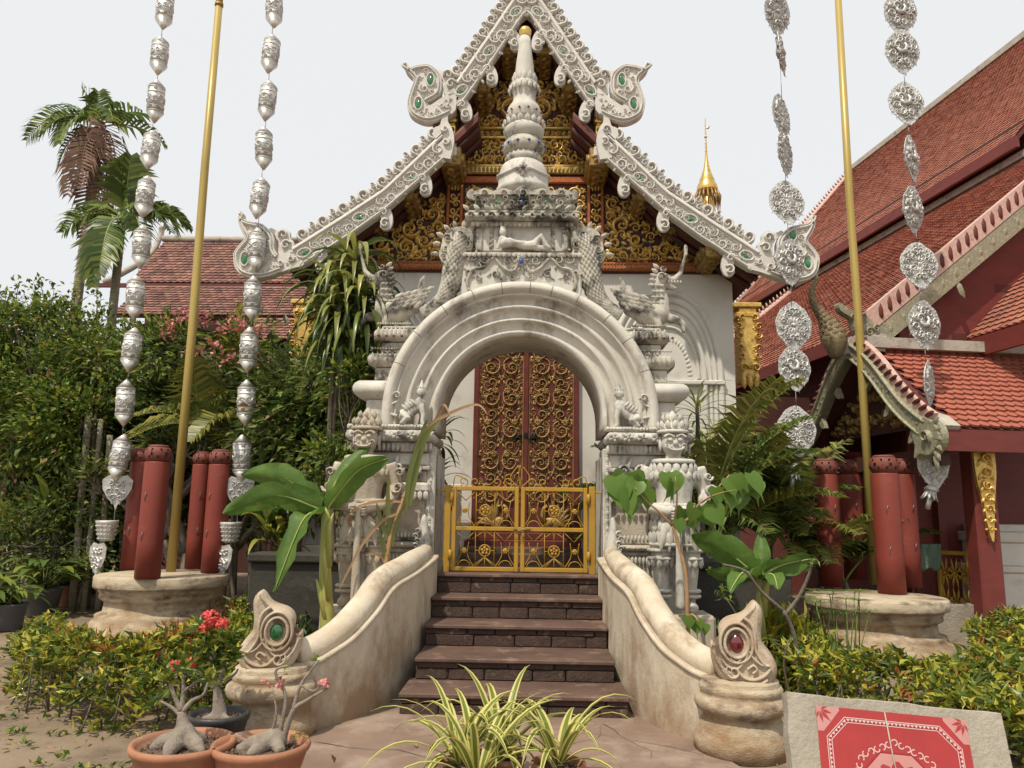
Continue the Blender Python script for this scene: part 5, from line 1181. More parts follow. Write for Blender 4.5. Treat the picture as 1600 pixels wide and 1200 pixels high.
        Q = catmull([pt(*q) for q in P], 4); b.relief(hf, Q, [w_]*len(Q), .028, D)
    x, z = pt(1146, 1044); b.scroll(hf, x, z, .055, 1, 2.5, 1.3, .013, .03, 14, d=D)
    b.build('head_carving', HEADM, hd)
    g = MB(); g.ell(hf.p(gc[0], gc[1], D-.012), (.054, .034, .068), 16, 8, Matrix((u, nrm, V((0, 0, 1)))).transposed()); g.build('gem', gemm, hd)
banister(1, 'curved stucco banister ending in a naga head with a dark red glass eye', REDG, .0, .0, 'naga banisters flanking the steps')
banister(-1, 'curved stucco banister ending in a naga head with a round green glass eye', DKGREEN, .13, .14, 'naga banisters flanking the steps')

# low enclosure wall either side of the gateway
for sg, lb in ((1, 'low dark mossy wall running from the gateway behind the green palms'), (-1, 'low dark mossy wall running from the gateway behind the banana plant')):
    t = thing('enclosure_wall', lb, 'wall', (sg*2.45, 9.0, 0)); mb = MB(); mb.bbox((sg*2.45, 9.0, .5), (1.2, .3, 1.0), .02); mb.build('wall_body', DARKW, t); mb = MB(); mb.bbox((sg*2.45, 9.0, 1.05), (1.22, .42, .1), .02); mb.build('wall_cap', DARKW, t)
# ------------------------------------------------------------------ round offering bases, gold poles, red posts
BASEP = [(.88, 0), (.88, .07), (.86, .12), (.78, .20), (.745, .24), (.75, .27), (.70, .285), (.665, .30), (.655, .40), (.665, .43), (.70, .445), (.72, .47), (.715, .52), (.735, .545), (.735, .57), (.795, .585), (.80, .60), (.80, .70), (.785, .715), (0, .72)]
BZ = .76; BZR = .67
def base(cx, cy, label, bz):
    k = bz/.724
    t = thing('round_stone_base', label, 'stone base', (cx, cy, 0), 'round stone bases of the gold poles'); mb = MB()
    mb.lathe([(r, z*k) for r, z in BASEP[:16]], 56, (cx, cy, 0)); mb.build('moulded_foot', DRUM, t); mb = MB(); mb.lathe([(r, z*k) for r, z in [(.70, .575)]+BASEP[15:]], 56, (cx, cy, .004)); mb.build('top_slab', DRUM, t)
_l, _r = gr(256, 896, BZ), gr(1366, 930, BZR); LBX, LBY, RBX, RBY = _l.x, _l.y, _r.x, _r.y
base(LBX, LBY, 'round moulded stone base under the gold pole hung with silver lanterns', BZ)
base(RBX, RBY, 'round moulded stone base under the gold pole on the side of the red tiled hall', BZR)
def pole(px, py, X, ytop, label, cap):
    BZ_ = BZ if px < 800 else BZR; p = gr(px, py, BZ_); X = p.x; t = thing('gold_pole', label, 'pole', (X, p.y, BZ_), 'tall gold poles'); mb = MB(); mb.tube([(X, p.y, BZ_), (X+.012, p.y, 4), (X-.01, p.y+.01, 6.5), (X, p.y, at(350, 8, p.y).z if cap else 10.3)], [.062, .059, .056, .052], 14); mb.build('shaft', YPOLE, t)
    if cap: b = MB(); zc_ = at(350, 8, p.y).z; b.tube([(X, p.y, zc_-.02), (X, p.y, zc_+.03)], .062, 14); b.build('collar', GOLDD, t); b = MB(); b.tube([(X, p.y, zc_), (X, p.y, zc_+.8)], .05, 14); b.build('upper_shaft', YPOLE, t)
    else: b = MB(); b.tube([(X, p.y, 10.1), (X, p.y, 10.2)], .074, 14); b.build('collar', BLACKI, t)
    return p.y
PYL = pole(267, 893, -4.60, 0, 'tall ochre gold pole rising between the red posts beside the silver lanterns', True)
PYR = pole(1366, 913, 4.575, 0, 'tall ochre gold pole rising between the red posts in front of the red hall', False)
def red_post(px, py, ptop, w_, label):
    p = gr(px, py, (BZ if px < 800 else BZR)+.004); d = (p-CAM).length; zt_ = at(px+ (8 if px < 800 else -8), ptop, p.y).z; t = thing('red_post', label, 'post', p, 'red clay posts with pierced pots'); H = zt_-p.z
    r = w_*d/1200/2*.82; mb = MB(); mb.lathe([(r, 0), (r, H*.3), (r*1.005, H*.6), (r*.995, H-.01), (r*.98, H), (0, H)], 28, p); o = mb.build('pipe', REDPOST, t)
    # pierced pot: wall with triangular and diamond holes, and a flat lid ring
    q = V((p.x, p.y, p.z+H)); R = r*1.06; b = MB(); n = 30; prof = [(.72, .0), (.92, .03), (1.02, .075), (1.02, .12), (.93, .165), (.74, .19)]; vs = []
    sc = R/.17
    for rr, z in prof:
        for k in range(n): a = 2*pi*k/n; vs.append(q+V((math.cos(a)*rr*R, math.sin(a)*rr*R, z*sc*1.05)))
    fs = []
    for i in range(5):
        for k in range(n):
            a, bb, c, dd = i*n+k, i*n+(k+1) % n, (i+1)*n+(k+1) % n, (i+1)*n+k
            if i in (1, 3) and k % 3 == (0 if i == 1 else 1): fs.append((a, bb, c) if (k//3) % 2 else (a, bb, dd))
            elif i == 2 and k % 5 == 2: continue
            else: fs.append((a, bb, c, dd))
    b.add(vs, fs); pot = b.build('pierced_pot', TERRAD, t); b = MB(); b.lathe([(R*.6, 0), (R*.85, .03*sc), (R*.9, .08*sc), (R*.85, .14*sc), (R*.6, .18*sc), (0, .18*sc)], 18, q+V((0, 0, .004))); b.build('pot_inside', MORT, pot)
    b = MB(); zz = .19*1.05*sc; b.lathe([(R*.55, zz), (R*.76, zz-.004), (R*.76, zz+.012), (R*.62, zz+.026), (R*.58, zz+.026), (R*.55, zz)], 24, q); b.build('pot_rim', TERRAD, pot)
    b = MB(); zz = H*.55; a = -pi/2+RX.uniform(-.5, .9)
    for f in (.32, .66):
        c = p+V((math.cos(a)*(r+.006), math.sin(a)*(r+.006), H*f)); b.tube([c, c+V((0, -.008, .06)), c+V((.012, -.012, .10))], .005, 4)
    b.build('bent_wire', WIRE, t)
for px, py, pt_, w_, lb in ((204, 889, 722, 32, 'red post with pierced pot, half hidden behind its neighbour by the lanterns'), (230, 903, 722, 41, 'thick red post with pierced pot standing forward on the base beside the silver lanterns'),
                            (303, 888, 726, 31, 'red post with pierced pot just behind the gold pole, partly covered by another post'), (331, 894, 726, 37, 'red post with pierced pot touching the tip of the big banana leaf')):
    red_post(px, py, pt_, w_, lb)
for px, py, pt_, w_, lb in ((1299, 916, 742, 39, 'red post with pierced pot at the palm side before the red hall'), (1337, 904, 742, 36, 'red post with pierced pot set back right behind the gold pole'),
                            (1394, 927, 740, 44, 'thick red post with pierced pot standing forward, on the red hall side'), (1422, 917, 742, 38, 'red post with pierced pot beside the yellow fence and green cloth')):
    red_post(px, py, pt_, w_, lb)

# ------------------------------------------------------------------ strings of silver lanterns
def lantern_meshes():
    out = []
    for v in range(3):
        mb = MB(); r = .116; h = .36; mb.lathe([(r, -h/2), (r, h/2)], 24); mb.lathe([(r*1.01, -h/2-.010), (r*1.04, -h/2), (r*1.01, -h/2+.010)], 24); mb.lathe([(r*1.01, h/2-.010), (r*1.04, h/2), (r*1.01, h/2+.010)], 24)
        c = Cyl((0, 0, 0), r); R = random.Random(v+2); C = 2*pi*r
        for b0 in (-.135, .135):
            for i in range(14): mb.leafr(c, C*i/14, b0, .5 if i % 2 else 2.6, .07, .02, .006); 
            mb.relief(c, [(C*i/24, b0-.035) for i in range(25)], [.006]*25, .005); mb.relief(c, [(C*i/24, b0+.035) for i in range(25)], [.006]*25, .005)
        for i in range(4):
            x = C*i/4; mb.scroll(c, x, .0, .055, 1, i+v, 1.5, .009, .008, 15); mb.scroll(c, x+C/8, .02, .045, -1, i*2+v, 1.4, .008, .007, 14)
            for j in range(9): a = R.uniform(0, 6.3); mb.leafr(c, x+R.uniform(-.1, .1), R.uniform(-.06, .06), a, .06, .012, .007)
        drum = mb.mesh('drum', SILV); out.append(drum)
    mb = MB(); mb.lathe([(.119, 0), (.02, .105), (.012, .112), (0, .116)], 24); top = mb.mesh('top_cone', SILVP)
    mb = MB(); mb.lathe([(0, -.155), (.014, -.147), (.119, 0)], 24); bot = mb.mesh('bottom_cone', SILVP)
    return out, top, bot
DR, TC, BC = lantern_meshes()
mb = MB(); mb.tube([(0, 0, -.5), (0, 0, .5)], .0045, 5); WIREM = mb.mesh('link_wire', WIRE)
mb = MB()   # beaten leaf plate with drip tip
O = [(0, .17), (.1, .19), (.17, .13), (.16, .02), (.1, -.09), (.02, -.17), (0, -.24)]; O = O+[(-x, y) for x, y in O[::-1][1:-1]]
mb.prism(O, Fr((0, 0, 0), (1, 0, 0), (0, 0, 1), (0, -1, 0)), -.004, .004)
for j, (x, y) in enumerate(((0, .1), (.07, .09), (-.07, .09), (.08, .0), (-.08, .0), (0, .0), (.04, -.08), (-.04, -.08))): mb.scroll(Fr((0, 0, 0), (1, 0, 0), (0, 0, 1), (0, -1, 0)), x, y, .04, 1 if j % 2 else -1, j, 1.2, .01, .018, 11, d=.004); mb.leafr(Fr((0, 0, 0), (1, 0, 0), (0, 0, 1), (0, -1, 0)), x, y-.02, -1.57, .07, .02, .015, .004)
PLATE = mb.mesh('leaf_plate', SILV)
mb = MB()   # ringed cup
mb.lathe([(.05, -.13), (.085, -.12), (.09, -.10), (.085, -.085), (.095, -.07), (.10, -.05), (.095, -.035), (.105, -.02), (.11, .0), (.105, .015), (.115, .03), (.12, .05), (.115, .065), (.125, .08), (.13, .11), (.12, .115), (.1, .05), (0, .03)], 20)
for z, r in ((-.1, .09), (-.05, .10), (0, .11), (.05, .12)):
    for i in range(16): mb.bead((math.cos(2*pi*i/16)*r, math.sin(2*pi*i/16)*r, z), .013)
CUP = mb.mesh('woven_cup', SILV)
def string(name, label, px, ys, Y, group, sub):
    X = sum(at(a, b, Y).x for a, b in px)/2; Z = [at(px[0][0]+(px[1][0]-px[0][0])*y/720, y, Y).z for y in ys]; t = thing(name, label, 'hanging ornament', (X, Y, Z[-1]-.3), group); R = random.Random(int(X*10)); return t, X, Z, R
lean = lambda R, a=.035: Matrix.Rotation(R.gauss(0, a), 4, 'X') @ Matrix.Rotation(R.gauss(0, a), 4, 'Y')
for px, ys, lb, dz in ((((260, 0), (185, 720)), (14, 85, 157, 232, 307, 383, 464, 545, 628, 712), 'string of silver lanterns hanging just outside the red posts, beside the tall palm', 0), (((440, 0), (365, 720)), (12, 83, 156, 231, 307, 388, 464, 545, 628, 714), 'string of silver lanterns hanging between the gold pole and the temple eave', 1)):
    t, X, Z, R = string('lantern_string', lb, px, ys, 10.3, 'strings of silver lanterns', None); first = None
    for i, z in enumerate(Z):
        c = Matrix.Translation((X+R.uniform(-.012, .012), 10.3, z+R.uniform(-.015, .015))) @ lean(R, .055) @ Matrix.Rotation(R.uniform(0, 6.28), 4, 'Z'); h = .36
        o = put('lantern', DR[(i+dz) % 3], c, t); put('top_cone', TC, c @ Matrix.Translation((0, 0, h/2+.012)), o); put('bottom_cone', BC, c @ Matrix.Translation((0, 0, -h/2-.012)), o)
        zu = Z[i-1] if i else z+.66; a, b = z+h/2+.116, zu-h/2-.155
        put('link_wire', WIREM, Matrix.Translation((X, 10.3, (a+b)/2)) @ Matrix.Diagonal((1, 1, max(.05, b-a+.03), 1)), t)
    put('link_wire', WIREM, Matrix.Translation((X, 10.3, Z[0]+1.2)) @ Matrix.Diagonal((1, 1, 1.7, 1)), t)
    z = Z[-1]-.33
    for k, (me, nm, dzz) in enumerate(((PLATE, 'leaf_plate', -.28), (CUP, 'woven_cup', -.80), (PLATE, 'leaf_plate', -1.17))):
        put(nm, me, Matrix.Translation((X-.06*k, 10.3-.05*k, Z[-1]-.19+dzz)) @ Matrix.Rotation(rad((20, 0, -30)[k]), 4, 'Z') @ Matrix.Diagonal((1.1, 1.1, 1.1, 1)), t)
    a, b = Z[-1]-1.2, Z[-1]-.33; put('link_wire', WIREM, Matrix.Translation((X, 10.3, (a+b)/2)) @ Matrix.Diagonal((1, 1, b-a, 1)), t)

# ------------------------------------------------------------------ strings of silver medallions
def medallion(v):
    mb = MB(); fr = Fr((0, 0, 0), (1, 0, 0), (0, 0, 1), (0, -1, 0)); R = random.Random(v); n = 48; r0 = .262
    def rim(a): return r0*(1+.14*max(0, math.sin(a))**14+.22*max(0, -math.sin(a))**14+.02*math.sin(9*a+v))
    P = [(math.cos(2*pi*i/n)*rim(2*pi*i/n)*.93, math.sin(2*pi*i/n)*rim(2*pi*i/n)) for i in range(n)]; mb.prism(P, fr, -.005, .003)
    for side in (fr, Fr((0, 0, 0), (-1, 0, 0), (0, 0, 1), (0, 1, 0))):
        carve(mb, side, [(x*.90, y*.90) for x, y in P], .058, v*7+3, .003, True, 4, .016, 700)
        if v % 2 == 0:
            for i in range(13): mb.leafr(side, math.cos(2*pi*i/13)*.02, math.sin(2*pi*i/13)*.02, 2*pi*i/13, .105, .021, .028, .004)
            mb.ell(side.p(0, 0, .012), (.03, .02, .03), 8, 5)
            for i in range(12): a = 2*pi*i/12+.26; mb.scroll(side, math.cos(a)*.155, math.sin(a)*.155, .038, 1 if i % 2 else -1, a+pi, 1.3, .011, .022, 12, d=.003)
            for i in range(24): a = 2*pi*i/24; mb.leafr(side, math.cos(a)*.10, math.sin(a)*.10, a+(.5 if i % 2 else -.5), .07, .014, .016, .003)
        else:
            mb.tube([side.p(-.10, .05, .02), side.p(-.05, -.03, .03), side.p(.02, -.02, .035), side.p(.05, .05, .03), side.p(.02, .09, .03)], [.018, .03, .034, .024, .016], 6); mb.scroll(side, -.08, .06, .06, 1, 0, 1.4, .018, .03, 13, d=.003); mb.scroll(side, .085, .0, .06, -1, 0, 1.4, .018, .03, 13, d=.003)
            for i in range(8): a = 2*pi*i/8+.3; mb.scroll(side, math.cos(a)*.15, math.sin(a)*.15, .05, 1 if i % 2 else -1, a, 1.35, .014, .026, 13, d=.003)
            for i in range(20): a = 2*pi*i/20; mb.leafr(side, math.cos(a)*.12, math.sin(a)*.12, a+R.uniform(-.8, .8), .075, .016, .02, .003)
        for i in range(30): a = 2*pi*(i+.5)/30; q = rim(a)*.90; mb.leafr(side, math.cos(a)*q*.90, math.sin(a)*q*.97, a+R.uniform(-.5, .5), .035, .012, .010, .003)
        for yy in (.17, -.17): mb.scroll(side, -.035, yy, .045, 1, 0, 1.3, .013, .024, 12, d=.006); mb.scroll(side, .035, yy, .045, -1, pi, 1.3, .013, .024, 12, d=.006)
    for i in range(16):       # little hanging tongues round the rim
        a = 2*pi*(i+.3)/16; q = rim(a)*.95; p = fr.p(math.cos(a)*q*.93, math.sin(a)*q); e = p+V((math.cos(a)*.02+R.uniform(-.012, .012), R.uniform(-.02, .02), -.045+.03*max(0, math.sin(a)))); mb.tube([p, (p+e)/2+V((0, .008, 0)), e], [.009, .007, .002], 4, flat=.3)
    return mb.mesh('medallion', SILV)
MED = [medallion(v) for v in range(4)]
mb = MB()
for i in range(9): a = 2*pi*i/9; mb.tube([(0, 0, .1), (math.cos(a)*.05, math.sin(a)*.05, .03), (math.cos(a)*.08, math.sin(a)*.08, -.06), (math.cos(a)*.11, math.sin(a)*.11, -.10)], [.015, .03, .025, .005], 5, flat=.4)
mb.lathe([(.0, .13), (.05, .1), (.09, .05), (.08, .02), (0, .0)], 12); mb.tube([(0, 0, 0), (.0, 0, -.22)], .035, 6)
TASSEL = mb.mesh('silver_tassel', SILV)
for px, L_, lb, tz in ((((1210, 0), (1253, 720)), ((18, 30, 0), (82, 68, 1), (180, 45, 0), (238, 50, 2), (315, 8, 2), (408, 25, 1), (508, 8, 0), (574, 12, 3), (672, 0, 2)), 'string of silver medallions passing in front of the temple roof finial', 738), (((1409, 0), (1453, 720)), ((18, 8, 1), (79, 5, 3), (160, 3, 1), (246, 45, 1), (326, 35, 3), (413, 0, 2), (506, 15, 1), (598, 50, 0), (722, 16, 2)), 'string of silver medallions hanging against the stacked red roofs', 770)):
    t, X, Z, R = string('medallion_string', lb, px, [q[0] for q in L_], 10.3, 'strings of silver medallions', None)
    for i, (z, (py, an, v)) in enumerate(zip(Z, L_)):
        s_ = 1.06 if i != 7 else .98; put('medallion', MED[v], Matrix.Translation((X+R.uniform(-.02, .02), 10.3, z)) @ lean(R, .06) @ Matrix.Rotation(rad(an), 4, 'Z') @ Matrix.Diagonal((s_, s_, s_*1.05, 1)), t)
        zu = Z[i-1] if i else z+.8; a, b = z+.26, zu-.28
        if b-a > .02: put('link_wire', WIREM, Matrix.Translation((X, 10.3, (a+b)/2)) @ Matrix.Diagonal((1, 1, b-a+.04, 1)), t)
    put('link_wire', WIREM, Matrix.Translation((X, 10.3, Z[0]+1.2)) @ Matrix.Diagonal((1, 1, 1.8, 1)), t)
    z = at(px[1][0], tz, 10.3).z; put('silver_tassel', TASSEL, Matrix.Translation((X-.07, 10.3, z)) @ Matrix.Rotation(.25, 4, 'Y'), t); put('link_wire', WIREM, Matrix.Translation((X-.03, 10.3, (z+.1+Z[-1]-.26)/2)) @ Matrix.Diagonal((1, 1, max(.04, Z[-1]-.26-z-.05), 1)), t)

# ------------------------------------------------------------------ printed stone slab
t = thing('stone_slab', 'rough grey stone slab leaning by the hedge with a printed red panel', 'stone slab', gr(1400, 1290))
YS_ = 4.15; a, b = at(1229, 1081, YS_), at(1565, 1113, YS_+.0); b = V((b.x, b.y, b.z)); u = (b-a).normalized(); W_ = (b-a).length; tilt = V((0, .34, 1)).normalized(); v = (tilt-u*tilt.dot(u)).normalized(); nrm = u.cross(v); nrm = nrm if nrm.y < 0 else -nrm
H_ = (a.z+.02)/v.z; sf = Fr(a-v*H_, u, v, nrm); mb = MB(); mb.smooth = False; R = random.Random(4)
P = [(0+R.uniform(0, .006), 0)]+[(W_+R.uniform(-.006, .006), H_*i/8) for i in range(8)]+[(W_*(1-i/14)+0, H_+R.uniform(-.006, .004)) for i in range(0, 15)]+[(R.uniform(-.006, .006), H_*(1-i/8)) for i in range(1, 8)]
mb.prism(P, sf, -.085, 0, .006); mb.build('slab', CONC, t)
def spx(px, py):   # pixel -> slab coordinates (intersection with the slab plane)
    d = _ray(px, py); k = (sf.o-CAM).dot(nrm)/d.dot(nrm); q = CAM+d*k-sf.o; return (q.dot(sf.u), q.dot(sf.v))
c0, c1 = spx(1274, 1103), spx(1508, 1124); PW = c1[0]-c0[0]; px0 = c0[0]; py1 = c0[1]; PH = PW; py0 = py1-PH
pf = Fr(sf.p(px0, (c0[1]+c1[1])/2-PH), u, v, nrm)
def flat(P, d, m, name, parent): b = MB(); b.smooth = False; b.add([pf.p(x*PW, y*PH, d) for x, y in P], [tuple(range(len(P)))]); return b.build(name, m, parent)
pn = flat([(0, 0), (1, 0), (1, 1), (0, 1)], .003, SLABR, 'printed_panel', t)
def outline(P, w_, d, m, name, closed=True):
    b = MB(); b.smooth = False; Q = P; I = inset(Q, w_); n = len(Q); b.add([pf.p(x*PW, y*PH, d) for x, y in Q+I], [(i, (i+1) % n, n+(i+1) % n, n+i) for i in range(n)]); return b.build(name, m, pn)
for cx, cy, sx, sy in ((0, 1, 1, -1), (1, 1, -1, -1), (0, 0, 1, 1), (1, 0, -1, 1)):
    P = [(cx+sx*x, cy+sy*y) for x, y in ((0, .0), (.155, 0), (.155, .02), (.04, .155), (0, .155))]; flat(P if sx*sy > 0 else P[::-1], .0045, SLABP, 'corner_field', pn)
    b = MB(); b.smooth = False      # lotus mark in the corner
    for a_, l, w_ in ((0, .10, .02), (.55, .085, .018), (-.55, .085, .018), (1.15, .06, .012), (-1.15, .06, .012)):
        ang = math.atan2(sy, sx)+a_; x0_, y0_ = cx+sx*.03, cy+sy*.03; c, s_ = math.cos(ang), math.sin(ang); ox, oy = cx+sx*.02, cy+sy*.02
        b.add([pf.p((ox+c*p-s_*q)*PW, (oy+s_*p+c*q)*PH, .006) for p, q in ((.012, 0), (l*.5, -w_*.6), (l, 0), (l*.5, w_*.6))], [(0, 1, 2, 3)])
    b.build('corner_lotus', SLABR, pn)
B8 = lambda m_, k: [(m_+k, m_), (1-m_-k, m_), (1-m_, m_+k), (1-m_, 1-m_-k), (1-m_-k, 1-m_), (m_+k, 1-m_), (m_, 1-m_-k), (m_, m_+k)]
outline(B8(.055, .13), .006, .0045, SLABW, 'border_line'); outline(B8(.085, .115), .006, .0045, SLABW, 'border_line'); outline(B8(.063, .126), .02, .0050, SLABD, 'border_field')
b = MB(); b.smooth = False; P = B8(.074, .12); n = 8
for i in range(8):
    (xa, ya), (xb, yb) = P[i], P[(i+1) % 8]; L = math.hypot(xb-xa, yb-ya); k = int(L/.026)
    for j in range(k):
        t0, t1 = j/k, (j+1)/k; nx_, ny_ = -(yb-ya)/L*.009, (xb-xa)/L*.009; p = lambda q, s_: ((xa+(xb-xa)*q+nx_*s_)*PW, (ya+(yb-ya)*q+ny_*s_)*PH); b.add([pf.p(*p(t0, -1), .0062), pf.p(*p(t1, -1), .0062), pf.p(*p((t0+t1)/2, 1), .0062)], [(0, 1, 2)])
b.build('border_zigzag', SLABW, pn)
oc = lambda r: [(.5+r*math.cos(pi/8+pi/4*i), .5+r*math.sin(pi/8+pi/4*i)) for i in range(8)]
b = MB()
for i in range(44):      # chain of linked scrolls round the centre
    a_ = 2*pi*i/44; rr = .315/max(math.cos(((a_) % (pi/4))-pi/8), .01)*math.cos(pi/8)*1.0; x, y = .5+rr*math.cos(a_), .5+rr*math.sin(a_); q = [((x+.018*math.cos(s_*.55+a_+(pi if i % 2 else 0)))*PW, (y+.018*math.sin(s_*.55+a_+(pi if i % 2 else 0)))*PH) for s_ in range(9)]
    for (x0_, y0_), (x1_, y1_) in zip(q, q[1:]):
        L = math.hypot(x1_-x0_, y1_-y0_); nx_, ny_ = -(y1_-y0_)/L*.0028, (x1_-x0_)/L*.0028; b.add([pf.p(x0_-nx_, y0_-ny_, .0052), pf.p(x1_-nx_, y1_-ny_, .0052), pf.p(x1_+nx_, y1_+ny_, .0052), pf.p(x0_+nx_, y0_+ny_, .0052)], [(0, 1, 2, 3)])
b.build('scroll_chain', SLABW, pn)
outline(oc(.275), .008, .0048, SLABD, 'octagon_line'); flat(oc(.262), .0045, SLABP, 'octagon_field', pn)
b = MB(); b.smooth = False
for ring_, k, rr, w_ in ((0, 12, .20, .055), (1, 12, .13, .04)):
    for i in range(k):
        a_ = 2*pi*(i+.5*ring_)/k; c, s_ = math.cos(a_), math.sin(a_); P = [(.04, 0), (rr*.55, -w_*.75), (rr*.85, -w_*.7), (rr, -w_*.2), (rr, w_*.2), (rr*.85, w_*.7), (rr*.55, w_*.75)]; b.add([pf.p((.5+c*p-s_*q)*PW, (.5+s_*p+c*q)*PH, .0058+.0006*ring_) for p, q in P], [tuple(range(7))])
b.build('lotus_print', SLABR, pn)
b = MB(); q = [pf.p((.5+math.cos(i*2*pi/16)*.05)*PW, (.5+math.sin(i*2*pi/16)*.05)*PH, .0072) for i in range(16)]; b.smooth = False; b.add(q, [tuple(range(16))]); b.build('flower_centre', SLABW, pn)
b = MB(); b.tube([pf.p(.46*PW, 1.0*PH, .006), pf.p(.475*PW, .75*PH, .008), pf.p(.5*PW, .5*PH, .012)], .0035, 5); b.build('thread', RIDGE, t)
# ------------------------------------------------------------------ tiled roofs
def tile_field(name, o, u, v, ul, vl, tw, th, m, parent, seed=0, tail=.0, n_=None, clip=None, kind='stuff', scal=False):
    "rows of single clay tiles; o = upper corner, u along the ridge, v down the slope"
    R = random.Random(seed); u, v = V(u).normalized(), V(v).normalized(); n = u.cross(v); n = n if n.z > 0 else -n; mb = MB(); mb.smooth = False
    nr = int(vl/th); nc = int(ul/tw)
    for r in range(nr+1):
        for c in range(-1, nc+1):
            x = (c+.5*(r % 2))*tw; y = r*th; xa, xb = max(0, x+.004), min(ul, x+tw-.004)
            if xb-xa < .02 or (clip and not clip((xa+xb)/2, y)): continue
            z = R.uniform(0, .006); t_ = R.uniform(-.003, .003); e = min(y+th*1.25, vl+.03); h0, h1 = .004, .03+z
            a = [o+u*xa+v*y+n*h0, o+u*xb+v*y+n*h0, o+u*xb+v*(e-th*.2)+n*(h1+t_), o+u*((xa+xb)/2)+v*e+n*h1, o+u*xa+v*(e-th*.2)+n*(h1-t_)]
            lo = [q-n*.02 for q in a[2:]]
            mb.add(a+lo, [(0, 1, 2, 3, 4), (2, 5, 6, 3), (3, 6, 7, 4)])
    o_ = mb.build(name, m, parent)
    if kind: o_['kind'] = kind
    return o_
def quad(mb, P, th, nrm):
    n = V(nrm); mb.add([V(p) for p in P]+[V(p)-n*th for p in P], [(0, 1, 2, 3), (7, 6, 5, 4), (0, 4, 5, 1), (1, 5, 6, 2), (2, 6, 7, 3), (3, 7, 4, 0)])
# ------------------------------------------------------------------ red hall
AX = rad(8.9); A = V((-math.sin(AX), math.cos(AX), 0)); B = V((math.cos(AX), math.sin(AX), 0)); Z_ = V((0, 0, 1))
hall = thing('red_hall', 'large red timber hall with stacked red tiled roofs beside the temple', 'hall', (9, 15, 0))
def solve(fn, lo, hi):
    fa = fn(lo)
    for _ in range(60):
        m = (lo+hi)/2; fm = fn(m)
        if (fm > 0) == (fa > 0): lo = m
        else: hi = m
    return (lo+hi)/2
def along(p, px, lo=-12, hi=60): return solve(lambda t: proj(p+A*t)[0]-px, lo, hi)
def line_y(p, px): return proj(p+A*along(p, px))[1]
def roof(N, slope, e_px, e_py, far_px, near_t, name, tw, th, m, seed):
    w_ = solve(lambda w: line_y(N-B*w-Z_*w*slope, e_px)-e_py, .3, 14); E = N-B*w_-Z_*(w_*slope); tf = along(N, far_px)
    dn = (-B-Z_*slope).normalized(); L = w_*math.hypot(1, slope); o = N+A*tf; k = MB(); nn = A.cross(dn); nn = nn if nn.z > 0 else -nn; k.smooth = False
    quad(k, [N+A*near_t, N+A*tf, E+A*tf, E+A*near_t], .08, nn); deck = k.build('roof_deck', SOFF, hall)
    tile_field('roof_tiles', o+nn*.012, -A, dn, tf-near_t, L, tw, th, m, hall, seed)
    return N, E, tf, w_, dn, L, nn
N1 = at(1600, 62, 22.0); N1, E1, t1, w1, d1, L1, n1 = roof(N1, 1.15, 1600, 205, 1335, -5.5, 'roof', .15, .15, TILE, 1)
def beam(p, q, w_, h_, m, name, parent=hall, up=Z_):
    p, q = V(p), V(q); t = (q-p).normalized(); s_ = t.cross(up).normalized(); u2 = s_.cross(t); mb = MB(); mb.smooth = False
    vs = [e+s_*a*w_/2+u2*b*h_/2 for e in (p, q) for a, b in ((-1, -1), (1, -1), (1, 1), (-1, 1))]; mb.add(vs, [(0, 1, 2, 3), (7, 6, 5, 4), (0, 4, 5, 1), (1, 5, 6, 2), (2, 6, 7, 3), (3, 7, 4, 0)]); return mb.build(name, m, parent)
beam(E1+A*-5.5-Z_*.12, E1+A*t1-Z_*.12, .09, .26, REDW, 'fascia'); beam(N1+A*-5.5+Z_*.08-B*.02, N1+A*t1+Z_*.08-B*.02, .26, .2, RIDGE, 'ridge')
def verge(p, q, n, m, name):   # far gable edge with its little white crockets
    b = MB(); p, q = V(p), V(q); b.tube([p, p.lerp(q, .5)-n*.12*0, q], .10, 6)
    k = int((q-p).length/.17)
    for i in range(k): c = p.lerp(q, (i+.5)/k)+n*.1; b.tube([c, c+n*.14+(p-q).normalized()*.05], [.05, .012], 5)
    return b.build(name, m, hall)
verge(N1+A*(t1+.05)+n1*.05, E1+A*(t1+.05)+n1*.05, n1, PINKM, 'verge')
# second tier
y2 = lambda d: line_y(E1-Z_*d+B*.35, 1600)-250
dd = solve(y2, .1, 3); N2 = E1-Z_*dd+B*.35; t2a = along(N2, 1246)
w2 = solve(lambda w: line_y(N2-B*w-Z_*w*.80, 1160)-590, .5, 14); tn = along(N2-B*w2-Z_*w2*.8, 1366)
N2_ = N2+A*0
sv = roof(N2, .80, 1160, 590, 1246, tn, 'roof', .15, .15, TILE, 2); N2, E2, t2, w2, d2, L2, n2 = sv
beam(E2+A*tn-Z_*.10, E2+A*t2-Z_*.10, .09, .22, REDW, 'fascia'); verge(N2+A*(t2+.05)+n2*.05, E2+A*(t2+.05)+n2*.05, n2, PINKM, 'verge')
beam(N2+A*tn+Z_*.10, N2+A*t2+Z_*.10, .22, .16, RIDGE, 'flashing')
# clerestory strip between the two tiers, and the walls under the eaves
def wallq(p, q, z0, z1, m, name, parent=hall, th=.12):
    p, q = V((p[0], p[1], 0)), V((q[0], q[1], 0)); return beam(p+Z_*(z0+z1)/2, q+Z_*(z0+z1)/2, th, z1-z0, m, name, parent)
p = N2+B*.05; wallq(p+A*-5.5, p+A*t1, N2.z, E1.z+.5, REDB, 'clerestory')
p = E2+B*.9; wallq(p+A*tn, p+A*(t2-.3), 0, E2.z+.7, REDW, 'side_wall')
p = N1-A*3.0; 
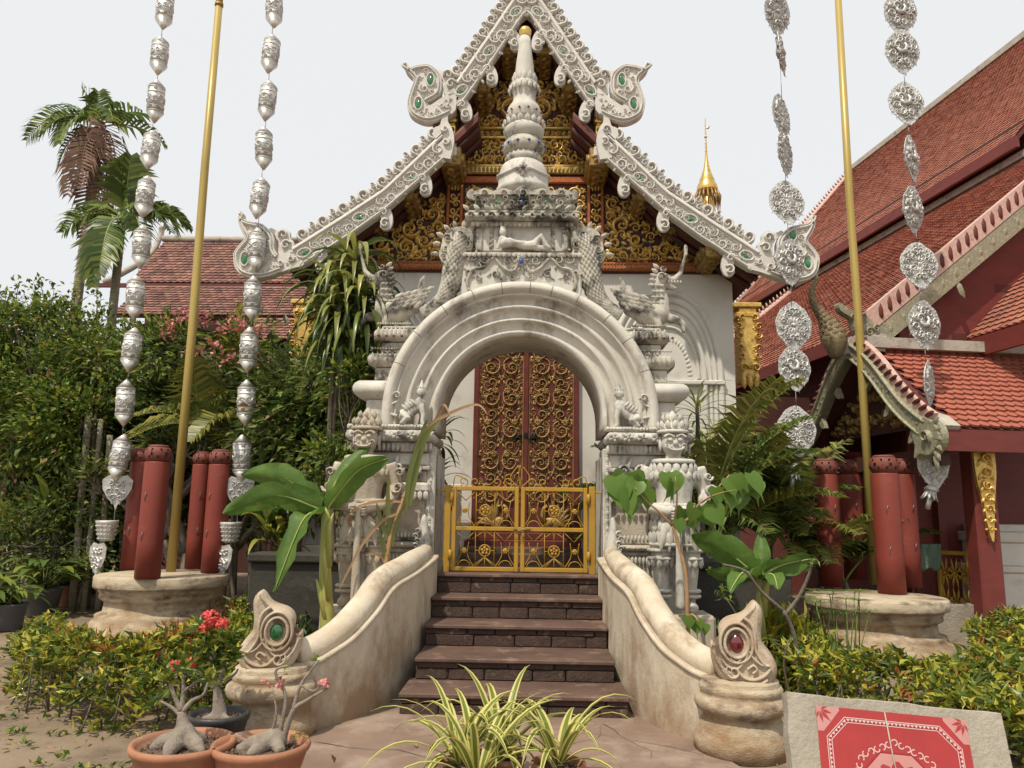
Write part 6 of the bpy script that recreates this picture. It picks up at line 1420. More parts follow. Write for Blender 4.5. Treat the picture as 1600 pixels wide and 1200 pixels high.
# near gable: bargeboard, red panelled wall below it
g0 = N2+A*tn; g1 = E2+A*tn; mb = MB(); dirn = (g0-g1).normalized(); up_ = n2
bw = .42; gf = Fr(g1-A*.12, dirn, dirn.cross(-A) if (dirn.cross(-A)).z > 0 else -dirn.cross(-A), -A); Lg = (g0-g1).length
mb.prism([(-.1, -.02), (Lg, -.02), (Lg, bw*.62), (-.1, bw*.62)], gf, -.1, .03); mb.build('bargeboard', PINKM, hall)
mb = MB(); mb.prism([(-.1, -.3), (Lg, -.3), (Lg, -.03), (-.1, -.03)], gf, -.1, .02)
for i in range(int(Lg/.3)): mb.gem(gf, .1+i*.3, -.16, .8, .16, .05, .03, .02, 4)
mb.build('mosaic_band', NAGAG, hall)
mb = MB()
for i in range(int(Lg/.2)): mb.leafr(gf, .06+.2*i, .02, .95, .26, .05, .05, .03)
mb.build('red_flames', REDL, hall)
k6 = .55; mb = MB(); mb.prism(catmull([(x*k6 if x < -.1 else x, y*k6) for x, y in [(-.1, -.5), (-.45, -.35), (-.72, -.02), (-.75, .3), (-.6, .6), (-.72, .95), (-.6, 1.15), (-.48, .85), (-.42, .6), (-.5, .35), (-.4, .18), (-.1, .4)]], 3), gf, -.1, .04)
for x, y, r in ((-.45, .0, .14), (-.58, .3, .12), (-.55, .6, .09), (-.22, -.05, .12)): mb.scroll(gf, x*k6, y*k6, r*k6, 1, 0, 1.3, r*.14, r*.2, 12, d=.04)
mb.build('gable_finial', NAGAG, hall)
mb = MB()
for f in (.2, .5): mb.leafr(gf, Lg*f, -.28, -1.9, .3, .06, .05)
mb.build('bargeboard_pendant', NAGAG, hall)
P0 = E2+A*(tn+.25)+B*.5; P1 = P0+B*8.5; mb = MB(); mb.smooth = False
quad(mb, [V((P0.x, P0.y, 0)), V((P1.x, P1.y, 0)), V((P1.x, P1.y, P0.z+.25+8.5*.80)), V((P0.x, P0.y, P0.z+.25))], .12, A*1.0); mb.build('gable_wall', REDW, hall)
for k in range(5):
    q = P0+B*(1.0+.95*k)-A*.05; beam(V((q.x, q.y, .5)), V((q.x, q.y, P0.z+.2+.75*k)), .1, .12, SOFF, 'gable_post', hall, A)
for zz in (-.1, .75, 1.5): beam(P0+B*(.9+max(0, zz)*1.1)-A*.07+Z_*zz, P0+B*6-A*.07+Z_*zz, .1, .14, SOFF, 'gable_rail')
# third, lower roof towards the camera
E3 = at(1457, 548, 12.9); N3 = E3+B*2.6+Z_*2.6*1.0; mb = MB(); mb.smooth = False; d3 = (E3-N3).normalized(); n3 = A.cross(d3); n3 = n3 if n3.z > 0 else -n3; tf3 = along(E3, 1475-14)+.15
quad(mb, [N3-A*5, N3+A*tf3, E3+A*tf3, E3-A*5], .08, n3); mb.build('roof_deck', SOFF, hall)
tile_field('roof_tiles', N3+A*tf3+n3*.012, -A, d3, 5+tf3, (E3-N3).length, .14, .14, TILE, hall, 3)
beam(E3-A*5-Z_*.16, E3+A*tf3-Z_*.16, .08, .3, REDW, 'fascia'); b = MB(); b.tube([N3+A*(tf3+.02)+n3*.04, E3.lerp(N3, .45)+A*(tf3+.02)+n3*.0, E3+A*(tf3+.02)+n3*.06], .09, 6); b.build('verge', RIDGE, hall)
# ------------------------------------------------------------------ entrance porch of the hall
porch = thing('hall_porch', 'small tiled porch roof with serpent bargeboards on a red post', 'porch', (6.5, 10.5, 0))
Pk = at(1338, 545, 11.6); wq = None
def f_w(w):  return proj(Pk-A*w-Z_*w*.7)[0]-1458
wq = solve(f_w, .3, 4); hq = solve(lambda h: proj(Pk-A*wq-Z_*h)[1]-668, .1, 5); Ev = Pk-A*wq-Z_*hq; dv = (Ev-Pk).normalized(); Lp = (Ev-Pk).length; RL = 3.4; npn = B.cross(dv); npn = npn if npn.z > 0 else -npn
mb = MB(); mb.smooth = False; quad(mb, [Pk, Pk+B*RL, Ev+B*RL, Ev], .07, npn); mb.build('roof_deck', SOFF, porch)
Bk = Pk+A*wq-Z_*hq; mb = MB(); mb.smooth = False; nb = B.cross((Bk-Pk).normalized()); nb = nb if nb.z > 0 else -nb; quad(mb, [Pk, Pk+B*RL, Bk+B*RL, Bk], .07, nb); mb.build('roof_deck', SOFF, porch)
tile_field('roof_tiles', Pk+nb*.01, B, (Bk-Pk), RL, Lp, .16, .14, TILEL, porch, 8)
# nearest tiles, one object each (the ones the photograph lets you tell apart)
b = MB(); b.smooth = False; R = random.Random(5); tw, th = .148, .135
prof_ = [(-.5, 0), (.5, 0), (.5, .8), (.30, 1.12), (0, 1.25), (-.30, 1.12), (-.5, .8)]
b.add([(x*.95, y, .004+.028*y) for x, y in prof_]+[(x*.95, y, .004+.028*y-.13) for x, y in prof_[2:]], [tuple(range(7)), (2, 7, 8, 3), (3, 8, 9, 4), (4, 9, 10, 5), (5, 10, 11, 6)])
b.v = [(x, y, z if z > -.05 else z+.10) for x, y, z in b.v]; tm = b.mesh('roof_tile', TILEL)
nr, nc = int(Lp/th)+1, int((RL-.3)/tw); k = 0
TMS = []
for q in range(5): TMS.append(tm)
for r in range(nr-1, -1, -1):
    for c in range(nc):
        x = .28+(c+.5*(r % 2))*tw; y = r*th-.05; pos = Pk+B*(x+tw/2)+dv*y+npn*(.016+R.uniform(0, .006))
        if k >= 296 or proj(pos)[0] > 1615: continue
        m = Matrix((B*tw, dv*th, npn*1.0)).transposed().to_4x4() @ Matrix.Rotation(R.gauss(0, .015), 4, 'Z'); m.translation = pos
        put('roof_tile', tm, m, porch); k += 1
beam(Pk+npn*.09+B*.05, Pk+B*RL+npn*.09, .34, .16, RIDGE, 'ridge', porch)
beam(Ev-Z_*.16-B*.05-A*.02, Ev+B*RL-Z_*.16-A*.02, .08, .28, REDW, 'fascia', porch)
b = MB(); b.smooth = False; q = Ev-B*.0; quad(b, [q+npn*.10-B*.02-dv*.35, q+npn*.10+B*.25-dv*.12, q+npn*.08+B*.30+dv*.06, q+npn*.08-B*.02+dv*.06], .10, npn); b.build('eave_corner', RIDGE, porch)
# serpent bargeboards
def serp(p, q, nrm_up, near):
    p, q = V(p), V(q); d = (q-p).normalized(); v_ = nrm_up; f = Fr(p-B*.10, d, v_, -B); L = (q-p).length; b = MB(); S_ = [(L*i/10, .05*math.sin(i/10*pi*2)) for i in range(11)]
    b.prism([(x, y+.10) for x, y in S_]+[(x, y-.13) for x, y in S_[::-1]], f, -.10, .04)
    b.relief(f, [(x, y+.075) for x, y in S_], [.025]*11, .03, .04); b.relief(f, [(x, y-.11) for x, y in S_], [.02]*11, .03, .04)
    for i in range(int(L/.13)): b.gem(f, .06+.13*i, -.02, .8, .09, .04, .02, .042, 4)
    o = b.build('serpent_board', NAGAG, porch); b = MB()
    b.prism([(x, y+.22) for x, y in S_]+[(x, y+.102) for x, y in S_[::-1]], f, -.09, .0); b.build('cream_strip', PINKM, o); b = MB()
    for i in range(int(L/.15)): b.leafr(f, .08+.15*i, .10, .9, .22, .045, .05, .0)
    b.build('red_flames', REDL, o); b = MB()
    for i in range(3):
        b.prism(catmull([(L*(.3+.3*i), -.18), (L*(.3+.3*i)+.05, -.36), (L*(.3+.3*i)+.11, -.30), (L*(.3+.3*i)+.12, -.18)], 3), f, -.05, .02); b.build('board_pendant', NAGAG, o); b = MB()
    # head curling at the eave
    b.prism(catmull([(L-.05, .12), (L+.15, .16), (L+.30, .10), (L+.36, -.05), (L+.30, -.22), (L+.16, -.30), (L+.1, -.42), (L+.02, -.28), (L-.1, -.2)], 3), f, -.09, .06)
    for i in range(6): b.leafr(f, L+.1+.05*i, .08-.05*i, 1.2-.35*i, .22, .05, .04, .03)
    b.scroll(f, L+.15, -.05, .10, 1, 0, 1.3, .022, .04, 14, d=.06); b.build('serpent_head', NAGAG, o)
upn = lambda d: (B.cross(d) if B.cross(d).z > 0 else -B.cross(d)).normalized()
serp(Pk-B*.02, Ev-B*.02, npn, True); serp(Pk-B*.02, Bk-B*.02, nb, False)
# tall hooked finial over the peak
fp = [V(Pk)-B*.18-Z_*.25]; S_ = [(1300, 520), (1296, 500), (1283, 478), (1272, 458), (1271, 440), (1277, 428)]
path = [at(a_, b_, 11.45) for a_, b_ in [(1306, 560), (1305, 540), (1300, 518), (1288, 498), (1276, 482), (1269, 466), (1270, 450), (1276, 436), (1277, 428)]]; path = [V(q) for q in catmull(path, 3)]; rr = [(.06, .10, .14, .17, .19, .185, .17, .145, .115, .09, .075, .065, .056, .05, .045, .04, .036, .032, .029, .026, .022, .019, .016, .014, .012)[min(24, i)] for i in range(len(path))]
b = MB(); b.tube(path, rr, 12)
for i in range(2, len(path)-4, 1):
    for j in range(9): a_ = 2*pi*j/9+i*.35; n_ = V((math.cos(a_), math.sin(a_), 0)); t_ = (path[i+1]-path[i-1]).normalized(); n_ = (n_-t_*n_.dot(t_)).normalized(); b.leafr(Fr(path[i]+n_*rr[i]*.97, t_.cross(n_), t_, n_), 0, 0, pi/2, .09, rr[i]*.32, .015)
b.build('hooked_finial', mat('finial_mosaic', (.33, .24, .12), (.17, .15, .11), 26, (.42, .32, .16), 14, (.55, .65), rough=.5, metal=.25, bump=.5, bs=80), porch)
b = MB()
for i in range(5): c = at(1322+12*i, 545-1*i, 11.5); b.prism(catmull([(-.05, -.1), (.0, .12), (.10, .17), (.16, .12), (.1, .1), (.12, -.1)], 3), Fr(c+Z_*.02, B, Z_, -A), -.03, .03)
b.build('ridge_crest', SILV, porch)
# post with gilded bracket
pp = gr(1540, 985, .0); pp = Ev+B*1.0+A*.35; pp = V((at(1541, 900, pp.y).x, pp.y, 0)); z_t = Ev.z-.1
b = MB(); b.bbox((pp.x, pp.y, z_t/2), (.30, .30, z_t), .02, None); o = b.build('post', REDW, porch)
b = MB(); f = Fr((pp.x-.02, pp.y-.16, z_t-.15), (1, 0, 0), (0, 0, 1), (0, -1, 0))
b.prism(catmull([(-.14, .0), (-.12, -.4), (-.06, -.7), (-.02, -1.05), (.03, -1.2), (.06, -.95), (.1, -.6), (.14, -.3), (.14, .0)], 3), f, 0, .06)
for y, r in ((-.12, .09), (-.3, .085), (-.47, .075), (-.63, .06), (-.77, .05), (-.9, .04), (-1.02, .03)): b.scroll(f, .0, y, r, 1, y*9, 1.4, r*.2, r*.5, 13, d=.06); b.leafr(f, .05, y, -1.2, r*1.4, r*.35, .05, .06); b.leafr(f, -.05, y, -2.0, r*1.4, r*.35, .05, .06)
b.build('gilt_bracket', GOLD, o)
pb = Bk+B*1.0-A*.35; b = MB(); b.bbox((pb.x, pb.y, z_t/2), (.30, .30, z_t), .02); b.build('post', REDW, porch)
# dark interior: beams, gold carved panel, white wall blocks
beam(Bk-B*.0-Z_*.3+B*.1, Bk+B*RL-Z_*.3, .2, .3, REDB, 'tie_beam', porch); beam(Ev+A*.1-Z_*.36+B*.2, Ev+A*3-Z_*.36+B*.2, .14, .22, REDB, 'tie_beam', porch)
b = MB(); q = Pk+A*.1-B*.02; f = Fr(Pk-B*.0+B*.25, -A, Z_, -B); hgt = hq
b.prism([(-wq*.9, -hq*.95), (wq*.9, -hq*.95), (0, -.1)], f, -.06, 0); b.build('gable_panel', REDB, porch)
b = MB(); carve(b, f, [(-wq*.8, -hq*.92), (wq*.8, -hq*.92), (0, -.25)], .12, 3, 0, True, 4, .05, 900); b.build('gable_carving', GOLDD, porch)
bw_ = thing('white_wall', 'plain white wall with a chipped tan foot behind the porch post', 'wall', at(1480, 800, 12.9)); p0, p1 = at(1446, 800, 12.9), at(1528, 800, 12.9); b = MB(); z0, z1 = at(1480, 800, 12.9).z, at(1480, 712, 12.9).z
b.bbox(((p0.x+p1.x)/2, 13.0, z1/2), (p1.x-p0.x, .2, z1), .02); b.build('wall_body', WHITE, bw_); b = MB(); b.bbox(((p0.x+p1.x)/2, 12.86, z0/2+.1), (p1.x-p0.x+.1, .12, z0+.1), .03); b.build('wall_foot', BANI, bw_)
b = MB(); p = at(1470, 870, 12.2); q = [at(1440, 868, 12.3), at(1470, 842, 12.3), at(1505, 828, 12.3), at(1540, 822, 12.3)]; q2 = [V((c.x, 12.3, 0)) for c in q]
st_ = thing('stone_ramp', 'weathered curved stair wall with a yellow handrail behind the fence', 'stair wall', (q[0].x, 12.3, 0)); f = Fr((0, 12.3, 0), (1, 0, 0), (0, 0, 1), (0, -1, 0)); b.prism([(q[0].x, 0)]+[(c.x, c.z) for c in q]+[(q[-1].x, 0)][::1], f, -.3, 0); b.build('wall_body', CONC, st_)
b = MB(); b.tube(catmull([c+V((0, .02, .08)) for c in q], 4), .03, 6); e = q[2]+V((0, .02, .08)); b.build('handrail', YGATE, st_)
pl_ = thing('white_plinth', 'stepped white plinth beside the red porch post', 'plinth', at(1592, 960, 11.2)); b = MB(); x0 = at(1552, 900, 11.2).x
for za, zb, ex in ((0, at(1592, 895, 11.2).z, .10), (at(1592, 895, 11.2).z, at(1592, 885, 11.2).z, .16), (at(1592, 885, 11.2).z, at(1592, 848, 11.2).z, .04), (at(1592, 848, 11.2).z, at(1592, 832, 11.2).z, .10), (at(1592, 832, 11.2).z, at(1592, 820, 11.2).z, .0)):
    b.bbox((x0+1.5-ex, 11.9, (za+zb)/2), (2.8, 1.4+ex, zb-za), .015)
b.build('plinth_body', WHITE, pl_)
# dark red wall at the back of the porch and gilded figures in the gloom
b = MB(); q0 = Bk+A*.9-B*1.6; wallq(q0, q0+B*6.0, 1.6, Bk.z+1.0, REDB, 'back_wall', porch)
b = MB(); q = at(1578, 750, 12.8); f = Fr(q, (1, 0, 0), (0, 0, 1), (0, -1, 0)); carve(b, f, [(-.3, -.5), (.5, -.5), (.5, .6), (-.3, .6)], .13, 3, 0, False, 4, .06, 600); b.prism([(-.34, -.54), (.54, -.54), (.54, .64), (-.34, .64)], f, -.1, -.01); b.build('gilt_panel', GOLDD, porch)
b = MB(); q = at(1580, 800, 12.6); b.bbox((q.x+.3, 12.7, q.z), (1.6, .3, .12), .02); b.bbox((q.x+.3, 12.75, q.z-.4), (1.4, .3, .65), .02); b.build('altar_shelf', CONC, porch)
# yellow fence with cloth, trough
fe = thing('yellow_fence', 'yellow wrought metal fence panel against the red porch post', 'fence', gr(1500, 985)); Yf = 10.75
q = [at(1466, 862, Yf+.45), at(1530, 866, Yf), at(1535, 985, Yf)]; fa = V((q[0].x, q[0].y, 0)); fb_ = V((q[1].x, q[1].y, 0)); u = (fb_-fa).normalized(); fr = Fr(fa, u, Z_, u.cross(Z_)); Lf = (fb_-fa).length; zt_ = q[1].z; b = MB()
for x in (0, Lf): b.bbox(fr.p(x, zt_/2), (.055, .055, zt_), .006)
beam(fr.p(0, zt_), fr.p(Lf, zt_), .05, .05, YGATE, 'top_rail', fe); beam(fr.p(0, .25), fr.p(Lf, .25), .05, .05, YGATE, 'bottom_rail', fe); b.build('fence_post', YGATE, fe)
b = MB()
for i in range(4):
    x = Lf*(i+.5)/4
    for zc in (.45, .85):
        for a_ in range(8): c, s_ = math.cos(a_*pi/4+.4), math.sin(a_*pi/4+.4); b.tube([fr.p(x+c*.02, zc+s_*.02), fr.p(x+c*.07, zc+s_*.12), fr.p(x+c*.10, zc+s_*.22)], [.012, .016, .004], 4)
        b.bead(fr.p(x, zc, .01), .03)
b.build('leaf_scrolls', YGATE, fe)
b = MB(); c = at(1512, 872, Yf-.05); 
for P in ([(1513, 897), (1512, 848)], [(1512, 849), (1523, 848)], [(1522, 849), (1523, 870)]): b.tube([at(a_, c_, Yf-.03) for a_, c_ in P], .03, 4)
b.build('bent_bracket', YGATE, fe)
cl = MB(); R = random.Random(2); p = at(1455, 870, Yf+.3); 
rows = 8
vs = [at(1438+32*i/8, 850+40*j/rows+(3*math.sin(i*1.3) if j else 0), Yf+.42-.02*math.sin(i*1.7+j*.3)) for j in range(rows+1) for i in range(9)]
cl.add(vs, [(j*9+i, j*9+i+1, j*9+i+10, j*9+i+9) for j in range(rows) for i in range(8)]); c_ = cl.build('hanging_cloth', CLOTH, None, at(1455, 890, Yf+.42)); tag(c_, 'grey green cloth hung to dry over the yellow fence', 'cloth')
sm = c_.modifiers.new('thick', 'SOLIDIFY'); sm.thickness = .012
tr = thing('concrete_trough', 'grey concrete planter trough behind the round stone base by the fence', 'trough', gr(1480, 980)); a_ = at(1475, 940, 10.9); b = MB(); zt_ = a_.z
b.lathe([(.30, 0), (.40, zt_-.02), (.40, zt_), (.36, zt_), (.33, zt_-.1), (0, zt_-.1)], 4, (a_.x, 10.9, 0), .6); b.sm = [False]*len(b.f); b.build('trough_body', CONC, tr)
# gold spire far behind
gs = thing('golden_spire', 'distant golden spire with tiered umbrella crown above the temple eave', 'spire', (at(1106, 330, 30).x, 30, 0)); cx = at(1106, 330, 30).x
def gzz(py): return at(1106, py, 30).z
mpx = .0255*30/24; b = MB(); b.lathe([(3.2, 0), (3.2, 2.5), (2.4, 2.7), (2.4, 4.2), (1.6, 4.6), (1.7, 6.0), (1.1, 7.0), (.5, gzz(345)), (.34, gzz(335)), (.27, gzz(320)), (.22, gzz(300)), (0, gzz(299))], 24, (cx, 30, 0)); b.build('spire_body', GOLDB, gs)
b = MB(); b.lathe([(.42, gzz(300)), (.44, gzz(298)), (.40, gzz(290)), (.30, gzz(284)), (.31, gzz(282)), (.20, gzz(272)), (.12, gzz(262)), (.07, gzz(250)), (.045, gzz(240)), (.03, gzz(215)), (.02, gzz(186)), (0, gzz(182))], 20, (cx, 30, 0))
for py, r in ((236, .06), (224, .05), (214, .07), (196, .04)): b.ell((cx, 30, gzz(py)), (r, r, r*.8), 8, 5)
b.tube([(cx, 30, gzz(199)), (cx+.12, 30, gzz(200)), (cx+.2, 30, gzz(197))], [.03, .05, .01], 5); b.build('umbrella_crown', GOLDB, gs)
b = MB()
for i in range(18):
    a_ = 2*pi*i/18; p = V((cx+.42*math.cos(a_), 30+.42*math.sin(a_), gzz(299))); b.tube([p, p+V((math.cos(a_)*.09, math.sin(a_)*.09, -.25)), p+V((math.cos(a_)*.06, math.sin(a_)*.06, -.6-.3*(i % 2)))], [.02, .055, .01], 4)
b.build('hanging_bells', GOLDD, gs)
# ------------------------------------------------------------------ tiled house behind the trees
ho = thing('tiled_house', 'low house with old red tiled roofs in two steps behind the garden trees', 'house', (-9, 21, 0)); YH = 21.0
a_, c_ = at(262, 378, YH), at(440, 377, YH); e0 = at(222, 441, YH-1.6); zr = a_.z; L = c_.x-a_.x+1.5; ze = e0.z; tl = Fr((a_.x, YH, zr)); dv_ = V((0, -1.6, ze-zr)); tile_field('roof_tiles', V((a_.x-.1, YH, zr)), (1, 0, 0), dv_, L, dv_.length, .17, .15, TILED, ho, 3)
b = MB(); b.smooth = False; quad(b, [V((a_.x-.1, YH, zr-.03)), V((a_.x+L, YH, zr-.03)), V((a_.x+L, YH-1.6, ze-.03)), V((a_.x-.1, YH-1.6, ze-.03))], .06, V((0, -.5, 1)).normalized()); 
x2 = at(225, 452, YH-1.8).x; z2a, z2b = at(300, 447, YH-1.8).z, at(300, 492, YH-3.2).z; quad(b, [V((x2, YH-1.8, z2a-.03)), V((x2+8.6, YH-1.8, z2a-.03)), V((x2+8.6, YH-3.2, z2b-.03)), V((x2, YH-3.2, z2b-.03))], .06, V((0, -.5, 1)).normalized()); b.build('roof_deck', SOFF, ho)
d2_ = V((0, -1.4, z2b-z2a)); tile_field('roof_tiles', V((x2, YH-1.8, z2a)), (1, 0, 0), d2_, 8.4, d2_.length, .17, .15, TILED, ho, 4)
z3a, z3b = at(420, 497, YH-3.3).z, at(420, 530, YH-4.3).z; d3_ = V((0, -1.0, z3b-z3a)); tile_field('roof_tiles', V((at(380, 500, YH-3.3).x, YH-3.3, z3a)), (1, 0, 0), d3_, 4.2, d3_.length, .17, .15, TILED, ho, 5)
b = MB(); b.tube([(a_.x-.15, YH, zr+.1), (a_.x+L, YH, zr+.06)], .10, 6); b.tube(catmull([(a_.x-.2, YH-.02, zr+.45), (a_.x-.22, YH-.05, zr+.12), (a_.x-.3, YH-.5, zr-.65), (a_.x-.75, YH-1.65, ze-.02)], 5), .09, 6); b.build('ridge', RIDGE, ho)
b = MB(); b.box((a_.x+L/2, YH+1, (ze-.3)/2), (L-.4, 4.5, ze-.3)); b.build('wall', REDB, ho); b = MB(); b.bbox((a_.x+L/2-.6, YH-1.63, ze-.10), (L+1, .06, .12), .01); b.build('fascia', SOFF, ho)
# small shed with tarpaulin at the edge of the picture
sh = thing('garden_shed', 'open garden shed with a dark tiled roof half hidden by trees', 'shed', (-12.4, 15.5, 0)); a_, c_ = at(-40, 572, 15.5), at(98, 545, 15.5); b = MB(); b.smooth = False
quad(b, [V((a_.x-1, 16.5, c_.z+.25)), V((c_.x+.6, 16.5, c_.z+.25)), V((c_.x+.7, 15.0, a_.z+.1)), V((a_.x-1, 15.0, a_.z-.05))], .08, V((0, -.4, 1)).normalized()); b.build('roof', TILED, sh); b = MB()
for x in (a_.x, c_.x): b.bbox((x, 16, a_.z/2), (.14, .14, a_.z), .01)
b.build('shed_post', WOODB, sh)
tp = MB(); n_ = 8; vs = [V((at(18+95*i/n_, 620-34*i/n_+j*6, 14.8).x, 14.8+.5*(3-j)/3, at(18+95*i/n_, 624-32*i/n_-9*(3-j), 14.8).z+.05*math.sin(i*1.4+j))) for j in range(4) for i in range(n_+1)]
tp.add(vs, [(j*(n_+1)+i, j*(n_+1)+i+1, (j+1)*(n_+1)+i+1, (j+1)*(n_+1)+i) for j in range(3) for i in range(n_)]); o = tp.build('tarpaulin', TARP, None, vs[0]); tag(o, 'white tarpaulin stretched under the shed roof among the trees', 'tarpaulin'); o.modifiers.new('thick', 'SOLIDIFY').thickness = .01
hu = thing('wooden_hut', 'brown timber hut eave poking in behind the potted plants', 'hut', (-9.8, 13, 0)); b = MB(); p0, p1, p2 = at(-60, 690, 12.5), at(8, 712, 12.5), at(45, 765, 12.5)
for k, y in enumerate((12.5, 13.3)): b.tube([(p0.x, y, p1.z+.25), (p1.x, y, p1.z), (p2.x, y, p2.z)], .05, 4)
b.build('rafter', WOODB, hu); b = MB(); b.smooth = False; quad(b, [V((p1.x-.1, 12.3, p1.z+.12)), V((p1.x-.1, 13.6, p1.z+.12)), V((p2.x, 13.6, p2.z+.06)), V((p2.x, 12.3, p2.z+.06))], .05, V((.6, 0, .8))); b.build('roof', WOODB, hu); b = MB(); b.bbox((p1.x-.2, 12.9, p1.z/2), (.12, .12, p1.z), .01); b.build('post', WOODB, hu)
# ------------------------------------------------------------------ trees and shrubs of the garden
NR = np.random.default_rng(5)
def broadleaf(name, label, cat, base, blobs, m, leaf=.09, W=.45, per=16, spread=.15, seed=0, group=None, trunk=(.07, .03), extra=None, droop=.15, shell=.5):
    base = V(base); t = thing(name, label, cat, base, group); P, D = crown_pts(blobs, seed, per, spread, shell, droop)
    g_ = np.random.default_rng(seed); L = g_.uniform(.5, 1.4, len(P))*leaf; u_ = g_.random(len(P)); k1 = u_ < .80; k2 = (u_ >= .80) & (u_ < .97); k3 = u_ >= .97
    for k_, m_, f_, nm in ((k1, m, 1, 'crown'), (k2, G_LITE, 1.1, 'young_leaves'), (k3, DRYL, 1.0, 'dry_leaves')):
        c = leaves(nm, P[k_], D[k_], L[k_]*f_, W, m_, t, seed); c['kind'] = 'stuff'
    mb = MB(); R = random.Random(seed)
    top = V(blobs[0][0]); h = top-base; fork = base+h*.55; limb(mb, base-V((0, 0, .05)), fork, trunk[0], trunk[0]*.75, 6, .05, seed, 8)
    for i, (c_, r, k) in enumerate(blobs):
        rr = V(r if hasattr(r, '__len__') else (r, r, r)); c_ = V(c_); e = limb(mb, fork, c_, trunk[0]*.6, trunk[1], 6, .1, seed+i, 6)
        for j in range(5):
            d = V((R.uniform(-1, 1), R.uniform(-1, 1), R.uniform(-.3, 1))).normalized(); limb(mb, e[3+j % 3], c_+V((d.x*rr.x, d.y*rr.y, d.z*rr.z))*.9, trunk[1]*.8, .006, 5, .1, seed+i*7+j, 5)
    mb.build('trunk', BARK, t)
    if extra: extra(t, P, D)
    return t
def ptl(px, py, Y): p = at(px, py, Y); return (p.x, p.y, p.z)
# far foliage that reads as one mass beyond the plot
g = NR; n_ = 5200; P = []
for k in range(n_):
    x = g.uniform(-46, -7) if g.random() < .62 else g.uniform(10, 44); P.append((x, 38+g.normal(0, 3), abs(g.normal(0, 1))*1.9+.2))
o = leaves('far_trees', P, g.normal(0, 1, (n_, 3))+[0, -.5, .2], g.uniform(.5, 1.1, n_), .6, G_DARK, None, 3); tag(o, kind='stuff')
# leafy trees on the left
broadleaf('garden_tree', 'leafy light green tree with loose sprigs standing out against the sky', 'tree', (at(60, 800, 12.6).x, 12.6, 0),
  [(ptl(60, 600, 12.6), (1.1, .9, .8), 260), (ptl(20, 520, 12.8), (.7, .7, .55), 70), (ptl(80, 505, 12.8), (.7, .6, .5), 75), (ptl(150, 560, 12.4), (.7, .7, .7), 120), (ptl(-60, 600, 12.8), (1.0, .8, 1.0), 140), (ptl(130, 660, 12.2), (.9, .7, .6), 150), (ptl(30, 690, 12.3), (.9, .7, .6), 150)], G_MID, .105, .5, 22, .16, 1, trunk=(.09, .03))
def sprigs(name, t, pts, Y, m, seed):
    mb = MB(); P = []; D = []; R = random.Random(seed)
    for a, b, c, d in pts:
        p, q = at(a, b, Y), at(c, d, Y); path = limb(mb, p, q, .014, .004, 6, .1, R.randint(0, 99), 5)
        for i in range(1, 7):
            for k in range(7): P.append(path[i]+V((R.gauss(0, .05), R.gauss(0, .05), R.gauss(0, .04)))); D.append((q-p).normalized()*.6+V((R.gauss(0, .7), R.gauss(0, .7), R.gauss(0, .5))))
    mb.build('twig', BARK, t); o = leaves('sprig_leaves', P, D, .10, .5, m, t, seed); o['kind'] = 'stuff'
sprigs('s', bpy.data.objects['garden_tree'], [(20, 540, 8, 462), (60, 530, 40, 470), (75, 530, 85, 450), (90, 530, 100, 465), (100, 520, 130, 480), (30, 530, 22, 485), (140, 520, 165, 478), (0, 560, -10, 500), (45, 520, 52, 440), (110, 510, 118, 446), (25, 500, 30, 440), (150, 500, 150, 455), (70, 500, 62, 440), (5, 500, -2, 452), (125, 520, 108, 470)], 12.4, G_MID, 4)
broadleaf('garden_tree', 'olive green tree crown in the shade below the tall palm', 'tree', (at(200, 840, 14.3).x, 14.3, 0), [(ptl(215, 560, 14.3), (.9, .8, .8), 150), (ptl(180, 640, 14.2), (1.0, .8, .8), 180), (ptl(250, 640, 14.3), (.8, .8, .8), 140), (ptl(120, 730, 14.3), (1.2, .8, .9), 180), (ptl(260, 730, 14.5), (1.0, .8, .9), 140)], G_OLIVE, .125, .45, 18, .17, 2)
broadleaf('garden_tree', 'dense dark glossy tree with drooping leaves between the lantern string and the gateway', 'tree', (at(470, 900, 11.0).x, 11.0, 0),
  [(ptl(480, 660, 11.0), (.75, .7, .75), 170), (ptl(460, 600, 11.1), (.55, .6, .5), 90), (ptl(530, 630, 10.8), (.5, .5, .55), 90), (ptl(545, 590, 10.6), (.4, .4, .4), 60), (ptl(470, 690, 11.1), (.5, .6, .55), 90), (ptl(520, 720, 10.9), (.5, .5, .5), 90), (ptl(460, 770, 11.2), (.7, .6, .5), 90), (ptl(560, 560, 10.6), (.3, .35, .3), 40)], G_OLIVE, .15, .38, 16, .16, 3, droop=.45, trunk=(.08, .025))
broadleaf('garden_tree', 'broad dark tree filling the shadows behind the plumeria', 'tree', (at(330, 800, 15).x, 15, 0), [(ptl(330, 640, 15), (1.7, 1, 1.4), 240), (ptl(430, 620, 15), (1.3, 1, 1.4), 180), (ptl(230, 690, 15), (1.4, 1, 1.3), 180), (ptl(380, 740, 14.5), (1.6, .8, 1.2), 190), (ptl(130, 630, 15.5), (2.0, .8, 1.2), 220), (ptl(10, 650, 15.5), (2.0, .8, 1.5), 240)], G_DARK, .19, .5, 16, .25, 5)
broadleaf('garden_tree', 'dark hedge like tree at the edge of the picture behind the timber hut', 'tree', (at(-20, 820, 14.5).x, 14.5, 0), [(ptl(-10, 720, 14.5), (1.6, 1, 1.6), 260), (ptl(90, 760, 14.5), (1.4, 1, 1.3), 240), (ptl(190, 790, 14.5), (1.3, 1, 1.1), 200), (ptl(-120, 700, 14.5), (1.6, 1, 1.8), 180), (ptl(60, 850, 14.5), (1.8, .6, .8), 200)], G_DARK, .17, .5, 16, .22, 6)
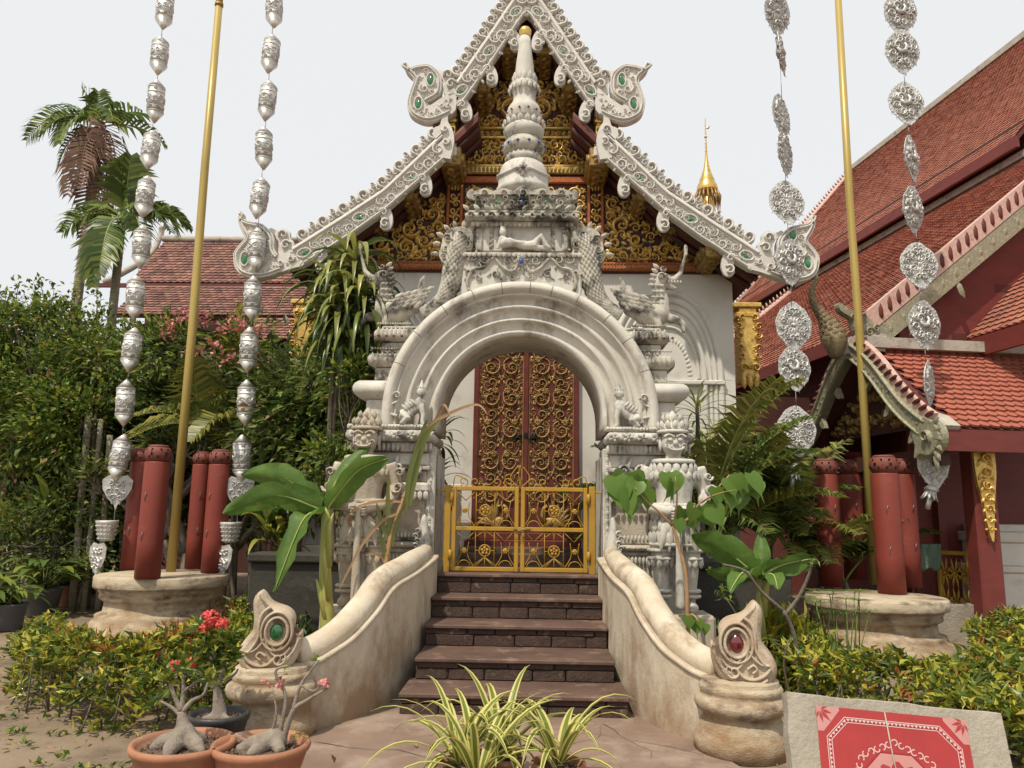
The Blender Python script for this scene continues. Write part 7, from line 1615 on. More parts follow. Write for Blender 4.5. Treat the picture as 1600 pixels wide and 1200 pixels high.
broadleaf('vine_thicket', 'thicket of pale green climbing vines and dry stems above the potted plants', 'shrub', (at(80, 900, 11.9).x, 11.9, 0), [(ptl(60, 800, 11.9), (.9, .5, .5), 70), (ptl(120, 790, 12.1), (.6, .5, .6), 60), (ptl(20, 850, 11.7), (.8, .5, .45), 50), (ptl(100, 860, 11.9), (.7, .5, .4), 50)], G_OLIVE, .08, .6, 15, .15, 8, trunk=(.03, .015))
broadleaf('vine_thicket', 'leafy vine tangle climbing between the dracaena and the gateway pier', 'shrub', (at(560, 900, 9.0).x, 9.0, 0), [(ptl(562, 600, 9.0), (.28, .25, .35), 50), (ptl(552, 670, 9.0), (.30, .25, .35), 50), (ptl(535, 560, 9.1), (.3, .25, .3), 40), (ptl(530, 720, 9.2), (.4, .25, .4), 50)], G_MID, .10, .45, 14, .10, 28, trunk=(.025, .012))
# bamboo props
for i, (a, b, c, d, lb) in enumerate(((122, 880, 139, 705, 'grey bamboo prop standing thickest of the three by the lantern string'), (140, 870, 158, 715, 'thin brown bamboo prop leaning in the middle of the three'), (162, 870, 172, 740, 'short grey bamboo prop directly behind the silver leaf plate'))):
    p, q = gr(a, b+35), at(c, d-60, 12); p = V((at(a, 860, 12).x, 12, 0)); t = thing('bamboo_prop', lb, 'prop', p, 'bamboo props'); mb = MB(); pts = [p.lerp(q, k/8) for k in range(9)]; r_ = (.055, .04, .045)[i]; mb.tube(pts, r_, 8)
    for k in range(1, 8): mb.tube([pts[k]-V((0, 0, .012)), pts[k]+V((0, 0, .012))], r_*1.12, 8)
    mb.build('culm', PALMT, t)
# plumeria with pink flowers
pl = thing('plumeria_tree', 'plumeria with bare grey forking branches and clusters of pink flowers', 'tree', (at(300, 800, 11.9).x, 11.9, 0)); mb = MB(); R = random.Random(21); tips = []
def fork(p, d, L, r, k):
    q = p+d*L; limb(mb, p, q, r, r*.75, 4, .05, R.randint(0, 999), 6)
    if k == 0: tips.append((q, d)); return
    for j in range(2 if R.random() < .75 else 3):
        a = R.uniform(0, 6.28); nd = (d+V((math.cos(a), math.sin(a)*.6, .05))*R.uniform(.55, .95)).normalized(); fork(q, nd, L*R.uniform(.62, .85), r*.75, k-1)
b0 = V(pl.location); fork(b0, V((-.1, 0, 1)).normalized(), .9, .10, 5); 
for dx in (-.5, .35, .8): fork(b0+V((dx*.2, .1, .4)), V((dx, 0, 1)).normalized(), .78, .08, 5)
mb.build('trunk', BARK, pl); P, D = [], []
for q, d in tips:
    for k in range(9): a = R.uniform(0, 6.28); P.append(q); D.append(V((math.cos(a), math.sin(a), R.uniform(-.1, .9)))+d*.4)
o = leaves('crown', P, D, NR.uniform(.14, .26, len(P)), .30, G_OLIVE, pl, 4); o['kind'] = 'stuff'
fl = []; fd = []; vis = sorted(tips, key=lambda q: -q[0].z)[:26]
for k, (a, b) in enumerate(((303, 503), (318, 497), (285, 490), (400, 518), (370, 500), (392, 532), (348, 512), (412, 572), (270, 508), (262, 520), (330, 540), (356, 560), (300, 548), (380, 515))):
    c = at(a, b, 11.15)
    for j in range(34): fl.append(c+V((R.gauss(0, .075), R.gauss(0, .05), R.gauss(0, .055)))); fd.append((R.gauss(0, 1), R.gauss(0, 1)-.3, R.gauss(0, .7)))
o = leaves('flowers', fl, fd, .075, .6, PINKF, pl, 6); o['kind'] = 'stuff'
# leaf masses where the flower clusters sit
P, D = crown_pts([(ptl(300, 545, 11.7), (.55, .4, .35), 36), (ptl(380, 545, 11.7), (.5, .4, .35), 34), (ptl(250, 545, 11.8), (.5, .4, .4), 30), (ptl(340, 600, 11.8), (.7, .4, .35), 30)], 9, 8, .14); o = leaves('crown', P, D, NR.uniform(.12, .22, len(P)), .3, G_MID, pl, 7); o['kind'] = 'stuff'
# palms
def palm(label, base, zt, fr, r=(.10, .07), m=(None, None), seed=0, name='palm_tree', group=None, lean=(0, 0), dead=None, ll=.6, lw=.03):
    base = V(base); t = thing(name, label, 'palm', base, group); top = V((base.x+lean[0], base.y+lean[1], zt)); mb = MB(); pts = [base.lerp(top, i/10) for i in range(11)]; mb.tube(pts, [r[0]+(r[1]-r[0])*i/10 for i in range(11)], 10)
    for i in range(int((zt-base.z)/.13)): c = base.lerp(top, (i+.5)*.13/(zt-base.z)); q = (r[0]+(r[1]-r[0])*c.z/zt)*1.05; mb.tube([c-V((0, 0, .008)), c+V((0, 0, .008))], q, 10, False)
    mb.build('trunk', PALMT, t); k = seed
    for d, L, dr, nl, l2, dd in fr:
        b = MB(); k += 1; frond(b, top, d, L, dr, nl, l2, lw, .022, .25, .6 if not dd else 1.6, (0, 1), k, .16); b.build('frond', [DEADF, DEADF] if dd else [m[0] or G_PALM, G_RIB], t)
    return t, top
P0 = at(128, 330, 14); zt_ = at(150, 200, 14).z
t, top = palm('tall slender palm with a ragged crown and dead brown fronds hanging down', (P0.x, 14, 0), zt_, [(V((-.9, -.1, .95)), 1.7, 2.6, 30, .6, 0), (V((-.75, -.5, .7)), 1.3, 2.8, 26, .55, 0), (V((.9, -.1, .9)), 1.0, 1.2, 12, .6, 0), (V((.6, -.6, 1.0)), 1.1, 2.6, 22, .5, 0), (V((.05, -.3, 1.3)), .7, .6, 14, .5, 0), (V((-.35, -.2, 1.3)), .9, .8, 9, .55, 0), (V((.8, .3, .5)), 1.3, 1.4, 13, .6, 0), (V((-.5, .5, .4)), 1.2, 2.6, 24, .5, 0), (V((-.25, -.5, .3)), 1.2, 3.4, 24, .55, 0), (V((-.5, -.3, -.1)), 1.3, 3.2, 16, .5, 0), (V((.45, -.5, .2)), 1.4, 3.6, 16, .6, 1), (V((.15, -.6, -.2)), 1.9, 3.4, 22, .6, 1), (V((-.1, -.5, -.5)), 1.8, 2.6, 20, .6, 1), (V((.6, -.3, -.2)), 1.6, 3.2, 18, .6, 1), (V((.2, .2, -.8)), 2.2, 2.2, 26, .55, 1), (V((.3, -.3, -.8)), 2.0, 1.6, 22, .55, 1), (V((.05, -.2, -1)), 2.4, 1.2, 26, .5, 1)], (.10, .085), lean=(.16, 0), seed=3, lw=.035)
b = MB()
for i in range(60): c = at(160+R.gauss(0, 7), 300+R.uniform(-30, 70), 13.9); b.tube([c+V((0, 0, .3)), c+V((R.gauss(0, .03), 0, 0)), c-V((0, 0, .2))], .006, 3)
b.build('flower_stalk', DEADF, t)
P0 = at(183, 420, 13.2); zt_ = at(186, 345, 13.2).z
palm('second palm with broad dark leaflets and one frond hanging straight down', (P0.x, 13.2, 0), zt_, [(V((.9, -.2, .7)), 1.3, 2.2, 18, .62, 0), (V((.7, .4, .9)), 1.3, 1.8, 18, .6, 0), (V((-.9, -.1, .6)), 1.2, 2.0, 16, .6, 0), (V((-.6, .4, .9)), 1.1, 1.5, 16, .55, 0), (V((.15, -.2, 1.2)), 1.2, .6, 18, .6, 0), (V((-.15, -.1, 1.3)), 1.1, .5, 18, .55, 0), (V((.05, -.5, .0)), 1.5, 4.0, 26, .6, 0), (V((-.15, -.4, -.4)), 1.45, 3.0, 26, .6, 0), (V((.5, -.4, .3)), 1.2, 2.6, 18, .55, 0)], (.09, .07), seed=30, lw=.055)
def clump(label, c, fronds, m, seed, group=None, name='areca_palm', stems=4, lw=.026, rad_=.25, h=.6):
    c = V(c); t = thing(name, label, 'palm', c, group); mb = MB(); R = random.Random(seed); tops = []
    for i in range(stems): p = c+V((R.gauss(0, rad_), R.gauss(0, rad_), 0)); q = p+V((R.gauss(0, .12), R.gauss(0, .12), h*R.uniform(.8, 1.25))); tops.append(q); mb.tube([p, p.lerp(q, .5), q], [.045, .036, .03], 7)
    mb.build('stem', PALMT, t)
    for i, (d, L, dr, nl, l2) in enumerate(fronds): b = MB(); frond(b, tops[i % stems], d, L, dr, nl, l2, lw, .016, .55, .5, (0, 1), seed+i, .2); b.build('frond', [m if i % 2 or m is G_DARK else G_PALMY, G_RIB], t)
    return t
rf = lambda R, n, el, L, ll, dr: [(V((math.cos(a), math.sin(a), R.uniform(*el))), R.uniform(*L), R.uniform(*dr), R.randint(30, 42), ll*R.uniform(.8, 1.15)) for a in [R.uniform(0, 6.28) for _ in range(n)]]
R = random.Random(2)
clump('big green areca palm clump filling the gap between the gateway and the red posts', (at(1135, 900, 10.7).x, 10.7, 0), rf(R, 46, (1.2, 3.8), (1.3, 2.05), .55, (1.1, 1.8)), G_PALM, 40, stems=8, rad_=.4, h=1.0)
clump('smaller areca palm with fronds hanging over the low wall next to the gateway shoulder', (at(1110, 880, 9.6).x, 9.65, 0), rf(R, 14, (1.4, 3.6), (1.5, 2.2), .5, (1.1, 1.8)), G_PALM, 70, stems=4, rad_=.15, h=1.3)
clump('areca palm behind the red posts with a frond reaching past the gold pole', (at(1285, 880, 11.4).x, 11.4, 0), rf(R, 14, (.7, 2.2), (1.1, 1.6), .5, (1.3, 2.0)), G_PALM, 90, stems=4, h=.8)
clump('low yellow green palm with upright fronds behind the gold pole and lanterns', (at(345, 800, 11.9).x, 12.0, 0), [(V(q), L_, dr, 40, .6) for q, L_, dr in (((-1, -.5, .9), 1.9, 1.7), ((-.7, -.6, 1.3), 1.9, 1.6), ((-.3, -.5, 1.8), 1.8, 1.2), ((.1, -.5, 1.7), 1.7, 1.2), ((.6, -.5, 1.4), 1.7, 1.6), ((1, -.4, .9), 1.5, 1.8), ((.3, -.9, .9), 1.5, 1.8), ((-.4, -.9, .8), 1.6, 1.9), ((-1, -.1, .5), 1.6, 1.6), ((.9, 0, 1.4), 1.6, 1.5), ((-.5, 0, 1.9), 1.7, 1.2))], G_PALMY, 110, stems=5, h=2.5)
clump('soft dark palm in the shade under the temple eave', (at(400, 700, 14).x, 14, 0), rf(R, 16, (.4, 1.6), (1.4, 2.0), .6, (1.4, 2.2)), G_DARK, 130, stems=4, h=2.6, lw=.035)
clump('small dark palm showing through the arch beside the temple door', (1.30, 10.3, .9), rf(R, 7, (.8, 1.8), (.8, 1.1), .34, (1.5, 2.2)), G_PALM, 150, stems=2, h=.6, rad_=.1, lw=.018)
# dracaena over the gateway shoulder
def dracaena(label, base, heads, m, seed, name='dracaena', n_=44, L=.75, wd=.06, lo=1.6, hi=2.6, e0=1.25, e1=1.9):
    base = V(base); t = thing(name, label, 'plant', base); mb = MB(); R = random.Random(seed)
    for i, h in enumerate(heads):
        h = V(h); limb(mb, base+V((R.gauss(0, .08), R.gauss(0, .08), 0)), h, .035, .025, 7, .06, seed+i, 7); b = MB()
        for k in range(n_):
            a = k*2.4; e = e0-e1*(k/n_); d = V((math.cos(a), math.sin(a), e)); strap(b, h-V((0, 0, .35*k/n_)), d, L*R.uniform(.75, 1.15), wd*R.uniform(.8, 1.2), R.uniform(lo, hi), 7, fold=.15)
        b.build('leaf_rosette', m, t)
    mb.build('stem', BARK, t)
dracaena('tall strap leaved dracaena hanging over the gateway shoulder below the temple eave', (at(540, 880, 9.3).x, 9.3, 0), [ptl(555, 400, 9.1), ptl(525, 440, 9.1), ptl(570, 455, 8.95), ptl(530, 480, 9.0)], G_STRAP, 4, n_=50, L=.85, wd=.075, lo=2.8, hi=5.0, e0=1.0, e1=1.7)
dracaena('dark dracaena stem with drooping leaves seen through the arch on the lantern side', (-1.28, 9.75, .9), [(-1.02, 10.0, 2.75), (-1.05, 9.9, 2.15)], G_DARK, 14, n_=20, L=.45, wd=.05)
dracaena('short strap leaved plant lodged among the tree crowns near the lantern string', (at(160, 800, 12.3).x, 12.3, 0), [ptl(158, 560, 12.2)], G_STRAP, 9, n_=34, L=.62, wd=.07)
dracaena('upright strap leaved plant just beyond the gateway shoulder on the palm side', (2.25, 9.7, 0), [(2.2, 9.6, 3.0)], G_PALM, 19, n_=40, L=.7, wd=.028)
for k, (a, b, Y_, m_, L_, w_, lb) in enumerate(((95, 800, 12.0, G_LITE, .62, .11, 'broad leaved light green ginger like plant behind the shade pots'), (215, 800, 12.6, G_MID, .7, .12, 'broad leaved green plant tucked behind the round stone base and bamboo props'), (395, 760, 11.9, G_LITE, .6, .10, 'broad leaved pale plant between the red posts and the banana leaves'), (440, 830, 10.6, G_MID, .55, .10, 'broad leaved green plant in the gap before the dark enclosure wall'), (30, 830, 12.2, G_MID, .6, .11, 'broad leaved green plant below the timber hut eave'))):
    dracaena(lb, (at(a, b, Y_).x, Y_, 0), [ptl(a, b, Y_), ptl(a+18, b-45, Y_+.1), ptl(a-22, b-20, Y_-.1)], m_, 300+k, 'broad_leaved_plant', 16, L_, w_, 1.2, 2.6, 1.9, 1.6)
# banana plants
def banana(label, base, top, lv, seed, r=.07):
    base, top = V(base), V(top); t = thing('banana_plant', label, 'banana plant', base, 'banana plants'); mb = MB(); pts = [base.lerp(top, i/8)+V((.01*math.sin(i), 0, 0)) for i in range(9)]; mb.tube(pts, [r*(1-.45*i/8) for i in range(9)], 10)
    for k in range(3): a = base.lerp(top, .25+.2*k); q = base.lerp(top, .5+.2*k); mb.tube([a+V((.03, -.03, 0)), q+V((.05*(k-1), -.05, 0)), q+V((.09*(k-1), -.06, .12))], [.04, .03, .006], 6)
    mb.build('stem', BSTEM, t)
    for i, (tip, mid, w_, sd, dr) in enumerate(lv):
        b = MB(); tip, mid = V(tip), V(mid); p0 = top+V((0, 0, -.05)); p1 = p0.lerp(mid, .25)+V((0, 0, .03)); n = 16; path = [V(q) for q in catmull([tuple(p0), tuple(p1), tuple(mid), tuple(tip)], 6)]; n = len(path)-1; S_ = 3; rows = []; R = random.Random(seed*9+i); sd = V(sd)
        mi0 = b.mi; b.mi = 1; b.tube(path, [.022*(1-.85*k/n) for k in range(n+1)], 5); b.mi = 0
        for k in range(S_, n+1):
            s_ = (k-S_)/(n-S_); tg = (path[min(k+1, n)]-path[max(k-1, 0)]).normalized(); q = (sd-tg*sd.dot(tg)).normalized(); nn = q.cross(tg); wd = w_*.5*max(.03, min(1, s_*4+.12)**.8*(1-max(0, (s_-.55)/.45)**2.3)); wv = [R.uniform(-.03, .03) for _ in range(7)]
            tear = 1 if R.random() > .2 else .78
            rows.append([path[k]+q*x*wd*(tear if abs(x) == 1 else 1)+nn*(-abs(x)**1.4*wd*.35+wv[j]*abs(x)+.01) for j, x in enumerate((-1, -.7, -.35, 0, .35, .7, 1))])
        f0 = len(b.v); b.add([q for r_ in rows for q in r_], [(k*7+j, k*7+j+1, k*7+j+8, k*7+j+7) for k in range(len(rows)-1) for j in range(6)], 0)
        b.build('leaf', [G_BANA, G_RIB], t)
Yb = 7.75; pb = lambda a, b, d=0: ptl(a, b, Yb+d)
banana('young banana plant with broad paddle leaves beside the green eyed banister', (pb(516, 985)[0], Yb, 0), pb(508, 795), [(pb(348, 802, -.5), pb(430, 775, -.25), .29, (.1, -.35, 1), 0), (pb(378, 742, .3), pb(440, 745, .1), .27, (.3, -.3, 1), 0), (pb(428, 925, -.35), pb(472, 815, -.2), .27, (1, -.3, .35), 0), (pb(582, 690, .25), pb(535, 735, .1), .19, (.9, -.4, -.6), 0), (pb(607, 716, -.15), pb(560, 735, -.1), .25, (.4, -.5, 1), 0)], 1, .085)
for k, (a, b, c, d, e, f_) in enumerate(((518, 900, 550, 850, 562, 812), (520, 930, 560, 870, 640, 800))): pass
Yb = 7.5
banana('small banana plant with shiny leaves above the red eyed naga head', (pb(1183, 990)[0], Yb, 0), pb(1186, 900), [(pb(1080, 835, -.1), pb(1130, 858, -.05), .30, (.4, -.5, 1), 0), (pb(1188, 832, .1), pb(1190, 868), .17, (1, -.3, 0), 0), (pb(1275, 872, -.1), pb(1225, 882, -.05), .24, (.1, -.5, 1), 0), (pb(1103, 890, -.2), pb(1140, 900, -.15), .18, (.3, -.5, 1), 0), (pb(1140, 925, -.45), pb(1160, 895, -.25), .22, (1, -.5, .2), 0), (pb(1215, 920, -.4), pb(1208, 898, -.2), .2, (1, -.5, 0), 0)], 2, .05)
# dry cane with arching blades by the gateway pier
Yc = 7.95; pc = lambda a, b, d=0: V(ptl(a, b, Yc+d)); t = thing('cane_plant', 'tall dry cane with arching split blades leaning against the gateway pier', 'cane', (pc(604, 880)[0], Yc, 0)); mb = MB()
pts = [V((pc(600, 900).x, Yc, .2)), pc(605, 865), pc(632, 775), pc(655, 710), pc(668, 668)]; mb.tube(catmull(pts, 4), [.03-.0012*i for i in range(17)], 7)
for q in catmull(pts, 2)[1:]: mb.tube([V(q)-V((0, 0, .008)), V(q)+V((0, 0, .008))], .031, 7, False)
mb.build('cane_stalk', CANE, t)
for k, (P, w_, m) in enumerate((([(655, 715), (668, 668), (705, 645), (745, 632), (762, 648)], .035, DRYL), ([(660, 690), (683, 652), (694, 632), (706, 658)], .03, DRYL), ([(640, 790), (652, 720), (666, 680), (688, 655)], .075, G_CANE), ([(634, 800), (640, 740), (662, 670), (668, 655)], .05, G_CANE), ([(636, 785), (600, 783), (560, 792), (535, 815)], .03, DRYL), ([(630, 800), (600, 812), (570, 845), (545, 890), (528, 925)], .03, DRYL), ([(612, 850), (606, 790), (608, 740)], .05, G_CANE), ([(610, 850), (596, 815), (588, 785)], .05, G_CANE), ([(612, 855), (622, 810), (636, 785)], .035, G_CANE), ([(604, 880), (598, 850), (592, 828)], .045, G_CANE), ([(560, 830), (545, 815), (556, 800)], .03, DRYL), ([(602, 875), (585, 865), (570, 868)], .025, DRYL))):
    b = MB(); C = [V(q) for q in catmull([tuple(pc(x, y, -.06*i)) for i, (x, y) in enumerate(P)], 5)]; n = len(C); vs = []
    for i, q in enumerate(C):
        s_ = i/(n-1); tg = (C[min(i+1, n-1)]-C[max(i-1, 0)]).normalized(); sd = tg.cross(V((.3, -1, .2))).normalized(); wd = w_*.5*min(1, .5+2*s_)*(1-max(0, (s_-.4)/.6)**1.8)+.001; vs += [q-sd*wd, q+V((0, .25*wd, -.2*wd)), q+sd*wd]
    b.add(vs, [(i*3+j, i*3+j+1, i*3+j+4, i*3+j+3) for i in range(n-1) for j in range(2)]); b.build('blade', m, t)
# heart leaved sapling
Yh = 7.55; ph = lambda a, b, d=0: V(ptl(a, b, Yh+d)); t = thing('heart_leaf_sapling', 'young sapling with heart shaped leaves in front of the gateway pier on the palm side', 'sapling', (ph(1075, 985).x, Yh, 0)); mb = MB()
stem = [V((ph(1077, 990).x, Yh, 0)), ph(1074, 965), ph(1072, 900), ph(1060, 850), ph(1051, 822)]; mb.tube(catmull(stem, 4), [.024-.0006*i for i in range(17)], 7)
br = [[(1051, 822), (1030, 800), (1010, 783), (992, 762)], [(1051, 822), (1056, 800), (1058, 775), (1055, 745)], [(1055, 825), (1075, 810), (1095, 785), (1120, 772), (1150, 765)], [(1074, 965), (1082, 960), (1092, 972)], [(1095, 785), (1110, 775), (1140, 742)], [(1060, 818), (1075, 812), (1085, 790)]]
for B_ in br: mb.tube(catmull([tuple(ph(a, b, -.05*i)) for i, (a, b) in enumerate(B_)], 3), [.013-.0009*i for i in range(3*(len(B_)-1)+1)], 5)
mb.build('stem', CANE, t); R = random.Random(8)
hm = []
for k in range(3): b = MB(); heart(b, (0, 0, 0), (0, 0, -1), (1, 0, 0), 1, fold=.10+.12*k, tail=.22); hm.append(b.mesh('heart_leaf', G_BODHI))
for a, b, L in ((962, 745, .27), (975, 740, .29), (988, 738, .26), (1002, 748, .24), (968, 758, .25), (985, 765, .30), (1010, 765, .22), (978, 775, .22), (1045, 740, .25), (1056, 742, .24), (1050, 752, .2), (1068, 795, .2), (1085, 788, .2), (1098, 790, .25), (1112, 792, .22), (1078, 805, .16), (1118, 762, .2), (1138, 748, .2), (1150, 742, .18), (1160, 745, .25), (1172, 740, .26), (1145, 765, .22), (1156, 770, .2), (1180, 755, .2), (1075, 962, .14), (1088, 968, .15), (1100, 975, .12), (995, 752, .22), (1058, 812, .16)):
    p = ph(a, b, R.uniform(-.15, .05)); d = V((R.gauss(0, .3), R.gauss(-.25, .2), -1)).normalized(); s_ = V((1, R.gauss(0, .5), R.gauss(0, .35))); s_ = (s_-d*s_.dot(d)).normalized(); n = s_.cross(-d); m = Matrix((s_*L, n*L, -d*L)).transposed().to_4x4(); m.translation = p; put('heart_leaf', R.choice(hm), m, t)
# croton, bare shrub, sedge
def bush(name, label, cat, c, m, n_, L, W, r, h, seed, up=.8, m2=None):
    c = V(c); g = np.random.default_rng(seed); t = thing(name, label, cat, c); k = g.normal(0, 1, (n_, 3)); k /= np.linalg.norm(k, axis=1, keepdims=True); k[:, 2] = abs(k[:, 2]); q = g.random((n_, 1))**.5; P = np.array(c)+k*q*[r, r, h]; D = k*.7+[0, 0, up]+g.normal(0, .4, (n_, 3)); o = leaves('foliage', P, D, g.uniform(.6, 1.2, n_)*L, W, m, t, seed, curl=2.2); o['kind'] = 'stuff'; mb = MB(); R = random.Random(seed)
    for i in range(9): limb(mb, c+V((R.gauss(0, .04), R.gauss(0, .04), -.02)), c+V((R.uniform(-r, r)*.7, R.uniform(-r, r)*.7, h*R.uniform(.5, .95))), .012, .004, 5, .1, seed+i, 5)
    mb.build('stem', BARK, t); return t
bush('croton_bush', 'yellow and green narrow leaved croton bush behind the red eyed naga head', 'shrub', gr(1215, 1070), Y_CROT, 1500, .17, .16, .45, .72, 3)
bush('low_shrub', 'low green shrub on the floor between the croton and the round stone base', 'shrub', (2.75, 7.6, 0), G_MID, 900, .12, .3, .5, .55, 4)
bush('low_shrub', 'low dark shrub in the shade under the banana stem', 'shrub', (-2.55, 8.5, 0), G_DARK, 700, .14, .35, .5, .45, 5)
bush('low_shrub', 'rusty red leaved shrub beside the stone base near the lantern pole', 'shrub', (-3.15, 9.2, 0), mat('rusty_leaf', (.13, .045, .025), isl_c=(.10, .11, .03), isl=.4, hue=.02, rough=.4, transl=.2), 700, .16, .35, .55, .55, 6)
bush('low_shrub', 'orange tipped shrub by the white plinth at the edge of the picture', 'shrub', (at(1590, 985, 9.6).x, 9.6, 0), O_HEDGE, 350, .14, .4, .35, .45, 7)
bush('low_shrub', 'shade shrub at the foot of the stone guardian on the palm side', 'shrub', (2.2, 8.3, 0), G_DARK, 700, .14, .35, .45, .5, 8)
t = thing('bare_shrub', 'nearly bare shrub with grey forking twigs crossing the red eyed naga head', 'shrub', gr(1250, 1110)); Yq = t.location.y; pq = lambda a, b, d=0: V(ptl(a, b, Yq+d)); mb = MB()
for P, r in (([(1252, 1110), (1248, 1040), (1240, 990), (1225, 955)], .028), ([(1228, 960), (1250, 930), (1265, 895), (1268, 880)], .02), ([(1226, 956), (1190, 925), (1165, 893), (1130, 882)], .018), ([(1245, 1030), (1220, 1010), (1205, 1000)], .01), ([(1216, 1080), (1180, 1050), (1155, 1030), (1162, 985), (1135, 935)], .014), ([(1238, 1100), (1225, 1040), (1232, 1000)], .012)):
    mb.tube(catmull([tuple(pq(a, b, -.06*i)) for i, (a, b) in enumerate(P)], 4), [r*(1-.045*i) for i in range(4*(len(P)-1)+1)], 6)
mb.build('branch', BARK, t); P, D = [], []
for a, b in ((1133, 930), (1162, 985), (1268, 880), (1180, 1048), (1205, 1000), (1128, 925), (1165, 980)):
    for k in range(12): P.append(pq(a, b, -.12)+V((R.gauss(0, .02), R.gauss(0, .02), R.gauss(0, .02)))); D.append((R.gauss(0, 1), R.gauss(0, 1), R.gauss(.2, .6)))
o = leaves('twig_leaves', P, D, .08, .3, G_MID, t, 3); o['kind'] = 'stuff'
t = thing('umbrella_sedge', 'umbrella sedge with thin green stems before the round stone base of the medallions', 'plant', (at(1300, 1020, 8.6).x, 8.6, 0)); b = MB(); R = random.Random(4)
for i in range(16):
    p = V(t.location)+V((R.gauss(0, .15), R.gauss(0, .12), 0)); q = p+V((R.gauss(0, .12), R.gauss(0, .1), R.uniform(.55, .85))); b.tube([p, q], [.007, .005], 5)
    for k in range(12): a_ = 2*pi*k/12; strap(b, q, V((math.cos(a_), math.sin(a_), .25)), R.uniform(.12, .2), .012, 1.2, 4)
o = b.build('sedge_stems', G_LITE, t); o['kind'] = 'stuff'

# ------------------------------------------------------------------ clipped hedges
def hedge(label, poly, h, seed, avoid, dens=1000, gap=None):
    g = np.random.default_rng(seed); R = random.Random(seed); xs = [p[0] for p in poly]; ys = [p[1] for p in poly]; c = V((sum(xs)/len(xs), sum(ys)/len(ys), 0)); t = thing('hedge', label, 'hedge', c, 'clipped hedges round the stone bases'); P = []; D = []; O = []; OD = []; stems = MB(); tw = []
    N = int((max(xs)-min(xs))*(max(ys)-min(ys))*dens/7.2)
    hot = [(R.uniform(min(xs), max(xs)), R.uniform(min(ys), max(ys))) for _ in range(16)]
    for _ in range(N):
        x, y = R.uniform(min(xs), max(xs)), R.uniform(min(ys), max(ys))
        if not inpoly(x, y, poly) or (gap and inpoly(x, y, gap)) or any(math.hypot(x-a, y-b) < r for a, b, r in avoid): continue
        e = min(edist(x, y, poly), edist(x, y, gap)) if gap else edist(x, y, poly); top = h*(.72+.28*min(1, e/.35)**.5)+.05*math.sin(x*5.1+1.3*y)+.05*math.sin(y*4.3-x*2)+R.gauss(0, .025)
        z = top if R.random() < (.42 if e < .35 else .7) else top-R.random()**1.1*(h*.88 if e < .35 else .25); k = 9; red = min(math.hypot(x-a, y-b) for a, b in hot) < .22
        out = V((R.gauss(0, .5), R.gauss(0, .5)-.25, .55))
        for j in range(k):
            a = R.uniform(0, 6.28); p = (x+R.gauss(0, .035), y+R.gauss(0, .035), z+R.gauss(0, .025)); d = (out.x+math.cos(a)*.9, out.y+math.sin(a)*.9, out.z+R.gauss(0, .35))
            if (red and R.random() < .42 and z > top-.08) or R.random() < .025: O.append(p); OD.append((d[0]*.6, d[1]*.6, d[2]+.5))
            else: P.append(p); D.append(d)
        if R.random() < .10: tw.append((x, y, z))
    for i, (x, y, z) in enumerate(tw[:260]): limb(stems, (x+R.gauss(0, .06), y+R.gauss(0, .06), -.02), (x, y, z-.02), .010, .004, 3, .1, i, 4)
    o = leaves('foliage', P, D, g.uniform(.065, .12, len(P)), .36, G_HEDGE, t, seed); o['kind'] = 'stuff'; o = leaves('new_growth', O, OD, g.uniform(.05, .09, len(O)), .36, O_HEDGE, t, seed+1); o['kind'] = 'stuff'; o = stems.build('stem', BARK, t); o['kind'] = 'stuff'
LH = [gr(395, 1040, .45), gr(320, 1130, .1), gr(170, 1140, .05), gr(60, 1120, .05), gr(15, 1075, .1), gr(30, 1000, .3), gr(110, 968, .3), gr(180, 958, .3), gr(330, 945, .45), gr(400, 950, .45)]
hedge('clipped green hedge with orange tips round the stone base, in front of the potted plants', [(p.x, p.y) for p in LH], .50, 5, [(LBX, LBY, .9)], 2000, [(LBX-1.0, 11.6), (LBX-1.05, 9.8), (-4.1, 7.05), (-2.6, 7.05), (LBX+1.05, 9.8), (LBX+1.0, 11.6)])
RH = [gr(1235, 1110, .1), gr(1235, 1040, .3), gr(1290, 985, .45), gr(1460, 975, .45), gr(1640, 978, .45), (6.6, 8.0), (6.3, 4.9), (5.0, 4.75), gr(1560, 1190, .2), gr(1420, 1120, .3)]
RH = [(p[0], p[1]) for p in RH]
hedge('clipped green hedge with yellow and orange tips behind the leaning stone slab', RH, .52, 6, [(RBX, RBY, .9)], 2000, [(RBX-1.0, 11.6), (RBX-1.0, 9.8), (2.7, 6.35), (3.75, 6.35), (RBX+1.05, 9.8), (RBX+1.0, 11.6)])
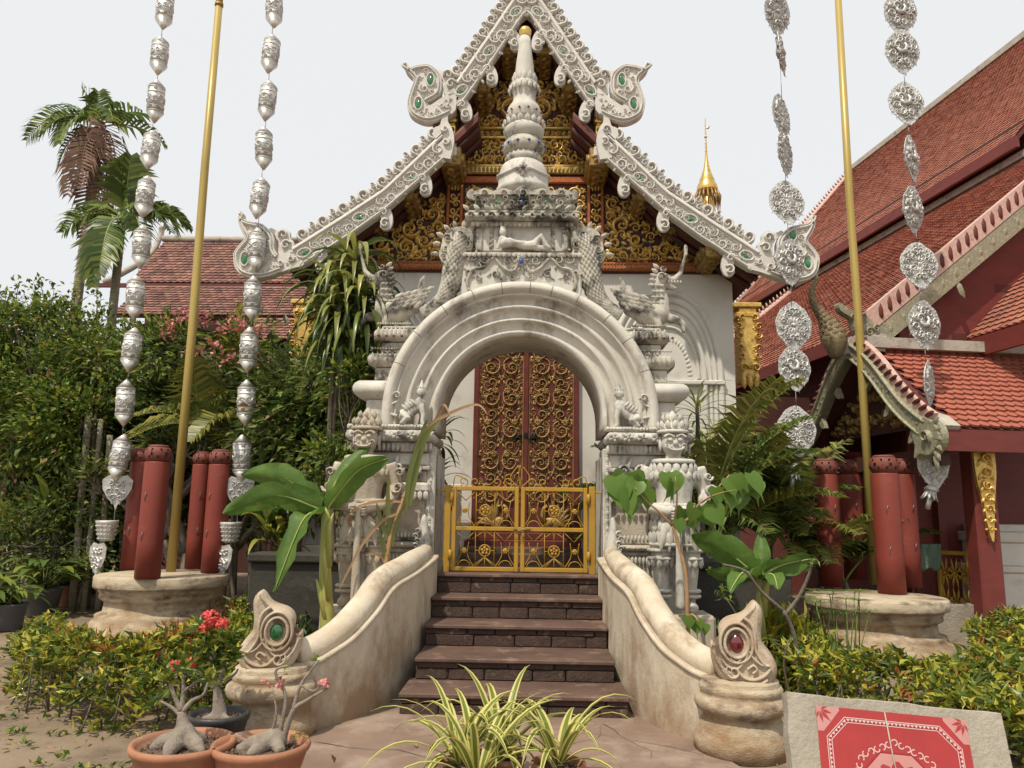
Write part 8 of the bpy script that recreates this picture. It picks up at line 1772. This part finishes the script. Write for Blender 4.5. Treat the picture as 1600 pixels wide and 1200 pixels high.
# ------------------------------------------------------------------ potted plants
def bowl(c, r, h, m, wav=0): 
    b = MB(); b.lathe([(r*.55, 0), (r*.62, .01), (r*.86, h*.55), (r*.95, h*.82), (r*1.0, h*.86), (r*1.03, h*.93), (r*1.0, h), (r*.93, h), (r*.89, h*.93), (r*.80, h*.80)], 40, c, 0, 1, 1, (lambda a, z: 1+wav*math.sin(16*a)*(z > h*.7)) if wav else None); return b
def soil(c, r, z, t, n_=60):
    b = MB(); R = random.Random(int(c[0]*100)); k = 18; vs = [V((c[0], c[1], z+.02))]
    for q in range(1, 6):
        for i in range(k): a = 2*pi*i/k; vs.append(V((c[0]+math.cos(a)*r*q/5, c[1]+math.sin(a)*r*q/5, z+.02*(1-q/5)+R.gauss(0, .006))))
    b.add(vs, [(0, 1+i, 1+(i+1) % k) for i in range(k)]+[(1+q*k+i, 1+(q+1)*k+i, 1+(q+1)*k+(i+1) % k, 1+q*k+(i+1) % k) for q in range(4) for i in range(k)]); b.build('soil', SOIL, t)
    b = MB()
    for i in range(n_*3): a = R.uniform(0, 6.28); q = r*R.random()**.5*.95; s_ = R.uniform(.004, .014); b.bead((c[0]+math.cos(a)*q, c[1]+math.sin(a)*q, z+.012), s_)
    o = b.build('soil_clods', SOIL, t); o['kind'] = 'stuff'
def adenium(label, c, r, h, m, bulbs, branches, tips, flw, leafy, seed, wav=0, potm=None):
    t = thing('potted_desert_rose', label, 'potted plant', c, 'potted desert roses'); bowl(c, r, h, m, wav).build('pot', m, t); soil(c, r*.86, h*.84, t); organic('caudex', bulbs, CAUDEX, t, .012, 3); mb = MB()
    for P, r0 in branches: mb.tube(catmull([tuple(p) for p in P], 4), [r0*(1-.6*i/(4*(len(P)-1))) for i in range(4*(len(P)-1)+1)], 7)
    mb.build('branch', CAUDEX, t); R = random.Random(seed); P, D = [], []
    for q, n_ in tips:
        for k in range(n_): P.append(V(q)+V((R.gauss(0, .015), R.gauss(0, .015), R.gauss(0, .015)))); D.append((R.gauss(0, 1), R.gauss(0, 1), R.gauss(.4, .5)))
    if P: o = leaves('leaves', P, D, leafy, .36, G_MID, t, seed); o['kind'] = 'stuff'
    P, D = [], []
    for q, n_, s_ in flw:
        b = MB(); 
        for k in range(n_): d = V((R.gauss(0, 1), R.gauss(0, 1)-.5, R.gauss(.4, .7))).normalized(); f_ = Fr(V(q)+d*s_, d.orthogonal(), d.cross(d.orthogonal()), d); b.flower(f_, 0, 0, .035, 5, .012)
        b.build('flower', flm, t)
    return t
h1 = .29; c1 = V((gr(286, 1163, h1*.93).x, gr(286, 1163, h1*.93).y, 0)); d1_ = (at(286, 1163, c1.y)-CAM).length; r1 = 70*d1_*.93/1200
q1 = lambda a, b, d=0: V(ptl(a, b, c1.y+d)); flm = PINKF; s1 = h1*.86
adenium('terracotta bowl with a bare swollen root plant, the one next to the clipped hedge', c1, r1, h1, TERRA, [('e', c1+V((0, 0, s1+.06)), (.07, .07, .08)), ('t', [c1+V((0, 0, s1+.07)), c1+V((-.12, -.02, s1+.03)), c1+V((-.17, -.04, s1))], [.05, .045, .02]), ('t', [c1+V((0, 0, s1+.07)), c1+V((.1, -.05, s1+.03)), c1+V((.15, -.08, s1))], [.05, .045, .02]), ('t', [c1+V((0, 0, s1+.07)), c1+V((-.02, -.12, s1+.03)), c1+V((-.02, -.17, s1-.01))], [.05, .045, .02]), ('t', [c1+V((0, 0, s1+.07)), c1+V((.08, .1, s1+.02))], [.05, .03]), ('t', [c1+V((0, 0, s1+.08)), q1(283, 1110)], [.05, .022])],
  [([q1(283, 1112), q1(270, 1080), q1(265, 1065)], .016), ([q1(283, 1112), q1(287, 1075), q1(285, 1048)], .016), ([q1(285, 1112), q1(300, 1095), q1(318, 1085), q1(325, 1065)], .015), ([q1(280, 1115), q1(268, 1105), q1(250, 1095)], .014), ([q1(287, 1080), q1(300, 1070), q1(310, 1062)], .010)], [(q1(265, 1062), 22), (q1(285, 1046), 18), (q1(325, 1062), 16), (q1(310, 1060), 12), (q1(248, 1092), 10)], [], .085, 1)
c2 = V((gr(408, 1165, h1*.93).x, gr(408, 1165, h1*.93).y, 0)); r2 = 67*d1_*.93/1200; q1 = lambda a, b, d=0: V(ptl(a, b, c2.y+d)); cc = c2+V((.07, .02, 0))
adenium('terracotta bowl with a small pink flowered root plant against the pedestal', c2, r2, h1, TERRA, [('e', cc+V((.0, 0, s1+.05)), (.075, .06, .065)), ('t', [cc+V((0, 0, s1+.06)), cc+V((-.12, -.02, s1+.03)), cc+V((-.2, -.05, s1))], [.05, .045, .025]), ('t', [cc+V((0, 0, s1+.05)), cc+V((-.07, -.1, s1+.02)), cc+V((-.1, -.15, s1))], [.045, .04, .02]), ('t', [cc+V((0, 0, s1+.05)), cc+V((.07, -.1, s1+.01))], [.045, .03])],
  [([cc+V((.05, 0, s1+.05)), q1(458, 1110), q1(478, 1095), q1(512, 1075)], .018), ([cc+V((.02, 0, s1+.06)), q1(447, 1090), q1(430, 1050), q1(450, 1040)], .014), ([q1(458, 1110), q1(470, 1070), q1(498, 1032)], .013), ([cc+V((-.03, 0, s1+.05)), q1(432, 1115), q1(425, 1075)], .010), ([q1(470, 1070), q1(490, 1080), q1(505, 1066)], .009)], [(q1(500, 1028), 5), (q1(452, 1040), 4), (q1(470, 1150), 6)], [(q1(432, 1068), 3, .03), (q1(412, 1072), 2, .02), (q1(506, 1070), 4, .02)], .05, 2)
h3 = .30; c3 = V((gr(342, 1118, h3*.93).x, gr(342, 1118, h3*.93).y, 0)); r3 = 42*(at(342, 1118, c3.y)-CAM).length*.93/1200; q1 = lambda a, b, d=0: V(ptl(a, b, c3.y+d)); flm = CORALF; s3 = h3*.86
adenium('black plastic pot with a leafy coral red flowered plant behind the terracotta bowls', c3, r3, h3, BLACKP, [('t', [c3+V((0, 0, s3-.02)), c3+V((0, 0, s3+.06)), q1(338, 1070)], [.06, .045, .02]), ('t', [c3+V((0, 0, s3+.03)), c3+V((-.1, -.03, s3))], [.03, .015]), ('t', [c3+V((0, 0, s3+.03)), c3+V((.1, -.05, s3))], [.03, .015])],
  [([q1(338, 1075), q1(330, 1030), q1(322, 1000), q1(326, 975)], .02), ([q1(338, 1075), q1(350, 1040), q1(345, 1005)], .018), ([q1(340, 1072), q1(365, 1055), q1(372, 1045)], .012), ([q1(335, 1075), q1(315, 1060), q1(300, 1040)], .014)], [(q1(325, 1010), 34), (q1(345, 1010), 34), (q1(360, 1030), 26), (q1(305, 1035), 26), (q1(335, 1040), 30), (q1(355, 1000), 20), (q1(318, 985), 16)], [(q1(328, 968), 12, .05), (q1(318, 985), 8, .035), (q1(347, 975), 5, .03), (q1(276, 1040), 5, .03), (q1(300, 1035), 4, .03)], .11, 3, .03)
# variegated blade plants in front of the steps
for k, (a, b, n_, lb) in enumerate(((718, 1192, 17, 'striped yellow green blade plant before the steps, on the terracotta bowl side'), (782, 1178, 24, 'striped yellow green blade plant with the tallest upright leaves before the steps'), (872, 1190, 20, 'striped yellow green blade plant spreading towards the red eyed banister'), (745, 1215, 17, 'striped yellow green blade plant at the front of the clump by the picture edge'))):
    Yk = (4.55, 4.8, 4.6, 4.3)[k]; p = at(a, b, Yk); zc = max(.14, p.z); c = V((p.x, Yk, 0)); t = thing('variegated_plant', lb, 'potted plant', c, 'variegated blade plants in pots'); hp = zc-.0; bowl(c, .15, hp, TERRA).build('pot', TERRA, t); soil(c, .125, hp*.86, t, 12); R = random.Random(k+3)
    for i in range(n_):
        az = i*2.4+R.uniform(-.3, .3); f_ = i/n_; e = 2.4-2.1*f_+R.uniform(-.2, .4); b_ = MB(); strap(b_, c+V((math.cos(az)*.02, math.sin(az)*.02, hp*.95)), V((math.cos(az), math.sin(az), e)), R.uniform(.42, .70), R.uniform(.038, .056), R.uniform(1.6, 3.0), 9, 0, 1, .14)
        b_.build('leaf', [G_PAN, Y_PAN], t)
# pots along the shady edge of the yard
for k, (a, b, r, h, m, lb, cat_, n_, L, W) in enumerate(((12, 985, .20, .34, GREYP, 'grey planter bag with thin leaves, first at the picture edge', 'x', 60, .3, .18), (62, 962, .27, .40, GREYP, 'big grey planter bag with upright glossy leaves on the shady yard edge', 'x', 46, .5, .28), (103, 948, .19, .34, TERRA, 'clay pot with broad shade leaves just behind the big grey planter bag', 'x', 34, .5, .36), (148, 925, .21, .36, TERRA, 'clay pot with large paddle leaves next to the bamboo props', 'x', 34, .55, .34), (-40, 985, .24, .36, GREYP, 'grey planter bag partly cut off by the picture edge', 'x', 40, .4, .3))):
    c = gr(a, b); c = V((c.x, c.y, 0)); t = thing('potted_shade_plant', lb, 'potted plant', c, 'potted shade plants along the yard edge'); mb = MB(); mb.lathe([(r*.72, 0), (r*.78, .02), (r*.97, h*.9), (r, h*.92), (r*1.02, h), (r*.94, h), (r*.9, h*.9), (0, h*.88)], 26, c); mb.build('pot', m, t); R = random.Random(k)
    for i in range(n_ if n_ < 50 else 40):
        az = R.uniform(0, 6.28); b_ = MB(); e = R.uniform(.4, 2.2); d = V((math.cos(az), math.sin(az), e)).normalized(); st0 = c+V((R.gauss(0, .05), R.gauss(0, .05), h*.9)); s1_ = st0+d*L*R.uniform(.5, 1.1); b_.tube([st0, st0.lerp(s1_, .5)+V((0, 0, .03)), s1_], [.010, .008, .006], 4)
        d2 = (d+V((math.cos(az), math.sin(az), -.9))*.7).normalized(); strap(b_, s1_, d2, L*R.uniform(.7, 1.1), L*W, R.uniform(.6, 1.6), 6, 0, None, .12); b_.build('leaf', G_DARK if R.random() < .6 else G_MID, t)
# leaf litter and small weeds
g = np.random.default_rng(8); P, D = [], []
for _ in range(2600):
    x, y = g.uniform(-8, 7), g.uniform(3.5, 12)
    if abs(x) < 1.9 and y > 5.6: continue
    if abs(x) < 1.6 and g.random() > .22: continue
    P.append((x, y, (.026 if abs(x) < 1.7 else .012)+g.random()*.01)); D.append((g.normal(), g.normal(), g.normal(0, .12)))
o = leaves('leaf_litter', P, D, g.uniform(.03, .09, len(P)), .4, DRYL, None, 5, flat=3); tag(o, kind='stuff')
P, D = [], []
for _ in range(28):
    x, y = g.uniform(-4.4, -2.2), g.uniform(4.9, 6.2)
    for k in range(9): P.append((x+g.normal(0, .03), y+g.normal(0, .03), .01)); D.append((g.normal(), g.normal(), 1.0))
o = leaves('weeds', P, D, g.uniform(.03, .07, len(P)), .5, G_MID, None, 6); tag(o, kind='stuff')
